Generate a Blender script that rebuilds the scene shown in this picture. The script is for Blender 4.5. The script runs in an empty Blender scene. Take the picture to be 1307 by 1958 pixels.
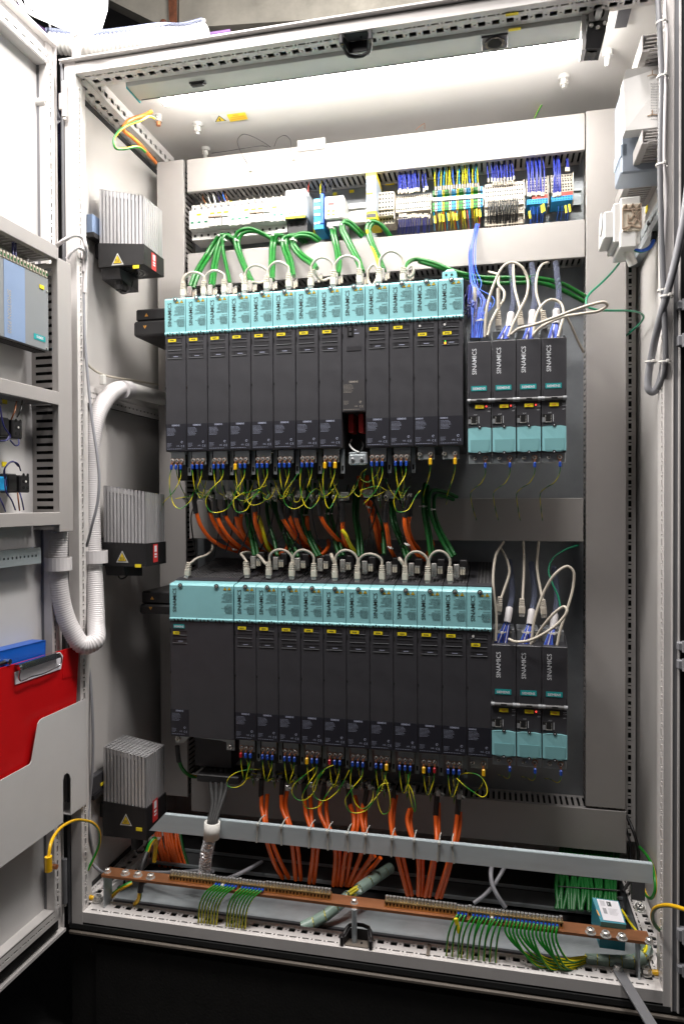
import bpy, math, random
from mathutils import Vector, Matrix
random.seed(7)
sc = bpy.context.scene
COL = sc.collection
PI = math.pi
# ------------------------------------------------------------------ camera
FPX, CPX, CPY = 1333.4, 653.5, 979.0
CAM = Vector((0.0, -1.27, 1.1))
_y, _p, _r = (math.radians(a) for a in (12.437, 0.736, -0.2214))
_rt = Vector((math.cos(_y), math.sin(_y), 0)); _fw = Vector((-math.sin(_y), math.cos(_y), 0)); _up = Vector((0, 0, 1))
_f2 = _fw*math.cos(_p) - _up*math.sin(_p); _u2 = _up*math.cos(_p) + _fw*math.sin(_p)
_r3 = _rt*math.cos(_r) + _u2*math.sin(_r); _u3 = _u2*math.cos(_r) - _rt*math.sin(_r)
cd = bpy.data.cameras.new('camera'); cam = bpy.data.objects.new('camera', cd); COL.objects.link(cam)
cd.sensor_fit = 'VERTICAL'; cd.sensor_height = 36.0; cd.lens = FPX/1958*36.0; cd.clip_start = .02; cd.clip_end = 60
cam.matrix_world = Matrix(((_r3.x, _u3.x, -_f2.x, CAM.x), (_r3.y, _u3.y, -_f2.y, CAM.y), (_r3.z, _u3.z, -_f2.z, CAM.z), (0, 0, 0, 1)))
sc.camera = cam
def ray(px, py): return _r3*((px-CPX)/FPX) - _u3*((py-CPY)/FPX) + _f2
def P(px, py, Y): d = ray(px, py); return CAM + d*((Y-CAM.y)/d.y)        # point of the plane y = Y that a measured point of the photograph shows
def PX(px, py, X): d = ray(px, py); return CAM + d*((X-CAM.x)/d.x)
def PZ(px, py, Z): d = ray(px, py); return CAM + d*((Z-CAM.z)/d.z)
# ------------------------------------------------------------------ light
w = bpy.data.worlds.new('World'); sc.world = w; w.use_nodes = True
w.node_tree.nodes['Background'].inputs[0].default_value = (.8, .85, 1, 1)
w.node_tree.nodes['Background'].inputs[1].default_value = .02
sc.view_settings.view_transform = 'Standard'; sc.view_settings.look = 'None'; sc.view_settings.gamma = 1; sc.view_settings.exposure = 0.0
sc.view_settings.use_curve_mapping = False
def area_light(name, loc, target, sx, sy, power, col, spread=None):
    l = bpy.data.lights.new(name, 'AREA'); l.shape = 'RECTANGLE'; l.size = sx; l.size_y = sy; l.energy = power; l.color = col
    if spread: l.spread = spread
    o = bpy.data.objects.new(name, l); COL.objects.link(o); o.location = loc
    o.rotation_euler = (Vector(target)-Vector(loc)).to_track_quat('-Z', 'Y').to_euler(); return o
area_light('tube_light', (-.27, .128, 1.935), (-.27, .24, 1.2), .95, .03, 3.0, (1, .955, .90))
area_light('hall_lamp_light', (-.72, -.46, 2.34), (-.05, .2, 1.2), .40, .2, 19.0, (1, .96, .93))
area_light('far_fill_light', (.75, -2.3, 2.9), (-.3, .2, 1.0), 1.0, .5, 2.0, (1, .96, .93))  # added soft fill from behind the camera, stands for no known lamp
area_light('hall_ceiling_light', (.12, -.27, 2.75), (-.35, -.06, .8), .6, .25, 36.0, (1, .96, .94))
sc.cycles.use_denoising = True
sc.cycles.max_bounces = 6; sc.cycles.diffuse_bounces = 3; sc.cycles.glossy_bounces = 3; sc.cycles.transmission_bounces = 4; sc.cycles.transparent_max_bounces = 6
# ------------------------------------------------------------------ materials
def lin(c):
    return tuple((v/255/12.92 if v <= 10 else ((v/255+.055)/1.055)**2.4) for v in c)
MATS = {}
def mat(name, rgb, rough=.5, metal=0.0, var=.0, vs=20.0, bump=0.0, bs=300.0, emit=None, es=1.0, trans=0.0, ior=1.45, coat=0.0, stretch=None, dirt=0.0, alpha=1.0):
    m = bpy.data.materials.new(name); m.use_nodes = True; nt = m.node_tree; b = nt.nodes['Principled BSDF']
    c = lin(rgb) if max(rgb) > 1.01 else tuple(rgb)
    b.inputs['Base Color'].default_value = (*c, 1); b.inputs['Roughness'].default_value = rough; b.inputs['Metallic'].default_value = metal
    if coat: b.inputs['Coat Weight'].default_value = coat
    if trans: b.inputs['Transmission Weight'].default_value = trans; b.inputs['IOR'].default_value = ior
    if alpha < 1: b.inputs['Alpha'].default_value = alpha
    if emit: b.inputs['Emission Color'].default_value = (*emit, 1); b.inputs['Emission Strength'].default_value = es
    tc = nt.nodes.new('ShaderNodeTexCoord'); src = tc.outputs['Object']
    if stretch:
        mp = nt.nodes.new('ShaderNodeMapping'); mp.inputs['Scale'].default_value = stretch; nt.links.new(src, mp.inputs[0]); src = mp.outputs[0]
    if var or dirt:
        n = nt.nodes.new('ShaderNodeTexNoise'); n.inputs['Scale'].default_value = vs; n.inputs['Detail'].default_value = 6; n.inputs['Roughness'].default_value = .65
        nt.links.new(src, n.inputs['Vector'])
        mr = nt.nodes.new('ShaderNodeMapRange'); mr.inputs[1].default_value = .3; mr.inputs[2].default_value = .7; mr.inputs[3].default_value = 1-var; mr.inputs[4].default_value = 1+var*.6
        nt.links.new(n.outputs[0], mr.inputs[0])
        mx = nt.nodes.new('ShaderNodeMix'); mx.data_type = 'RGBA'; mx.blend_type = 'MULTIPLY'; mx.inputs[0].default_value = 1
        mx.inputs[6].default_value = (*c, 1); nt.links.new(mr.outputs[0], mx.inputs[7]); out = mx.outputs[2]
        if dirt:
            n2 = nt.nodes.new('ShaderNodeTexNoise'); n2.inputs['Scale'].default_value = vs*.35; n2.inputs['Detail'].default_value = 8; n2.inputs['Roughness'].default_value = .75
            nt.links.new(src, n2.inputs['Vector'])
            r2 = nt.nodes.new('ShaderNodeMapRange'); r2.inputs[1].default_value = .54; r2.inputs[2].default_value = .72; r2.inputs[4].default_value = dirt; nt.links.new(n2.outputs[0], r2.inputs[0])
            m2 = nt.nodes.new('ShaderNodeMix'); m2.data_type = 'RGBA'; nt.links.new(r2.outputs[0], m2.inputs[0]); nt.links.new(out, m2.inputs[6]); m2.inputs[7].default_value = (.09, .07, .05, 1); out = m2.outputs[2]
        nt.links.new(out, b.inputs['Base Color'])
        rr = nt.nodes.new('ShaderNodeMapRange'); rr.inputs[3].default_value = max(.05, rough-.1); rr.inputs[4].default_value = min(1, rough+.12); nt.links.new(n.outputs[0], rr.inputs[0]); nt.links.new(rr.outputs[0], b.inputs['Roughness'])
    if bump:
        n = nt.nodes.new('ShaderNodeTexNoise'); n.inputs['Scale'].default_value = bs; n.inputs['Detail'].default_value = 3; nt.links.new(src, n.inputs['Vector'])
        bp = nt.nodes.new('ShaderNodeBump'); bp.inputs['Strength'].default_value = bump; bp.inputs['Distance'].default_value = .002
        nt.links.new(n.outputs[0], bp.inputs['Height']); nt.links.new(bp.outputs[0], b.inputs['Normal'])
    MATS[name] = m; return m
mat('paint', (.60, .575, .555), .42, var=.04, vs=9, bump=.12, bs=900)            # light grey powder coat
mat('paint_rail', (.67, .64, .62), .4, var=.07, vs=14, bump=.08, bs=700, dirt=.10)
mat('paint_door', (.61, .595, .585), .45, var=.05, vs=6, bump=.12, bs=900)
mat('housing', (.58, .59, .56), .45, var=.04, vs=8)
mat('duct', (.37, .348, .335), .42, var=.05, vs=6, bump=.06, bs=600)              # stone grey pvc
mat('duct_dark', (.10, .095, .09), .6)  # shaded copy of the duct grey for the duct inside
mat('zinc', (.44, .48, .50), .38, .45, var=.16, vs=14, bump=.05, bs=200, stretch=(1, 1, 3), dirt=.05)
mat('galvanised', (.50, .57, .60), .4, .25, var=.12, vs=10, stretch=(.6, 1, 3))
mat('tie_clear', (.42, .43, .40), .4)
mat('grey_blue', (.28, .32, .38), .4)
mat('zinc_plate', (.34, .36, .38), .42, .55, var=.16, vs=10, bump=.05, bs=200)
mat('steel', (.62, .61, .59), .3, .7, var=.1, vs=60)
mat('nickel', (.72, .70, .66), .25, .65, var=.2, vs=120)
mat('alu', (.66, .65, .66), .38, .6, var=.22, vs=55, stretch=(1, 1, .12), bump=.05, bs=200)
mat('copper', (.62, .27, .13), .42, .85, var=.22, vs=25, dirt=.15, stretch=(.4, 1, 1))
mat('brass', (.55, .38, .16), .35, .9, var=.2, vs=60)
mat('charcoal', (.046, .045, .051), .42, var=.10, vs=30, bump=.18, bs=1300)
mat('charcoal_edge', (.040, .038, .041), .5)
mat('charcoal_slot', (.035, .034, .038), .35)
mat('grille', (.10, .098, .10), .5, var=.1, vs=60)
mat('label_dark', (.013, .013, .020), .5)
mat('print_blue', (.42, .45, .58), .5)
mat('print_pale', (.42, .38, .33), .5)
mat('print_white', (.75, .77, .80), .5)
mat('print_black', (.02, .03, .03), .5)
mat('teal', (.27, .58, .61), .42, var=.05, vs=25, bump=.06, bs=900)
mat('teal_dark', (.20, .43, .45), .4, var=.04, vs=25)
mat('teal_logo', (.01, .32, .33), .4)
mat('yellow_tag', (.88, .70, .02), .45, var=.08, vs=60)
mat('yellow_warn', (.80, .56, .02), .45)
mat('orange_warn', (.75, .33, .03), .5)
mat('black', (.014, .013, .014), .45, var=.2, vs=30, bump=.08, bs=700)
mat('black_gloss', (.012, .012, .013), .2)
mat('void', (.004, .004, .004), .9)  # near black that paints the shade inside holes, slots and gaps
mat('rubber', (.02, .02, .02), .7)
mat('gasket', (.18, .18, .19), .55)
mat('white_plastic', (.66, .65, .63), .35, var=.03, vs=30)
mat('white_tie', (.72, .70, .66), .4)
mat('hose', (.66, .63, .63), .36, var=.05, vs=15)
mat('beige', (.60, .54, .44), .42, var=.08, vs=60)
mat('beige_dark', (.40, .30, .22), .5, var=.06, vs=60)
mat('patch', (.52, .47, .39), .42, var=.06, vs=30)
mat('patch_boot', (.62, .56, .47), .42, var=.10, vs=70)
mat('green_cable', (.004, .115, .012), .34, var=.12, vs=30)
mat('green_dark', (.003, .10, .014), .4, var=.1, vs=30)
mat('green_teal', (.004, .22, .11), .35)
mat('wire_green', (.01, .20, .015), .4)
mat('wire_yellow', (.74, .62, .01), .4)
mat('wire_amber', (.80, .46, .01), .4)
mat('wire_blue', (.025, .04, .33), .4)
mat('wire_bright', (.03, .13, .62), .4)
mat('wire_navy', (.012, .012, .10), .4)
mat('wire_black', (.02, .02, .02), .4)
mat('wire_brown', (.22, .07, .02), .4)
mat('wire_white', (.65, .65, .63), .4)
mat('lug_blue', (.01, .06, .38), .35)
mat('lug_yellow', (.85, .48, .01), .35)
mat('lug_red', (.45, .01, .02), .35)
mat('sky_blue', (.02, .30, .62), .35)
mat('red_block', (.50, .06, .04), .4)
mat('orange_cable', (.86, .125, .008), .42, var=.14, vs=25)
mat('orange_lamp', (.80, .22, .02), .42)
mat('violet', (.20, .10, .28), .5)
mat('grey_cable', (.28, .28, .30), .4, var=.06, vs=25)
mat('grey_dark', (.16, .16, .17), .45)
mat('led_red', (.8, .05, .04), .4, emit=(1, .08, .06), es=1.5)
mat('led_green', (.1, .7, .1), .4, emit=(.1, 1, .1), es=1.2)
mat('led_orange', (.9, .4, .05), .4, emit=(1, .35, .02), es=2)
mat('red_display', (.3, .05, .05), .3, emit=(.8, .12, .10), es=.6)
mat('red', (.55, .004, .006), .38, var=.05, vs=12)
mat('red_label', (.62, .04, .04), .4)
mat('blue_binder', (.005, .10, .50), .35, var=.08, vs=8)
mat('paper', (.72, .70, .74), .6, var=.03, vs=10)
mat('chrome', (.75, .74, .76), .15, 1)
mat('box_grey', (.23, .24, .25), .4, var=.04, vs=20, bump=.05, bs=800)
mat('box_blue', (.22, .30, .46), .4, var=.03, vs=20)
mat('pale_blue', (.42, .50, .60), .4)
mat('teal_box', (.005, .20, .27), .4, var=.05, vs=20)
mat('wrap', (.24, .33, .28), .3, var=.12, vs=40)
mat('clear_wrap', (.42, .46, .62), .15, trans=.88, ior=1.12)
mat('foil', (.78, .78, .80), .25, .5, var=.3, vs=150, bump=.3, bs=260)
mat('tube_glow', (1, 1, 1), .4, emit=(1, .97, .92), es=75)
mat('lamp_rim', (1, 1, 1), .4, emit=(1, .96, .9), es=1.3)  # rim given its own glow in place of the lamp glare on it
mat('lamp_glow', (1, 1, 1), .4, emit=(1, .98, .97), es=6)
mat('floor_back_shade', (.07, .072, .075), .5, var=.2, vs=12)  # rear floor plate, shade put into its colour
mat('plinth', (.012, .011, .010), .7, var=.3, vs=20, bump=.3, bs=200)
mat('lip', (.17, .145, .12), .5, var=.25, vs=20, stretch=(.2, 1, 1), dirt=.4)
mat('old_ceiling', (.50, .47, .40), .7, var=.35, vs=4, dirt=.5, bump=.4, bs=60)
mat('rust', (.28, .10, .05), .8, var=.5, vs=40, bump=.5, bs=150)
mat('dark_film', (.015, .014, .03), .25, var=.5, vs=12, bump=1.0, bs=30)
mat('floor_dark', (.02, .02, .02), .85, var=.4, vs=30, bump=.5, bs=200)
mat('room_wall', (.10, .095, .09), .8, var=.3, vs=3)
# ------------------------------------------------------------------ mesh builder
class MB:
    def __init__(s): s.v = []; s.f = []; s.m = []; s.s = []; s.names = []
    def mi(s, m):
        if m not in s.names: s.names.append(m)
        return s.names.index(m)
    def add(s, vs, fs, m, smooth=False):
        o = len(s.v); k = s.mi(m); s.v += [Vector(a) for a in vs]
        for f in fs: s.f.append([i+o for i in f]); s.m.append(k); s.s.append(smooth)
    def box(s, x0, x1, y0, y1, z0, z1, m, b=0.0):
        if x0 > x1: x0, x1 = x1, x0
        if y0 > y1: y0, y1 = y1, y0
        if z0 > z1: z0, z1 = z1, z0
        s.obox(Vector(((x0+x1)/2, (y0+y1)/2, (z0+z1)/2)), Vector((1, 0, 0)), Vector((0, 1, 0)), Vector((0, 0, 1)), (x1-x0)/2, (y1-y0)/2, (z1-z0)/2, m, b)
    def obox(s, c, ax, ay, az, hx, hy, hz, m, b=0.0):
        c = Vector(c)
        if b <= 0:
            vs = [c+ax*(hx*i)+ay*(hy*j)+az*(hz*k) for i in (-1, 1) for j in (-1, 1) for k in (-1, 1)]
            s.add(vs, [(0, 1, 3, 2), (4, 6, 7, 5), (0, 4, 5, 1), (2, 3, 7, 6), (0, 2, 6, 4), (1, 5, 7, 3)], m); return
        b = min(b, hx*.9, hy*.9, hz*.9); vs = []; H = (hx, hy, hz); idx = {}
        for i in (-1, 1):
            for j in (-1, 1):
                for k in (-1, 1):
                    for a in range(3):                       # vertex on face of axis a
                        d = [hx-b, hy-b, hz-b]; d[a] = H[a]
                        idx[(i, j, k, a)] = len(vs); vs.append(c+ax*(i*d[0])+ay*(j*d[1])+az*(k*d[2]))
        fs = []
        q = ((-1, -1), (1, -1), (1, 1), (-1, 1))
        for sg in (-1, 1):
            for a in range(3):
                f = []
                for u, v in q:
                    t = [u, v]; t.insert(a, sg); f.append(idx[(*t, a)])
                fs.append(f)
        for a in range(3):                                  # edges along axis a
            o1, o2 = [t for t in range(3) if t != a]
            for u, v in q:
                def key(e, face):
                    t = [0, 0, 0]; t[a] = e; t[o1] = u; t[o2] = v; return idx[(*t, face)]
                fs.append([key(-1, o1), key(1, o1), key(1, o2), key(-1, o2)])
        for i in (-1, 1):
            for j in (-1, 1):
                for k in (-1, 1): fs.append([idx[(i, j, k, a)] for a in range(3)])
        s.add(vs, fs, m)
    def prism(s, pts, vec, m, smooth=False):                # closed polygon swept along vec
        n = len(pts); vec = Vector(vec); vs = [Vector(p) for p in pts]; vs += [p+vec for p in vs]
        s.add(vs, [list(range(n)), list(range(2*n-1, n-1, -1))], m)
        s.add(vs, [(i, (i+1) % n, (i+1) % n+n, i+n) for i in range(n)], m, smooth)
    def quad(s, a, b, c, d, m): s.add([a, b, c, d], [(0, 1, 2, 3)], m)
    def poly(s, pts, m): s.add(pts, [list(range(len(pts)))], m)
    def cyl(s, p0, p1, r, m, n=12, r1=None, cap=True, smooth=True):
        p0, p1 = Vector(p0), Vector(p1); d = (p1-p0).normalized(); r1 = r if r1 is None else r1
        a = d.orthogonal().normalized(); b = d.cross(a)
        vs = [p0+(a*math.cos(2*PI*i/n)+b*math.sin(2*PI*i/n))*r for i in range(n)] + [p1+(a*math.cos(2*PI*i/n)+b*math.sin(2*PI*i/n))*r1 for i in range(n)]
        s.add(vs, [(i, (i+1) % n, (i+1) % n+n, i+n) for i in range(n)], m, smooth)
        if cap: s.add(vs, [list(range(n-1, -1, -1)), list(range(n, 2*n))], m)
    def tube(s, pts, r, m, n=8, res=6, stripe=None, spin=.6, cap=True, ring=None):
        pts = smooth_path(pts, res); N = len(pts)
        t = (pts[1]-pts[0]).normalized(); a = t.orthogonal().normalized(); vs = []; L = 0
        for i, p in enumerate(pts):
            t2 = (pts[min(i+1, N-1)]-pts[max(i-1, 0)])
            if t2.length > 1e-9: t = t2.normalized()
            a = (a-t*a.dot(t)); a = a.normalized() if a.length > 1e-6 else t.orthogonal().normalized(); b = t.cross(a)
            if i: L += (p-pts[i-1]).length
            rr = r if ring is None else r*(1+ring[1]*(1 if (int(L/ring[0]) % 2) else 0))
            ph = L*spin/(r*8) if stripe else 0
            vs += [p+(a*math.cos(2*PI*k/n+ph)+b*math.sin(2*PI*k/n+ph))*rr for k in range(n)]
        fs = [(i*n+k, i*n+(k+1) % n, (i+1)*n+(k+1) % n, (i+1)*n+k) for i in range(N-1) for k in range(n)]
        if stripe:
            SN = (0, 1, 2, 3) if n == 8 else (0, 1, 2)
            s.add(vs, [f for q, f in enumerate(fs) if (q % n) not in SN], m, True); o = len(s.v)-len(vs); k = s.mi(stripe)
            for q, f in enumerate(fs):
                if (q % n) in SN: s.f.append([i+o for i in f]); s.m.append(k); s.s.append(True)
        else: s.add(vs, fs, m, True)
        if cap: s.add(vs, [list(range(n-1, -1, -1)), list(range((N-1)*n, N*n))], m)
    def corrug(s, pts, r, m, pitch=.0052, amp=.11, n=20, sub=3, jit=0):
        pts = smooth_path(pts, 14); L = [0]
        for i in range(1, len(pts)): L.append(L[-1]+(pts[i]-pts[i-1]).length)
        tot = L[-1]; N = int(tot/pitch*sub); q = []; j = 0
        for i in range(N+1):
            d = tot*i/N
            while j < len(L)-2 and L[j+1] < d: j += 1
            u = (d-L[j])/max(1e-9, L[j+1]-L[j]); q.append(pts[j].lerp(pts[j+1], u))
        t = (q[1]-q[0]).normalized(); a = t.orthogonal().normalized(); vs = []
        for i, p in enumerate(q):
            t = (q[min(i+2, N)]-q[max(i-2, 0)]).normalized(); a = (a-t*a.dot(t)).normalized(); b = t.cross(a)
            rr = r*(1-amp*(1 if i % sub == 0 else 0))
            vs += [p+(a*math.cos(2*PI*k/n)+b*math.sin(2*PI*k/n))*rr for k in range(n)]
        if jit: jr = random.Random(5); vs = [v+V((jr.uniform(-1, 1), jr.uniform(-1, 1), jr.uniform(-1, 1)))*jit for v in vs]
        s.add(vs, [(i*n+k, i*n+(k+1) % n, (i+1)*n+(k+1) % n, (i+1)*n+k) for i in range(N) for k in range(n)], m, not jit)
    def sphere(s, c, r, m, n=10, sz=1.0):
        c = Vector(c); vs = []; k = n//2
        for j in range(1, k):
            th = PI*j/k
            vs += [c+Vector((math.sin(th)*math.cos(2*PI*i/n)*r, math.sin(th)*math.sin(2*PI*i/n)*r, math.cos(th)*r*sz)) for i in range(n)]
        vs += [c+Vector((0, 0, r*sz)), c-Vector((0, 0, r*sz))]; T = len(vs)-2
        fs = [((j*n+i), (j*n+(i+1) % n), ((j+1)*n+(i+1) % n), (j+1)*n+i) for j in range(k-2) for i in range(n)]
        fs += [(T, i, (i+1) % n) for i in range(n)] + [(T+1, (k-2)*n+(i+1) % n, (k-2)*n+i) for i in range(n)]
        s.add(vs, fs, m, True)
    def text(s, txt, o, xd, yd, size, m, align='LEFT', off=None, sx=1.0):
        me = text_mesh(txt, align); o = Vector(o); xd = Vector(xd).normalized(); yd = Vector(yd).normalized()
        s.add([o+xd*(v[0]*size*sx)+yd*(v[1]*size) for v in me[0]], me[1], m)
    def perf(s, o, u, v, L, W, rows, m, depth=.003, back=None):
        """sheet with real openings: rows = (v0, v1, [(u0, u1), ...]); returns are cut inwards along the normal"""
        o, u, v = Vector(o), Vector(u), Vector(v); nrm = u.cross(v)*depth; cur = 0
        def q(u0, u1, v0, v1): s.quad(o+u*u0+v*v0, o+u*u1+v*v0, o+u*u1+v*v1, o+u*u0+v*v1, m)
        for v0, v1, hs in sorted(rows):
            if v0 > cur: q(0, L, cur, v0)
            x = 0
            for a, b in hs:
                if b > L: break
                q(x, a, v0, v1); x = b
                c = [o+u*a+v*v0, o+u*b+v*v0, o+u*b+v*v1, o+u*a+v*v1]
                for i in range(4): s.quad(c[i], c[(i+1) % 4], c[(i+1) % 4]+nrm, c[i]+nrm, m)
            q(x, L, v0, v1); cur = v1
        if cur < W: q(0, L, cur, W)
        if back: s.quad(o+nrm*3, o+u*L+nrm*3, o+u*L+v*W+nrm*3, o+v*W+nrm*3, back)
    def build(s, name, parent=None, org=None):
        me = bpy.data.meshes.new(name)
        o = bpy.data.objects.new(name, me); COL.objects.link(o)
        base = Vector((0, 0, 0))
        if parent is not None:
            o.parent = parent; q = parent
            while q is not None: base += Vector(q.location); q = q.parent
        if org is not None: o.location = Vector(org)-base; base = Vector(org)
        me.from_pydata([tuple(a-base) for a in s.v], [], s.f)
        for nm in s.names: me.materials.append(MATS[nm])
        me.polygons.foreach_set('material_index', s.m); me.polygons.foreach_set('use_smooth', s.s); me.update()
        return o
def smooth_path(pts, res):
    pts = [Vector(p) for p in pts]
    if len(pts) < 3 or res < 2:
        return pts
    out = []; n = len(pts)
    for i in range(n-1):
        p0 = pts[i-1] if i else pts[0]*2-pts[1]; p1 = pts[i]; p2 = pts[i+1]; p3 = pts[i+2] if i+2 < n else pts[-1]*2-pts[-2]
        d1 = max(1e-5, (p1-p0).length**.5); d2 = max(1e-5, (p2-p1).length**.5); d3 = max(1e-5, (p3-p2).length**.5)
        m1 = (p2-p0)/(d1+d2) - (p1-p0)/d1 + (p2-p1)/d2; m2 = (p3-p1)/(d2+d3) - (p2-p1)/d2 + (p3-p2)/d3
        m1 = (p1-p0)/d1 - (p2-p0)/(d1+d2) + (p2-p1)/d2; m2 = (p2-p1)/d2 - (p3-p1)/(d2+d3) + (p3-p2)/d3
        m1 *= d2; m2 *= d2
        for k in range(res):
            t = k/res; t2 = t*t; t3 = t2*t
            out.append(p1*(2*t3-3*t2+1)+m1*(t3-2*t2+t)+p2*(-2*t3+3*t2)+m2*(t3-t2))
    out.append(pts[-1]); return out
_TX = {}
def text_mesh(txt, align):
    k = (txt, align)
    if k not in _TX:
        c = bpy.data.curves.new('lettering', 'FONT'); c.body = txt; c.size = 1; c.align_x = align; c.resolution_u = 2; c.offset = .022 if txt == 'SIEMENS' else (.006 if txt == 'SINAMICS' else 0)
        o = bpy.data.objects.new('lettering', c); COL.objects.link(o)
        me = o.to_mesh(); _TX[k] = ([tuple(v.co) for v in me.vertices], [list(p.vertices) for p in me.polygons]); o.to_mesh_clear()
        bpy.data.objects.remove(o); bpy.data.curves.remove(c)
    return _TX[k]
def tag(o, label=None, cat=None, group=None, kind=None):
    if label: o['label'] = label
    if cat: o['category'] = cat
    if group: o['group'] = group
    if kind: o['kind'] = kind
    return o
def thing(name, label, cat, loc=(0, 0, 0), group=None):
    o = bpy.data.objects.new(name, None); COL.objects.link(o); o.location = loc; o.empty_display_size = .02
    return tag(o, label, cat, group)
def kids(o): return [c for c in bpy.data.objects if c.parent == o]
def copy_thing(root, delta, label, group=None, skip=()):
    def cp(o, par):
        c = o.copy(); COL.objects.link(c)
        if par is not None: c.parent = par
        for k in TREE.get(o.name, []): cp(k, c)
        return c
    r = cp(root, None); r.location = Vector(root.location)+Vector(delta); tag(r, label, None, group); return r
TREE = {}
def index_tree(*roots):
    for o in bpy.data.objects:
        if o.parent is not None and o not in TREE.get(o.parent.name, []): TREE.setdefault(o.parent.name, []).append(o)
ORD = ['leftmost', 'second', 'third', 'fourth', 'fifth', 'sixth', 'seventh', 'eighth', 'ninth', 'tenth', 'eleventh', 'twelfth', 'thirteenth', 'fourteenth', 'fifteenth', 'sixteenth', 'seventeenth', 'eighteenth', 'nineteenth', 'twentieth', 'twenty-first', 'twenty-second', 'twenty-third', 'twenty-fourth', 'twenty-fifth', 'twenty-sixth', 'twenty-seventh', 'twenty-eighth', 'twenty-ninth', 'thirtieth', 'thirty-first', 'thirty-second', 'thirty-third', 'thirty-fourth', 'thirty-fifth', 'thirty-sixth']
def ordn(i, n=None): return 'leftmost' if i == 0 else ('rightmost' if n and i == n-1 else ORD[i]+' from left')
V = Vector; X1, Y1, Z1 = V((1, 0, 0)), V((0, 1, 0)), V((0, 0, 1))
def wire(name, label, cat, pts, r, m, group=None, stripe=None, n=8, res=6, extra=None, spin=.6):
    """one cable or wire; pts are (px, py, depth) measured on the photograph or world vectors"""
    q = [p if isinstance(p, Vector) else P(*p) for p in pts]
    org = q[0]
    if extra:
        root = thing(name, label, cat, org, group); b = MB(); b.tube(q, r, m, n, res, stripe, spin); b.build('jacket', root)
        for nm, fn in extra: e = MB(); fn(e, q); e.build(nm, root)
        return root
    b = MB(); b.tube(q, r, m, n, res, stripe, spin); o = b.build(name, None, org); return tag(o, label, cat, group)
# ================================================================== ROOM
b = MB(); b.box(-4, 3, -4, 2.5, -.05, 0, 'floor_dark'); tag(b.build('floor'), kind='structure')
b = MB(); b.box(-4, 3, 1.6, 1.7, 0, 3.6, 'room_wall'); tag(b.build('wall'), kind='structure')
# stained ceiling slabs over the cabinet
b = MB()
b.prism([P(205, -60, .75), P(340, -60, .75), P(337, 46, .75), P(318, 54, .75), P(150, -30, .75)], (0, .06, .0), 'old_ceiling')
b.prism([P(344, -160, .75), P(1500, -160, .75), P(1500, -52, .75), P(850, 0, .75), P(610, 36, .75), P(342, 54, .75)], (0, .06, 0), 'old_ceiling')
b.prism([P(323, -60, .747), P(338, -60, .747), P(339, 54, .747), P(333, 60, .747), P(326, 40, .747)], (0, -.01, 0), 'rust')
b.sphere(P(313, 45, .735), .012, 'rust', 8); b.build('ceiling'); tag(bpy.data.objects['ceiling'], kind='structure')
b = MB(); r2 = random.Random(3); g = []; nx, ny = 60, 5
for j in range(ny):
    for i in range(nx):
        g.append(V((-1.5+2.6*i/(nx-1)+r2.uniform(-.01, .01), .66+r2.uniform(-.03, .03), 2.08+.30*j/(ny-1)+r2.uniform(-.02, .02))))
b.add(g, [(j*nx+i, j*nx+i+1, (j+1)*nx+i+1, (j+1)*nx+i) for j in range(ny-1) for i in range(nx-1)], 'dark_film', False)
tag(b.build('plastic_film'), 'crumpled dark plastic film hanging behind the top of the cabinet', 'film')
# bulkhead lamp at the top left, outside the cabinet
lp = thing('bulkhead_lamp', 'glaring rectangular lamp hanging above the open door at the top left', 'lamp', P(110, 0, -.05))
b = MB(); zc = P(110, 0, -.05).z
c0 = [P(30, -60, -.05), P(50, 12, -.05), P(95, 36, -.05), P(150, 54, -.05), P(178, 50, -.05), P(190, 10, -.05), P(192, -60, -.05)]
b.prism(c0, (0, .03, .012), 'lamp_glow'); b.build('diffuser', lp)
b = MB(); b.tube([P(28, -20, -.045), P(46, 15, -.045), P(93, 40, -.045), P(150, 60, -.045), P(184, 57, -.045), P(198, 12, -.045), P(199, -40, -.045)], .004, 'lamp_rim', 8); b.build('rim', lp)
# ================================================================== CABINET
ZB, ZT, XL, XR = .265, 1.968, -.826, .277
cab = thing('switch_cabinet', 'tall light grey switch cabinet standing open with all its equipment inside', 'cabinet', (-.27, .25, .1))
def part(name, fn, parent=cab, kind=None, label=None):
    m = MB(); fn(m); o = m.build(name, parent)
    if kind: o['kind'] = kind
    if label: o['label'] = label
    return o
# shell
part('mounting_plate', lambda m: m.box(-.815, .272, .42, .423, .33, 1.93, 'zinc_plate'))
part('rear_panel', lambda m: m.box(-.875, .325, .50, .503, .2, 2.0, 'paint'))
part('side_panel', lambda m: m.box(-.863, -.860, .045, .50, .21, 2.0, 'paint'))
part('side_panel', lambda m: m.box(.310, .313, .045, .50, .21, 2.0, 'paint'))
part('roof_panel', lambda m: m.box(-.87, .32, .01, .50, 1.999, 2.003, 'paint'))
def floorp(m):
    m.box(-.86, .31, .105, .20, .232, .236, 'zinc'); m.box(-.86, .31, .06, .10, .200, .204, 'black')
    m.box(-.86, .31, .27, .33, .228, .232, 'floor_back_shade'); m.box(-.86, .31, .262, .268, .232, .238, 'zinc'); m.box(-.86, .31, .345, .50, .228, .232, 'black'); m.box(-.86, .31, .334, .338, .232, .238, 'zinc')  # rear plates coloured darker than the front to carry the shade there
    m.box(-.86, .31, .07, .50, .16, .165, 'void'); m.box(-.86, .31, .098, .101, .20, .236, 'charcoal_edge')
part('floor_plate', floorp)
part('floor_gasket', lambda m: (m.box(-.86, .31, .20, .26, .222, .227, 'black'), m.box(-.86, .31, .33, .345, .222, .227, 'rubber')))
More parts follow.
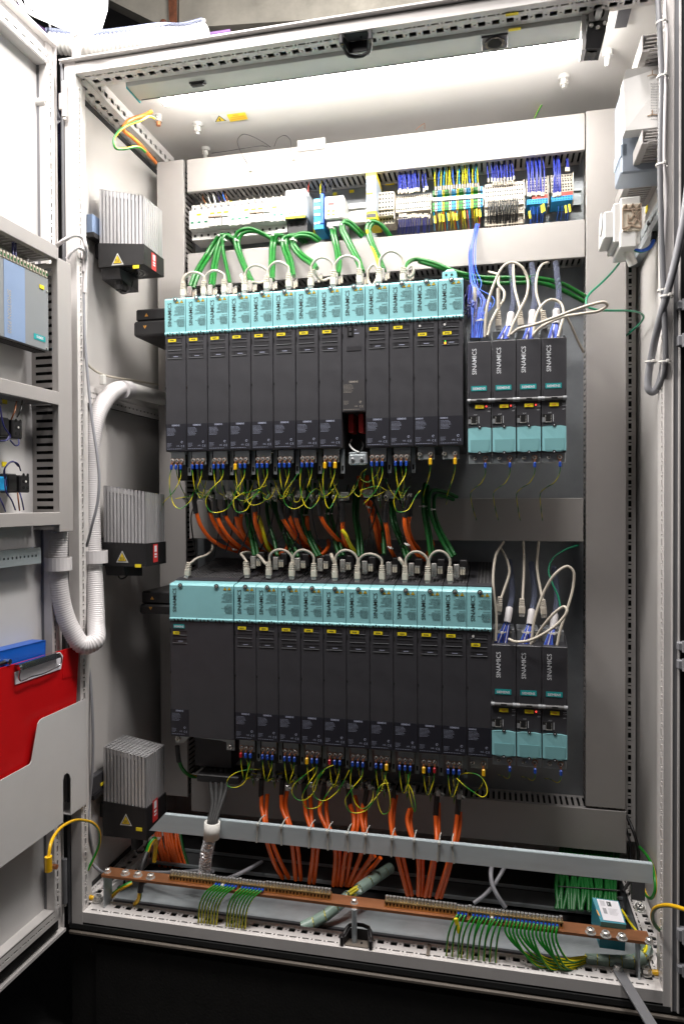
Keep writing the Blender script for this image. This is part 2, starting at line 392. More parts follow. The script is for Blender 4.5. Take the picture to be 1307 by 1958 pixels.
# perforation patterns of the frame, 25 mm pitch
def pat(L, a, b_, st, first=0.0): return [(first+i*st+a, first+i*st+b_) for i in range(int((L-first)/st)) if first+i*st+b_ < L-.002]
def mix(L, sq, dot, st, first=.012):
    o = []
    i = 0
    while first+i*st+sq < L-.004:
        u = first+i*st; o.append((u, u+sq)); c = u+(st+sq)/2
        if c+dot < L-.004: o.append((c-dot/2, c+dot/2))
        i += 1
    return o
def sq3(v0, v1, L, sq, dot, st, first=.012):
    a = [h for h in mix(L, sq, dot, st, first) if h[1]-h[0] > dot*1.5]; c = (v0+v1)/2; d = dot/2
    return [(v0, c-d, a), (c-d, c+d, mix(L, sq, dot, st, first)), (c+d, v1, a)]
L = XR-XL
def front_bottom(m):
    o = V((XL, 0, ZB))
    m.perf(o, X1, Y1, L, .044, [(.0085, .0125, mix(L, .0135, .0035, .025)), *sq3(.0250, .0365, L, .0125, .0035, .025, .055)], 'paint_rail', .0022*-1)
    m.box(XL-.004, XR+.004, -.0015, 0, ZB-.021, ZB, 'paint_rail'); m.box(XL, XR, .044, .046, ZB-.03, ZB, 'paint_rail')
    m.box(XL, XR, .001, .044, ZB-.014, ZB-.010, 'void')  # near-black sheet added under the holes to paint their shade
part('bottom_rail', front_bottom)
def front_top(m):
    o = V((XL, 0, ZT))
    m.perf(o, X1, Y1, L, .047, [(.0115, .0155, mix(L, .0135, .0035, .025)), *sq3(.0265, .038, L, .013, .0035, .025, .02)], 'paint_rail', .0022)
    m.box(XL-.02, XR+.03, -.0015, 0, ZT, ZT+.020, 'paint_rail'); m.box(XL, XR, .047, .049, ZT, ZT+.03, 'paint_rail')
    m.box(XL, XR, .001, .047, ZT+.010, ZT+.014, 'void')  # added sheet, paints the shade above the rail holes
    m.box(XL-.03, XR+.04, -.012, .0, ZT+.023, ZT+.026, 'paint_rail')
    m.prism([(XL-.03, -.012, ZT+.026), (XL-.03, .03, ZT+.040), (XL-.03, .03, ZT+.026)], (L+.07, 0, 0), 'paint_rail')
part('top_rail', front_top)
def vert_rows(h): 
    r = []; z = .01; k = 0
    while z < h-.02:
        r.append((z, z+(.0125 if k % 4 else .009))); r.append((z+.0175, z+.0205)); z += .025; k += 1
    return r
def left_post(m):
    H = ZT-ZB
    m.perf((XL, 0, ZB), Z1, Y1, H, .021, [(.008, .0115, vert_rows(H))], 'paint_rail', -.002)   # inner face, looks towards +x
    m.box(XL-.024, XL, -.002, 0, ZB-.03, ZT+.03, 'paint_rail'); m.box(XL-.0235, XL-.002, .019, .021, ZB, ZT, 'void')
    m.box(XL-.024, XL-.022, 0, .045, ZB-.03, ZT+.03, 'paint_rail'); m.box(XL-.022, XL-.008, .021, .045, ZB-.03, ZT+.03, 'paint_rail')
    m.cyl((XL-.032, .004, ZB-.03), (XL-.032, .004, ZT+.03), .0045, 'gasket', 8)
    m.box(XL-.041, XL-.028, .01, .05, ZB-.03, ZT+.03, 'gasket')
part('corner_post', left_post)
def right_post(m):
    H = ZT-ZB
    m.perf((XR, .021, ZB), Z1, -Y1, H, .021, [(.010, .013, vert_rows(H))], 'paint_rail', -.002)
    m.box(XR, XR+.012, -.002, 0, ZB-.03, ZT+.03, 'paint_rail'); m.box(XR+.002, XR+.02, .019, .021, ZB, ZT, 'void')
    m.box(XR+.012, XR+.014, -.006, 0, ZB-.03, ZT+.03, 'paint_rail', .0005); m.box(XR+.014, XR+.021, -.004, .0, ZB-.03, ZT+.03, 'gasket')
    m.box(XR+.021, XR+.024, -.009, 0, ZB-.03, ZT+.03, 'paint_rail', .0005); m.box(XR+.0, XR+.033, .021, .045, ZB-.03, ZT+.03, 'paint_rail')
    m.box(XR+.024, XR+.033, .0, .03, ZB-.03, ZT+.03, 'rubber'); m.box(XR+.033, XR+.039, -.008, .03, ZB-.03, ZT+.03, 'gasket', .001); m.box(XR+.039, XR+.09, -.004, .03, ZB-.03, ZT+.03, 'paint_rail', .001)
part('corner_post', right_post)
def rear_right(m):
    H = 1.6
    m.perf((.283, .405, .33), Z1, X1, H, .024, [(.008, .015, vert_rows(H))], 'paint_rail', .003)
    m.box(.284, .307, .412, .414, .33, 1.93, 'void')
    m.box(.270, .281, .38, .41, .33, 1.9, 'black')
part('corner_post', rear_right)
def depth_top(m):
    # left, underside then upright face
    m.perf((-.858, .02, 1.966), Y1, X1, .40, .042, [(.004, .007, mix(.40, .012, .003, .025)), *sq3(.017, .027, .40, .012, .0035, .025, .02)], 'paint_rail', -.0022)
    m.perf((-.816, .02, 1.966), Y1, Z1, .40, .033, [*sq3(.008, .018, .40, .012, .0035, .025, .02)], 'paint_rail', -.0022)
    m.box(-.858, -.82, .02, .42, 1.975, 1.978, 'void'); m.box(-.822, -.820, .02, .42, 1.966, 1.99, 'void')
    m.box(-.8595, -.8575, .02, .45, 1.955, 1.968, 'rubber')
part('top_side_rail', depth_top)
def depth_bot(m):
    m.perf((-.858, .03, ZB+.002), Y1, X1, .39, .042, [(.006, .009, mix(.39, .012, .003, .025)), *sq3(.020, .031, .39, .012, .0035, .025, .01)], 'paint_rail', .0022)
    m.perf((-.816, .03, ZB+.002-.036), Y1, Z1, .39, .036, [*sq3(.012, .023, .39, .012, .0035, .025, .01)], 'paint_rail', -.0022)
    m.box(-.857, -.818, .03, .42, ZB-.02, ZB-.018, 'void'); m.box(-.8595, -.8575, .02, .45, ZB+.002, ZB+.012, 'rubber')
part('bottom_side_rail', depth_bot)
def depth_bot_r(m):
    m.perf((.268, .03, ZB+.002), Y1, X1, .39, .040, [(.006, .009, mix(.39, .012, .003, .025)), *sq3(.018, .029, .39, .012, .0035, .025, .01)], 'paint_rail', .0022)
    m.box(.268, .270, .03, .42, ZB-.034, ZB+.002, 'zinc')
part('bottom_side_rail', depth_bot_r)
def plinth(m):
    m.box(-.86, .32, .012, .07, .0, .235, 'plinth'); m.box(-.80, .26, .004, .012, .0, .20, 'plinth')
part('plinth', plinth)
def lipf(m):
    m.box(-.856, .325, -.006, .012, .218, .226, 'lip', .002); m.box(-.856, .325, -.003, .012, .230, .240, 'rubber')
part('door_seal_lip', lipf)
# ---------------- bolts and plug under the roof, warning label
def roof_nut(px, py, lab):
    c = PZ(px, py, 1.985)
    m = MB(); m.cyl(c+V((0, 0, .014)), c+V((0, 0, .006)), .012, 'steel', 16); m.cyl(c+V((0, 0, .006)), c-V((0, 0, .006)), .0085, 'nickel', 6, smooth=False); m.cyl(c-V((0, 0, .006)), c-V((0, 0, .012)), .005, 'steel', 10)
    tag(m.build('roof_nut', None, c), lab, 'nut', 'nuts under the cabinet roof')
roof_nut(1077, 158, 'zinc hexagon nut under the roof at the right, beside the white plug')
roof_nut(378, 248, 'zinc hexagon nut under the roof, left of the yellow warning sticker')
roof_nut(393, 294, 'zinc nut half hidden behind the left end of the top duct')
c = PZ(1161, 106, 1.99); b = MB(); b.cyl(c+V((0, 0, .009)), c-V((0, 0, .002)), .010, 'white_plastic', 12); b.cyl(c-V((0, 0, .002)), c-V((.002, 0, .022)), .0065, 'white_plastic', 10, .004)
tag(b.build('roof_plug', None, c), 'white plastic plug poking down through the roof near the door switch', 'plug')
st = thing('warning_sticker', 'yellow electric shock warning sticker with a triangle and small print under the roof', 'sticker', PZ(437, 224, 1.998))
def pz(px, py, z=1.9975): return PZ(px, py, z)
b = MB(); b.poly([pz(402, 221), pz(468, 214), pz(475, 229), pz(410, 236)], 'white_plastic'); b.build('backing', st)
b = MB(); b.poly([pz(433, 219, 1.997), pz(468, 214.5, 1.997), pz(474, 228, 1.997), pz(440, 233, 1.997)], 'yellow_warn'); b.build('text_field', st)
b = MB()
for k, (a0, a1) in enumerate(((.3, .62), (.12, .9), (.1, .95))):
    A = pz(433+7*(.25+.25*k), 219+14*(.25+.25*k), 1.9965); B = pz(468+6*(.25+.25*k), 214.5+13.5*(.25+.25*k), 1.9965); d = (B-A); n = d.cross(Z1).normalized()*.0016
    b.quad(A+d*a0-n, A+d*a1-n, A+d*a1+n, A+d*a0+n, 'orange_warn')
b.build('small_print', st)
b = MB(); T3 = [pz(411, 233.5, 1.997), pz(433, 231, 1.997), pz(418.5, 220.5, 1.997)]; b.poly(T3, 'print_black'); cc = (T3[0]+T3[1]+T3[2])/3
b.poly([cc+(p-cc)*.78-V((0, 0, .0004)) for p in T3], 'yellow_warn')
zg = [(.0, .55), (-.18, .0), (.06, .04), (-.02, -.42)]
ax, ay = (T3[1]-T3[0])/2, (T3[2]-(T3[0]+T3[1])/2)/1.6
for i in range(3):
    A = cc+ax*zg[i][0]*.7+ay*zg[i][1]*.7-V((0, 0, .0008)); B = cc+ax*zg[i+1][0]*.7+ay*zg[i+1][1]*.7-V((0, 0, .0008)); n = (B-A).cross(Z1).normalized()*.0012
    b.quad(A-n, B-n, B+n, A+n, 'print_black')
b.build('hazard_triangle', st)
# ---------------- cabinet luminaire
lum = thing('cabinet_luminaire', 'long grey cabinet light with a glowing tube under the top front rail', 'lamp', (-.3, .09, 1.95))
b = MB(); yA, yB = .054, .112
za = 1.960; YH = PZ(600, 148, 1.960).y
A0, A1, A2, A3 = PZ(230, 158, za), PZ(1128, 20, za), PZ(1122, 86, za), PZ(262, 197, za)
b.box(-.742, .185, .0495, YH, za, za+.037, 'housing', .001); b.build('housing', lum)
b = MB(); b.box(-.735, .178, YH-.006, YH-.0045, za-.001, za, 'gasket'); b.box(-.744, -.741, .052, YH+.002, za-.002, za+.022, 'teal_logo'); b.box(.184, .19, .052, YH+.002, za-.004, za+.022, 'black'); b.build('end_cap', lum)
b = MB(); b.box(-.70, .183, YH+.003, YH+.028, 1.9575, 1.976, 'tube_glow', .006); b.build('tube', lum)
c = PZ(378, 158, za); b = MB(); b.box(c.x-.017, c.x+.017, c.y-.006, c.y+.006, za-.003, za, 'black', .001); b.box(c.x-.013, c.x+.013, c.y-.0045, c.y+.0045, za-.007, za-.003, 'charcoal', .001); b.build('rocker_switch', lum)
c = PZ(945, 78, za); b = MB(); b.box(c.x-.024, c.x+.024, c.y-.019, c.y+.019, za-.004, za, 'charcoal', .001); b.cyl(c-V((0, 0, .003)), c-V((0, 0, .0055)), .0185, 'black_gloss', 24); b.cyl(c-V((0, 0, .0055)), c-V((0, 0, .006)), .013, 'void', 20); b.build('power_socket', lum)
for (px, py) in ((983, 55), (978, 26)):
    c = PZ(px, py, za if py > 40 else 1.9665); b = MB(); b.box(c.x-.011, c.x+.011, c.y-.0035, c.y+.0035, c.z-.0015, c.z-.0003, 'yellow_tag')
    if py > 40: b.build('yellow_label', lum)
    else: tag(b.build('marker_tag', None, c), 'small yellow marker stuck on the perforated top rail above the power socket', 'marker')
# latch clip, centre top
def latch(name, c, sgn, lab, yb):
    t = thing(name, lab, 'latch', c)
    m = MB(); w_, d_, h_ = .062, .026, .022*sgn
    x, y, z = c
    m.box(x-w_/2, x-w_/2+.007, y-.003, y+.010, z, z+h_*.8, 'black', .0015); m.box(x+w_/2-.007, x+w_/2, y-.003, y+.010, z, z+h_*.8, 'black', .0015)
    m.tube([(x-w_/2+.003, y+.006, z+h_*.5), (x-w_*.30, y+d_+.003, z+h_), (x+w_*.30, y+d_+.003, z+h_), (x+w_/2-.003, y+.006, z+h_*.5)], .0035, 'black', 8, 3)
    m.prism([(x-w_/2+.006, y+.004, z+h_*.1), (x-w_*.28, y+d_, z+h_*.1), (x-w_*.28, y+d_, z+h_*.9), (x-w_/2+.006, y+.004, z+h_*.6)], (.002, 0, 0), 'black')
    m.prism([(x+w_/2-.008, y+.004, z+h_*.1), (x+w_*.26, y+d_, z+h_*.1), (x+w_*.26, y+d_, z+h_*.9), (x+w_/2-.008, y+.004, z+h_*.6)], (.002, 0, 0), 'black')
    m.box(x-w_*.28, x+w_*.28, y+d_-.002, y+d_, z, z+h_*.9, 'black'); m.build('catch', t)
    m = MB(); m.box(x-w_*.36, x+w_*.36, y+.001, y+d_-.004, z-.001*sgn, z+.001*sgn, 'lip' if sgn > 0 else 'charcoal'); m.cyl((x+.008, y+.012, z), (x+.008, y+.012, z+.003*sgn), .002, 'void', 8); m.build('base', t)
latch('door_latch', V((P(679, 65, 0).x, .002, ZT-.001)), -1, 'black door catch clipped on the perforated top rail', 0)
latch('door_latch', V((P(680, 1812, 0).x, .003, ZB+.001)), 1, 'black door catch with a dusty base on the bottom front rail', 0)
c = PZ(818, 1820, ZB+.002); b = MB(); b.box(c.x-.003, c.x+.003, .006, .04, ZB+.0008, ZB+.0028, 'lip'); tag(b.build('sticky_pad', None, c), 'small dirty dark strip stuck across the bottom perforated rail', 'strip')
# door limit switch
sw = thing('door_switch', 'black door limit switch with white plunger hanging at the top right', 'switch', P(1140, 60, .05))
def limit(m):
    m.prism([P(1122, 12, .045), P(1167, 6, .045), P(1161, 42, .045), P(1128, 48, .045)], (0, .03, .0), 'white_plastic')
b = MB(); limit(b); b.build('head', sw)
b = MB(); b.prism([P(1124, 42, .043), P(1159, 38, .043), P(1157, 60, .043), P(1148, 92, .043), P(1118, 93, .043)], (0, .035, 0), 'black'); b.box(*[v for v in (P(1112, 20, .04).x, P(1120, 20, .04).x)], .045, .08, P(1116, 95, .045).z, P(1116, 12, .045).z, 'paint'); b.build('body', sw)
b = MB(); b.prism([P(1118, 93, .05), P(1143, 92, .05), P(1140, 99, .05), P(1130, 101, .05), P(1120, 98, .05)], (0, .02, 0), 'black_gloss'); b.build('gland', sw)
b = MB(); c = P(1144, 26, .043); b.cyl(c, c-V((0, .003, 0)), .0095, 'black', 18); b.build('bezel', sw)
b = MB(); b.cyl(P(1142, 33, .040), P(1145, 19, .022), .0055, 'white_plastic', 12); b.build('plunger', sw)
for q in ((1129, 50), (1155, 45), (1141.5, 54)):
    b = MB(); c = P(*q, .043); b.cyl(c, c-V((0, .003, 0)), .0035, 'nickel', 10); b.build('screw', sw)
b = MB(); a = P(1118, 10, .046); e = P(1168, 5, .046); b.box(a.x-.003, e.x+.005, .046, .049, a.z-.006, a.z+.02, 'charcoal'); b.build('bracket', sw)
# dark cover plates under the roof near the switch
b = MB(); b.poly([PZ(1182, 14, 1.993), PZ(1208, 10, 1.993), PZ(1197, 52, 1.993), PZ(1173, 55, 1.993)], 'charcoal'); tag(b.build('blanking_pad', None, PZ(1190, 30, 1.993)), 'dark square pad under the roof right of the door switch', 'pad')
b = MB(); b.box(P(1208, 90, .418).x, P(1222, 90, .418).x, .405, .417, P(1215, 105, .418).z, P(1215, 74, .418).z, 'charcoal'); tag(b.build('dark_clip', None, P(1215, 90, .41)), 'small dark square plate behind the right hand grey duct', 'plate')
# ================================================================== WIRING DUCTS
def slots_face(m, o, u, v, L, W, pitch=.0125, gap=.0052, d=.0018, mt='duct'):
    """comb wall of a wiring duct: fingers from the base (v = 0) to the cover (v = W), with return edges"""
    o, u, v = V(o), V(u), V(v); n = u.cross(v)*d; k = int(L/pitch)
    m.quad(o, o+u*L, o+u*L+v*W*.16, o+v*W*.16, mt); m.quad(o+v*W*.90, o+u*L+v*W*.90, o+u*L+v*W, o+v*W, mt)
    for i in range(k+1):
        a = i*pitch; b_ = min(L, a+pitch-gap)
        if b_ <= a: continue
        q = [o+u*a+v*W*.16, o+u*b_+v*W*.16, o+u*b_+v*W*.90, o+u*a+v*W*.90]
        m.quad(*q, mt); m.quad(q[1], q[2], q[2]+n, q[1]+n, mt); m.quad(q[3], q[0], q[0]+n, q[3]+n, mt)
DY0, DY1 = .34, .418
def hduct(lab, x0, x1, z0, z1, top=True, bottom=True, y0=DY0):
    t = thing('wiring_duct', lab, 'cable duct', ((x0+x1)/2, DY1, (z0+z1)/2), 'grey wiring ducts on the mounting plate')
    m = MB(); m.box(x0, x1, y0, y0+.0025, z0, z1, 'duct', .0012); m.box(x0, x1, y0+.0025, y0+.012, z1-.003, z1-.0008, 'duct'); m.box(x0, x1, y0+.0025, y0+.012, z0+.0008, z0+.003, 'duct'); m.build('cover', t)
    m = MB(); slots_face(m, (x0+.002, DY1, z0+.004), X1, -Y1, x1-x0-.004, DY1-y0-.004)
    slots_face(m, (x0+.002, DY1, z1-.004), X1, -Y1, x1-x0-.004, DY1-y0-.004); o = m.build('slotted_wall', t); o['kind'] = 'stuff'
    m = MB(); m.box(x0+.003, x1-.003, DY1-.05, DY1, z0+.012, z1-.012, 'void'); m.build('dark_core', t)  # near-black box added inside the duct, paints shade behind the slots
    return t
def vduct(lab, x0, x1, z0, z1, y0=DY0):
    t = thing('wiring_duct', lab, 'cable duct', ((x0+x1)/2, DY1, z0), 'grey wiring ducts on the mounting plate')
    m = MB(); m.box(x0, x1, y0, y0+.0025, z0, z1, 'duct', .0012); m.box(x0+.0008, x0+.003, y0+.0025, y0+.012, z0, z1, 'duct'); m.box(x1-.003, x1-.0008, y0+.0025, y0+.012, z0, z1, 'duct'); m.build('cover', t)
    m = MB(); slots_face(m, (x0+.004, DY1, z0+.002), Z1, -Y1, z1-z0-.004, DY1-y0-.004)
    slots_face(m, (x1-.004, DY1, z0+.002), Z1, -Y1, z1-z0-.004, DY1-y0-.004); o = m.build('slotted_wall', t); o['kind'] = 'stuff'
    m = MB(); m.box(x0+.012, x1-.012, DY1-.05, DY1, z0+.003, z1-.003, 'void'); m.build('dark_core', t)  # added black box, painted shade within the upright duct
    return t
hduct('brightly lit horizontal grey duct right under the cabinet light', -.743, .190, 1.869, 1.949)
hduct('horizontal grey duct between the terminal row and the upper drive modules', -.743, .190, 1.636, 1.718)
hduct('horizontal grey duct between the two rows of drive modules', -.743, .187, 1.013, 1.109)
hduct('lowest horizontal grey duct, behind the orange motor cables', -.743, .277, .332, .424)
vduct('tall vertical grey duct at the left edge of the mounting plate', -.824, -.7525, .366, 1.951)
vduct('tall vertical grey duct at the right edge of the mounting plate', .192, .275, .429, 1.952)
c = P(594, 268, .338); b = MB(); e0, e1 = P(568, 268, .338), P(622, 268, .338); b.box(e0.x, e1.x, .336, .3395, 1.935, 1.962, 'duct', .004); tag(b.build('duct_tab', None, c), 'pale plastic tab standing up above the topmost duct', 'tab')
# ================================================================== DRIVE MODULES
FY = .150
def dashes(m, o, xd, yd, W, lines, lh, mt, rnd, dens=.75, align='L', h=.32):
    """rows of word-like strokes too small to be read, as in the photograph"""
    for i in range(lines):
        tot = W*rnd.uniform(.55, 1.0); x = 0 if align == 'L' else W-tot; end = x+tot
        while x < end:
            l = min(rnd.uniform(.03, .12)*W, end-x); p = V(o)+xd*x-yd*(i*lh)
            m.quad(p, p+xd*l, p+xd*l+yd*lh*h, p+yd*lh*h, mt); x += l+W*.02/dens
def tri(m, c, s, inv=False, col='yellow_warn', y=0.0):
    k = -1 if inv else 1
    q = [V(c)+V((-s, 0, -s*.8*k)), V(c)+V((s, 0, -s*.8*k)), V(c)+V((0, 0, s*.9*k))]
    if inv: q = q[::-1]
    m.poly(q, 'print_black'); cc = (q[0]+q[1]+q[2])/3
    m.poly([cc+(p-cc)*.74-V((0, .0003, 0)) for p in q], col)
    m.quad(cc+V((-s*.08, -.0006, -s*.35)), cc+V((s*.08, -.0006, -s*.35)), cc+V((s*.14, -.0006, s*.35)), cc+V((-s*.14, -.0006, s*.35)), 'print_black')
def screw(m, c, r, mt='nickel', d=.004, ax=(0, -1, 0)):
    c = V(c); a = V(ax); m.cyl(c, c+a*d*.55, r, mt, 12); m.cyl(c+a*d*.55, c+a*d, r*.92, mt, 12, r*.55)
    u = a.orthogonal().normalized(); v = a.cross(u)
    m.obox(c+a*(d+.0001), u, v, a, r*.5, r*.11, .0001, 'void'); m.obox(c+a*(d+.0001), u, v, a, r*.11, r*.5, .0002, 'void')
def grille(m, x0, x1, y0, z0, y1, z1, nx, ny, mt='grille'):
    u = V((x1-x0, 0, 0)); v = V((0, y1-y0, z1-z0)); W = v.length; v.normalize(); cw = (x1-x0)/nx; ch = W/ny
    rows = [(j*ch+ch*.16, j*ch+ch*.84, [(i*cw+cw*.17, i*cw+cw*.83) for i in range(nx)]) for j in range(ny)]
    m.perf((x0, y0, z0), X1, v, x1-x0, W, rows, mt, -.003, 'void')
def drive(x0, zt, lab, kind='motor', w_=.0488, low=False, wide=False, group=None):
    rnd = random.Random(11)
    t = thing('drive_module', lab, 'drive module', (x0+w_/2, FY+.13, zt-.336), group)
    W = w_; H = .336 if kind != 'line' else .262
    if wide: H = .338
    m = MB(); m.box(x0, x0+W, FY+.0015, FY+.262, zt-H, zt-.0815, 'charcoal', .0012)
    zc = [(-.099, -.109), (-.194, -.199)]
    for a, c_ in zc: m.box(x0+.0005, x0+.0022, FY+.0006, FY+.0014, zt+a, zt+c_, 'void')
    m.box(x0+.003, x0+W-.003, FY+.02, FY+.262, zt-.0815, zt-.004, 'charcoal'); m.build('body', t)
    # teal cover with bevelled shoulders
    m = MB()
    prof = [(FY+.0005, zt-.074), (FY+.0005, zt-.0035), (FY+.0035, zt), (FY+.030, zt+.0035), (FY+.030, zt-.074)]
    m.prism([(x0+.0003, a, c_) for a, c_ in prof], (W-.0006, 0, 0), 'teal'); cov = m.build('cover', t)
    m = MB(); cx = x0+W*(.53 if not wide else .2); q = [cx] if not wide else [x0+.0262, x0+.111]
    for cx in q:
        c = V((cx, FY, zt-.0035)); m.cyl(c, c-V((0, .0015, 0)), .0056, 'teal_dark', 18); m.cyl(c-V((0, .0015, 0)), c-V((0, .0017, 0)), .0047, 'print_black', 18); screw(m, c-V((0, .0016, 0)), .0032, 'steel', .0012)
    m.build('cover_screw', cov)
    m = MB(); m.text('SINAMICS', (x0+(.0162 if not wide else .0162), FY, zt-.0625), Z1, -X1, .0122, 'print_black', sx=1.0); m.build('lettering', cov)
    ex = x0+W
    m = MB(); tri(m, (ex-.0185, FY, zt-.0085), .0046); m.build('hazard_triangle', cov)
    m = MB(); tri(m, (ex-.0085, FY, zt-.0082), .0046); m.build('hazard_triangle', cov)
    m = MB(); m.text('DANGER', (ex-.0022, FY, zt-.0165), X1, Z1, .0035, 'print_black', 'RIGHT'); dashes(m, (ex-.0275, FY, zt-.0195), X1, Z1, .0255, 9, .0023, 'print_black', rnd, align='R', h=.42)
    m.text('GEFAHR' if kind == 'motor' or wide else 'DANGER', (ex-.0022, FY, zt-.0445), X1, Z1, .0035, 'print_black', 'RIGHT'); dashes(m, (ex-.0275, FY, zt-.0475), X1, Z1, .0255, 8, .0022, 'print_black', rnd, align='R', h=.45)
    m.build('warning_text', cov)
    # hinge roll with notches
    m = MB(); m.cyl((x0+.0002, FY+.003, zt-.0775), (x0+W-.0002, FY+.003, zt-.0775), .0043, 'teal', 14)
    n = 6 if not wide else 14
    if wide: pos = [x0+.012+i*.0088+(0) for i in range(n)]
    else: pos = [x0+.0075, x0+.0135, x0+.0195, x0+.0295, x0+.0355, x0+.0415]
    for i, p in enumerate(pos):
        k = (i % 3 == 1) if not wide else (i % 4 == 2)
        if k: m.box(p-.0012, p+.0012, FY-.0022, FY, zt-.0775, zt-.0752, 'void')
        else: m.box(p-.0011, p+.0011, FY-.0024, FY+.003, zt-.0825, zt-.0768, 'void')
    m.build('hinge_roll', t)
    # recessed windows and yellow tag
    def window(z0, z1, dots=False):
        m = MB(); m.box(x0+.0075, x0+.0395, FY+.0005, FY+.0013, z0, z1, 'charcoal_slot'); m.box(x0+.0072, x0+.0398, FY+.0, FY+.0014, z0-.0008, z0, 'box_grey'); m.box(x0+.0072, x0+.0398, FY+.0, FY+.0014, z1, z1+.0007, 'void')
        if dots:
            for dz in (.0018, .0052): m.cyl((x0+.013, FY+.0006, z0+dz), (x0+.013, FY+.0001, z0+dz), .0011, 'void', 8)
            m.quad((x0+.020, FY+.0003, z0+.003), (x0+.031, FY+.0003, z0+.003), (x0+.031, FY+.0003, z0+.0042), (x0+.020, FY+.0003, z0+.0042), 'print_blue')
        return m.build('window', t)
    def ytag(z0, z1, x=.0085, l=.0185):
        m = MB(); m.box(x0+x, x0+x+l, FY-.0008, FY+.0003, z0, z1, 'yellow_tag'); y = FY-.0011
        for k in range(4): m.quad((x0+x+.0045+k*.0025, y, z0+.0022), (x0+x+.0062+k*.0025, y, z0+.0022), (x0+x+.0062+k*.0025, y, z0+.0046), (x0+x+.0045+k*.0025, y, z0+.0046), 'print_black')
        m.build('tag', t)
    if wide:
        m = MB(); m.box(x0+.0088, x0+.0348, FY+.0003, FY+.0013, zt-.098, zt-.0895, 'teal_logo'); m.text('SIEMENS', (x0+.0218, FY, zt-.0962), X1, Z1, .0062, 'print_white', 'CENTER'); m.build('logo', t)
        window(zt-.1125, zt-.1045); window(zt-.130, zt-.122, True); ytag(zt-.1115, zt-.1055, .0085, .0145)
    elif kind == 'line':
        m = MB(); m.box(x0+.0115, x0+.0245, FY+.0002, FY+.0013, zt-.105, zt-.0855, 'void'); m.box(x0+.0155, x0+.0205, FY-.001, FY+.001, zt-.1035, zt-.097, 'charcoal'); m.box(x0+.0155, x0+.0205, FY-.001, FY+.001, zt-.094, zt-.0875, 'charcoal')
        m.quad((x0+.026, FY+.001, zt-.0925), (x0+.031, FY+.001, zt-.0925), (x0+.031, FY+.001, zt-.0913), (x0+.026, FY+.001, zt-.0913), 'print_blue'); m.quad((x0+.026, FY+.001, zt-.100), (x0+.036, FY+.001, zt-.100), (x0+.036, FY+.001, zt-.0985), (x0+.026, FY+.001, zt-.0985), 'print_blue'); m.build('slide_switch', t)
        m = MB(); m.box(x0+.010, x0+.0400, FY+.0005, FY+.0013, zt-.135, zt-.126, 'charcoal_slot'); m.build('window', t)
    elif kind == 'supply':
        window(zt-.0965, zt-.0885); window(zt-.1135, zt-.1055); window(zt-.1315, zt-.1235, True)
        m = MB(); m.cyl((x0+.0125, FY+.0006, zt-.092), (x0+.0125, FY-.0012, zt-.092), .0024, 'white_plastic', 10); m.build('knob', t); ytag(zt-.1125, zt-.1062, .0085, .0175)
    else:
        window(zt-.0965, zt-.0885); window(zt-.1135, zt-.1055); window(zt-.1315, zt-.1235, True); ytag(zt-.0958, zt-.0895)
    # rating plate
    pw = W if not wide else .044; z0 = zt-H+.001; z1 = z0+.0595
    if kind == 'line': z1 = z0+.065
    m = MB(); m.box(x0+.0008, x0+pw-.0008, FY+.0006, FY+.0012, z0+.0015, z1, 'label_dark' if kind != 'line' else 'charcoal_edge'); rp = m.build('rating_plate', t)
    pm = 'print_blue' if kind != 'line' else 'print_pale'
    m = MB(); y = FY+.0003
    if kind == 'supply': m.text('SIEMENS', (x0+.003, y, z1-.0055), X1, Z1, .0042, pm)
    else: m.text('SIEMENS', (x0+pw*.5, y, z1-.0048), X1, Z1, .0050, pm, 'CENTER')
    dashes(m, (x0+.0035, y, z1-.0095), X1, Z1, .0225, 7, .0026, pm, rnd, h=.22)
    dashes(m, (x0+.0035, y, z1-.043), X1, Z1, .014, 4, .0024, pm, rnd, h=.22)
    dashes(m, (x0+.0035, y, z0+.0045), X1, Z1, pw-.008, 1, .0028, pm, rnd, h=.22)
    m.text('C E', (x0+pw-.0125, y, z0+.0086), X1, Z1, .0062, pm, sx=.9)
    a = x0+pw-.010; zz = z0+.0195
    for k in range(12):
        t0, t1 = 2*PI*k/14, 2*PI*(k+1)/14
        m.quad((a+.0024*math.cos(t0), y, zz+.0024*math.sin(t0)), (a+.0024*math.cos(t1), y, zz+.0024*math.sin(t1)), (a+.0015*math.cos(t1), y, zz+.0015*math.sin(t1)), (a+.0015*math.cos(t0), y, zz+.0015*math.sin(t0)), pm)
    m.text('c\u211cus' if False else 'cUL', (a-.0125, y, z0+.010), X1, Z1, .0042, pm)
    m.build('rating_print', rp)
    # upper frame and ventilation grille
    m = MB(); m.prism([(x0+.0006, FY+.030, zt+.001), (x0+.0006, FY+.030, zt+.006), (x0+.0006, FY+.050, zt+.0095), (x0+.0006, FY+.050, zt+.001)], (W-.0012, 0, 0), 'charcoal'); m.build('top_frame', t)
    m = MB()
    if wide: grille(m, x0+.004, x0+W-.003, FY+.051, zt+.0095, FY+.255, zt+.036, 21, 20)
    else:
        m.prism([(x0+.001, FY+.050, zt+.0096), (x0+.001, FY+.255, zt+.0365), (x0+.001, FY+.255, zt+.001), (x0+.001, FY+.05, zt+.001)], (.017, 0, 0), 'charcoal')
        grille(m, x0+.018, x0+W-.001, FY+.051, zt+.0095, FY+.255, zt+.036, 4, 20)
    m.box(x0+.001, x0+W-.001, FY+.255, FY+.262, zt-.003, zt+.036, 'charcoal_edge'); g = m.build('top_grille', t)
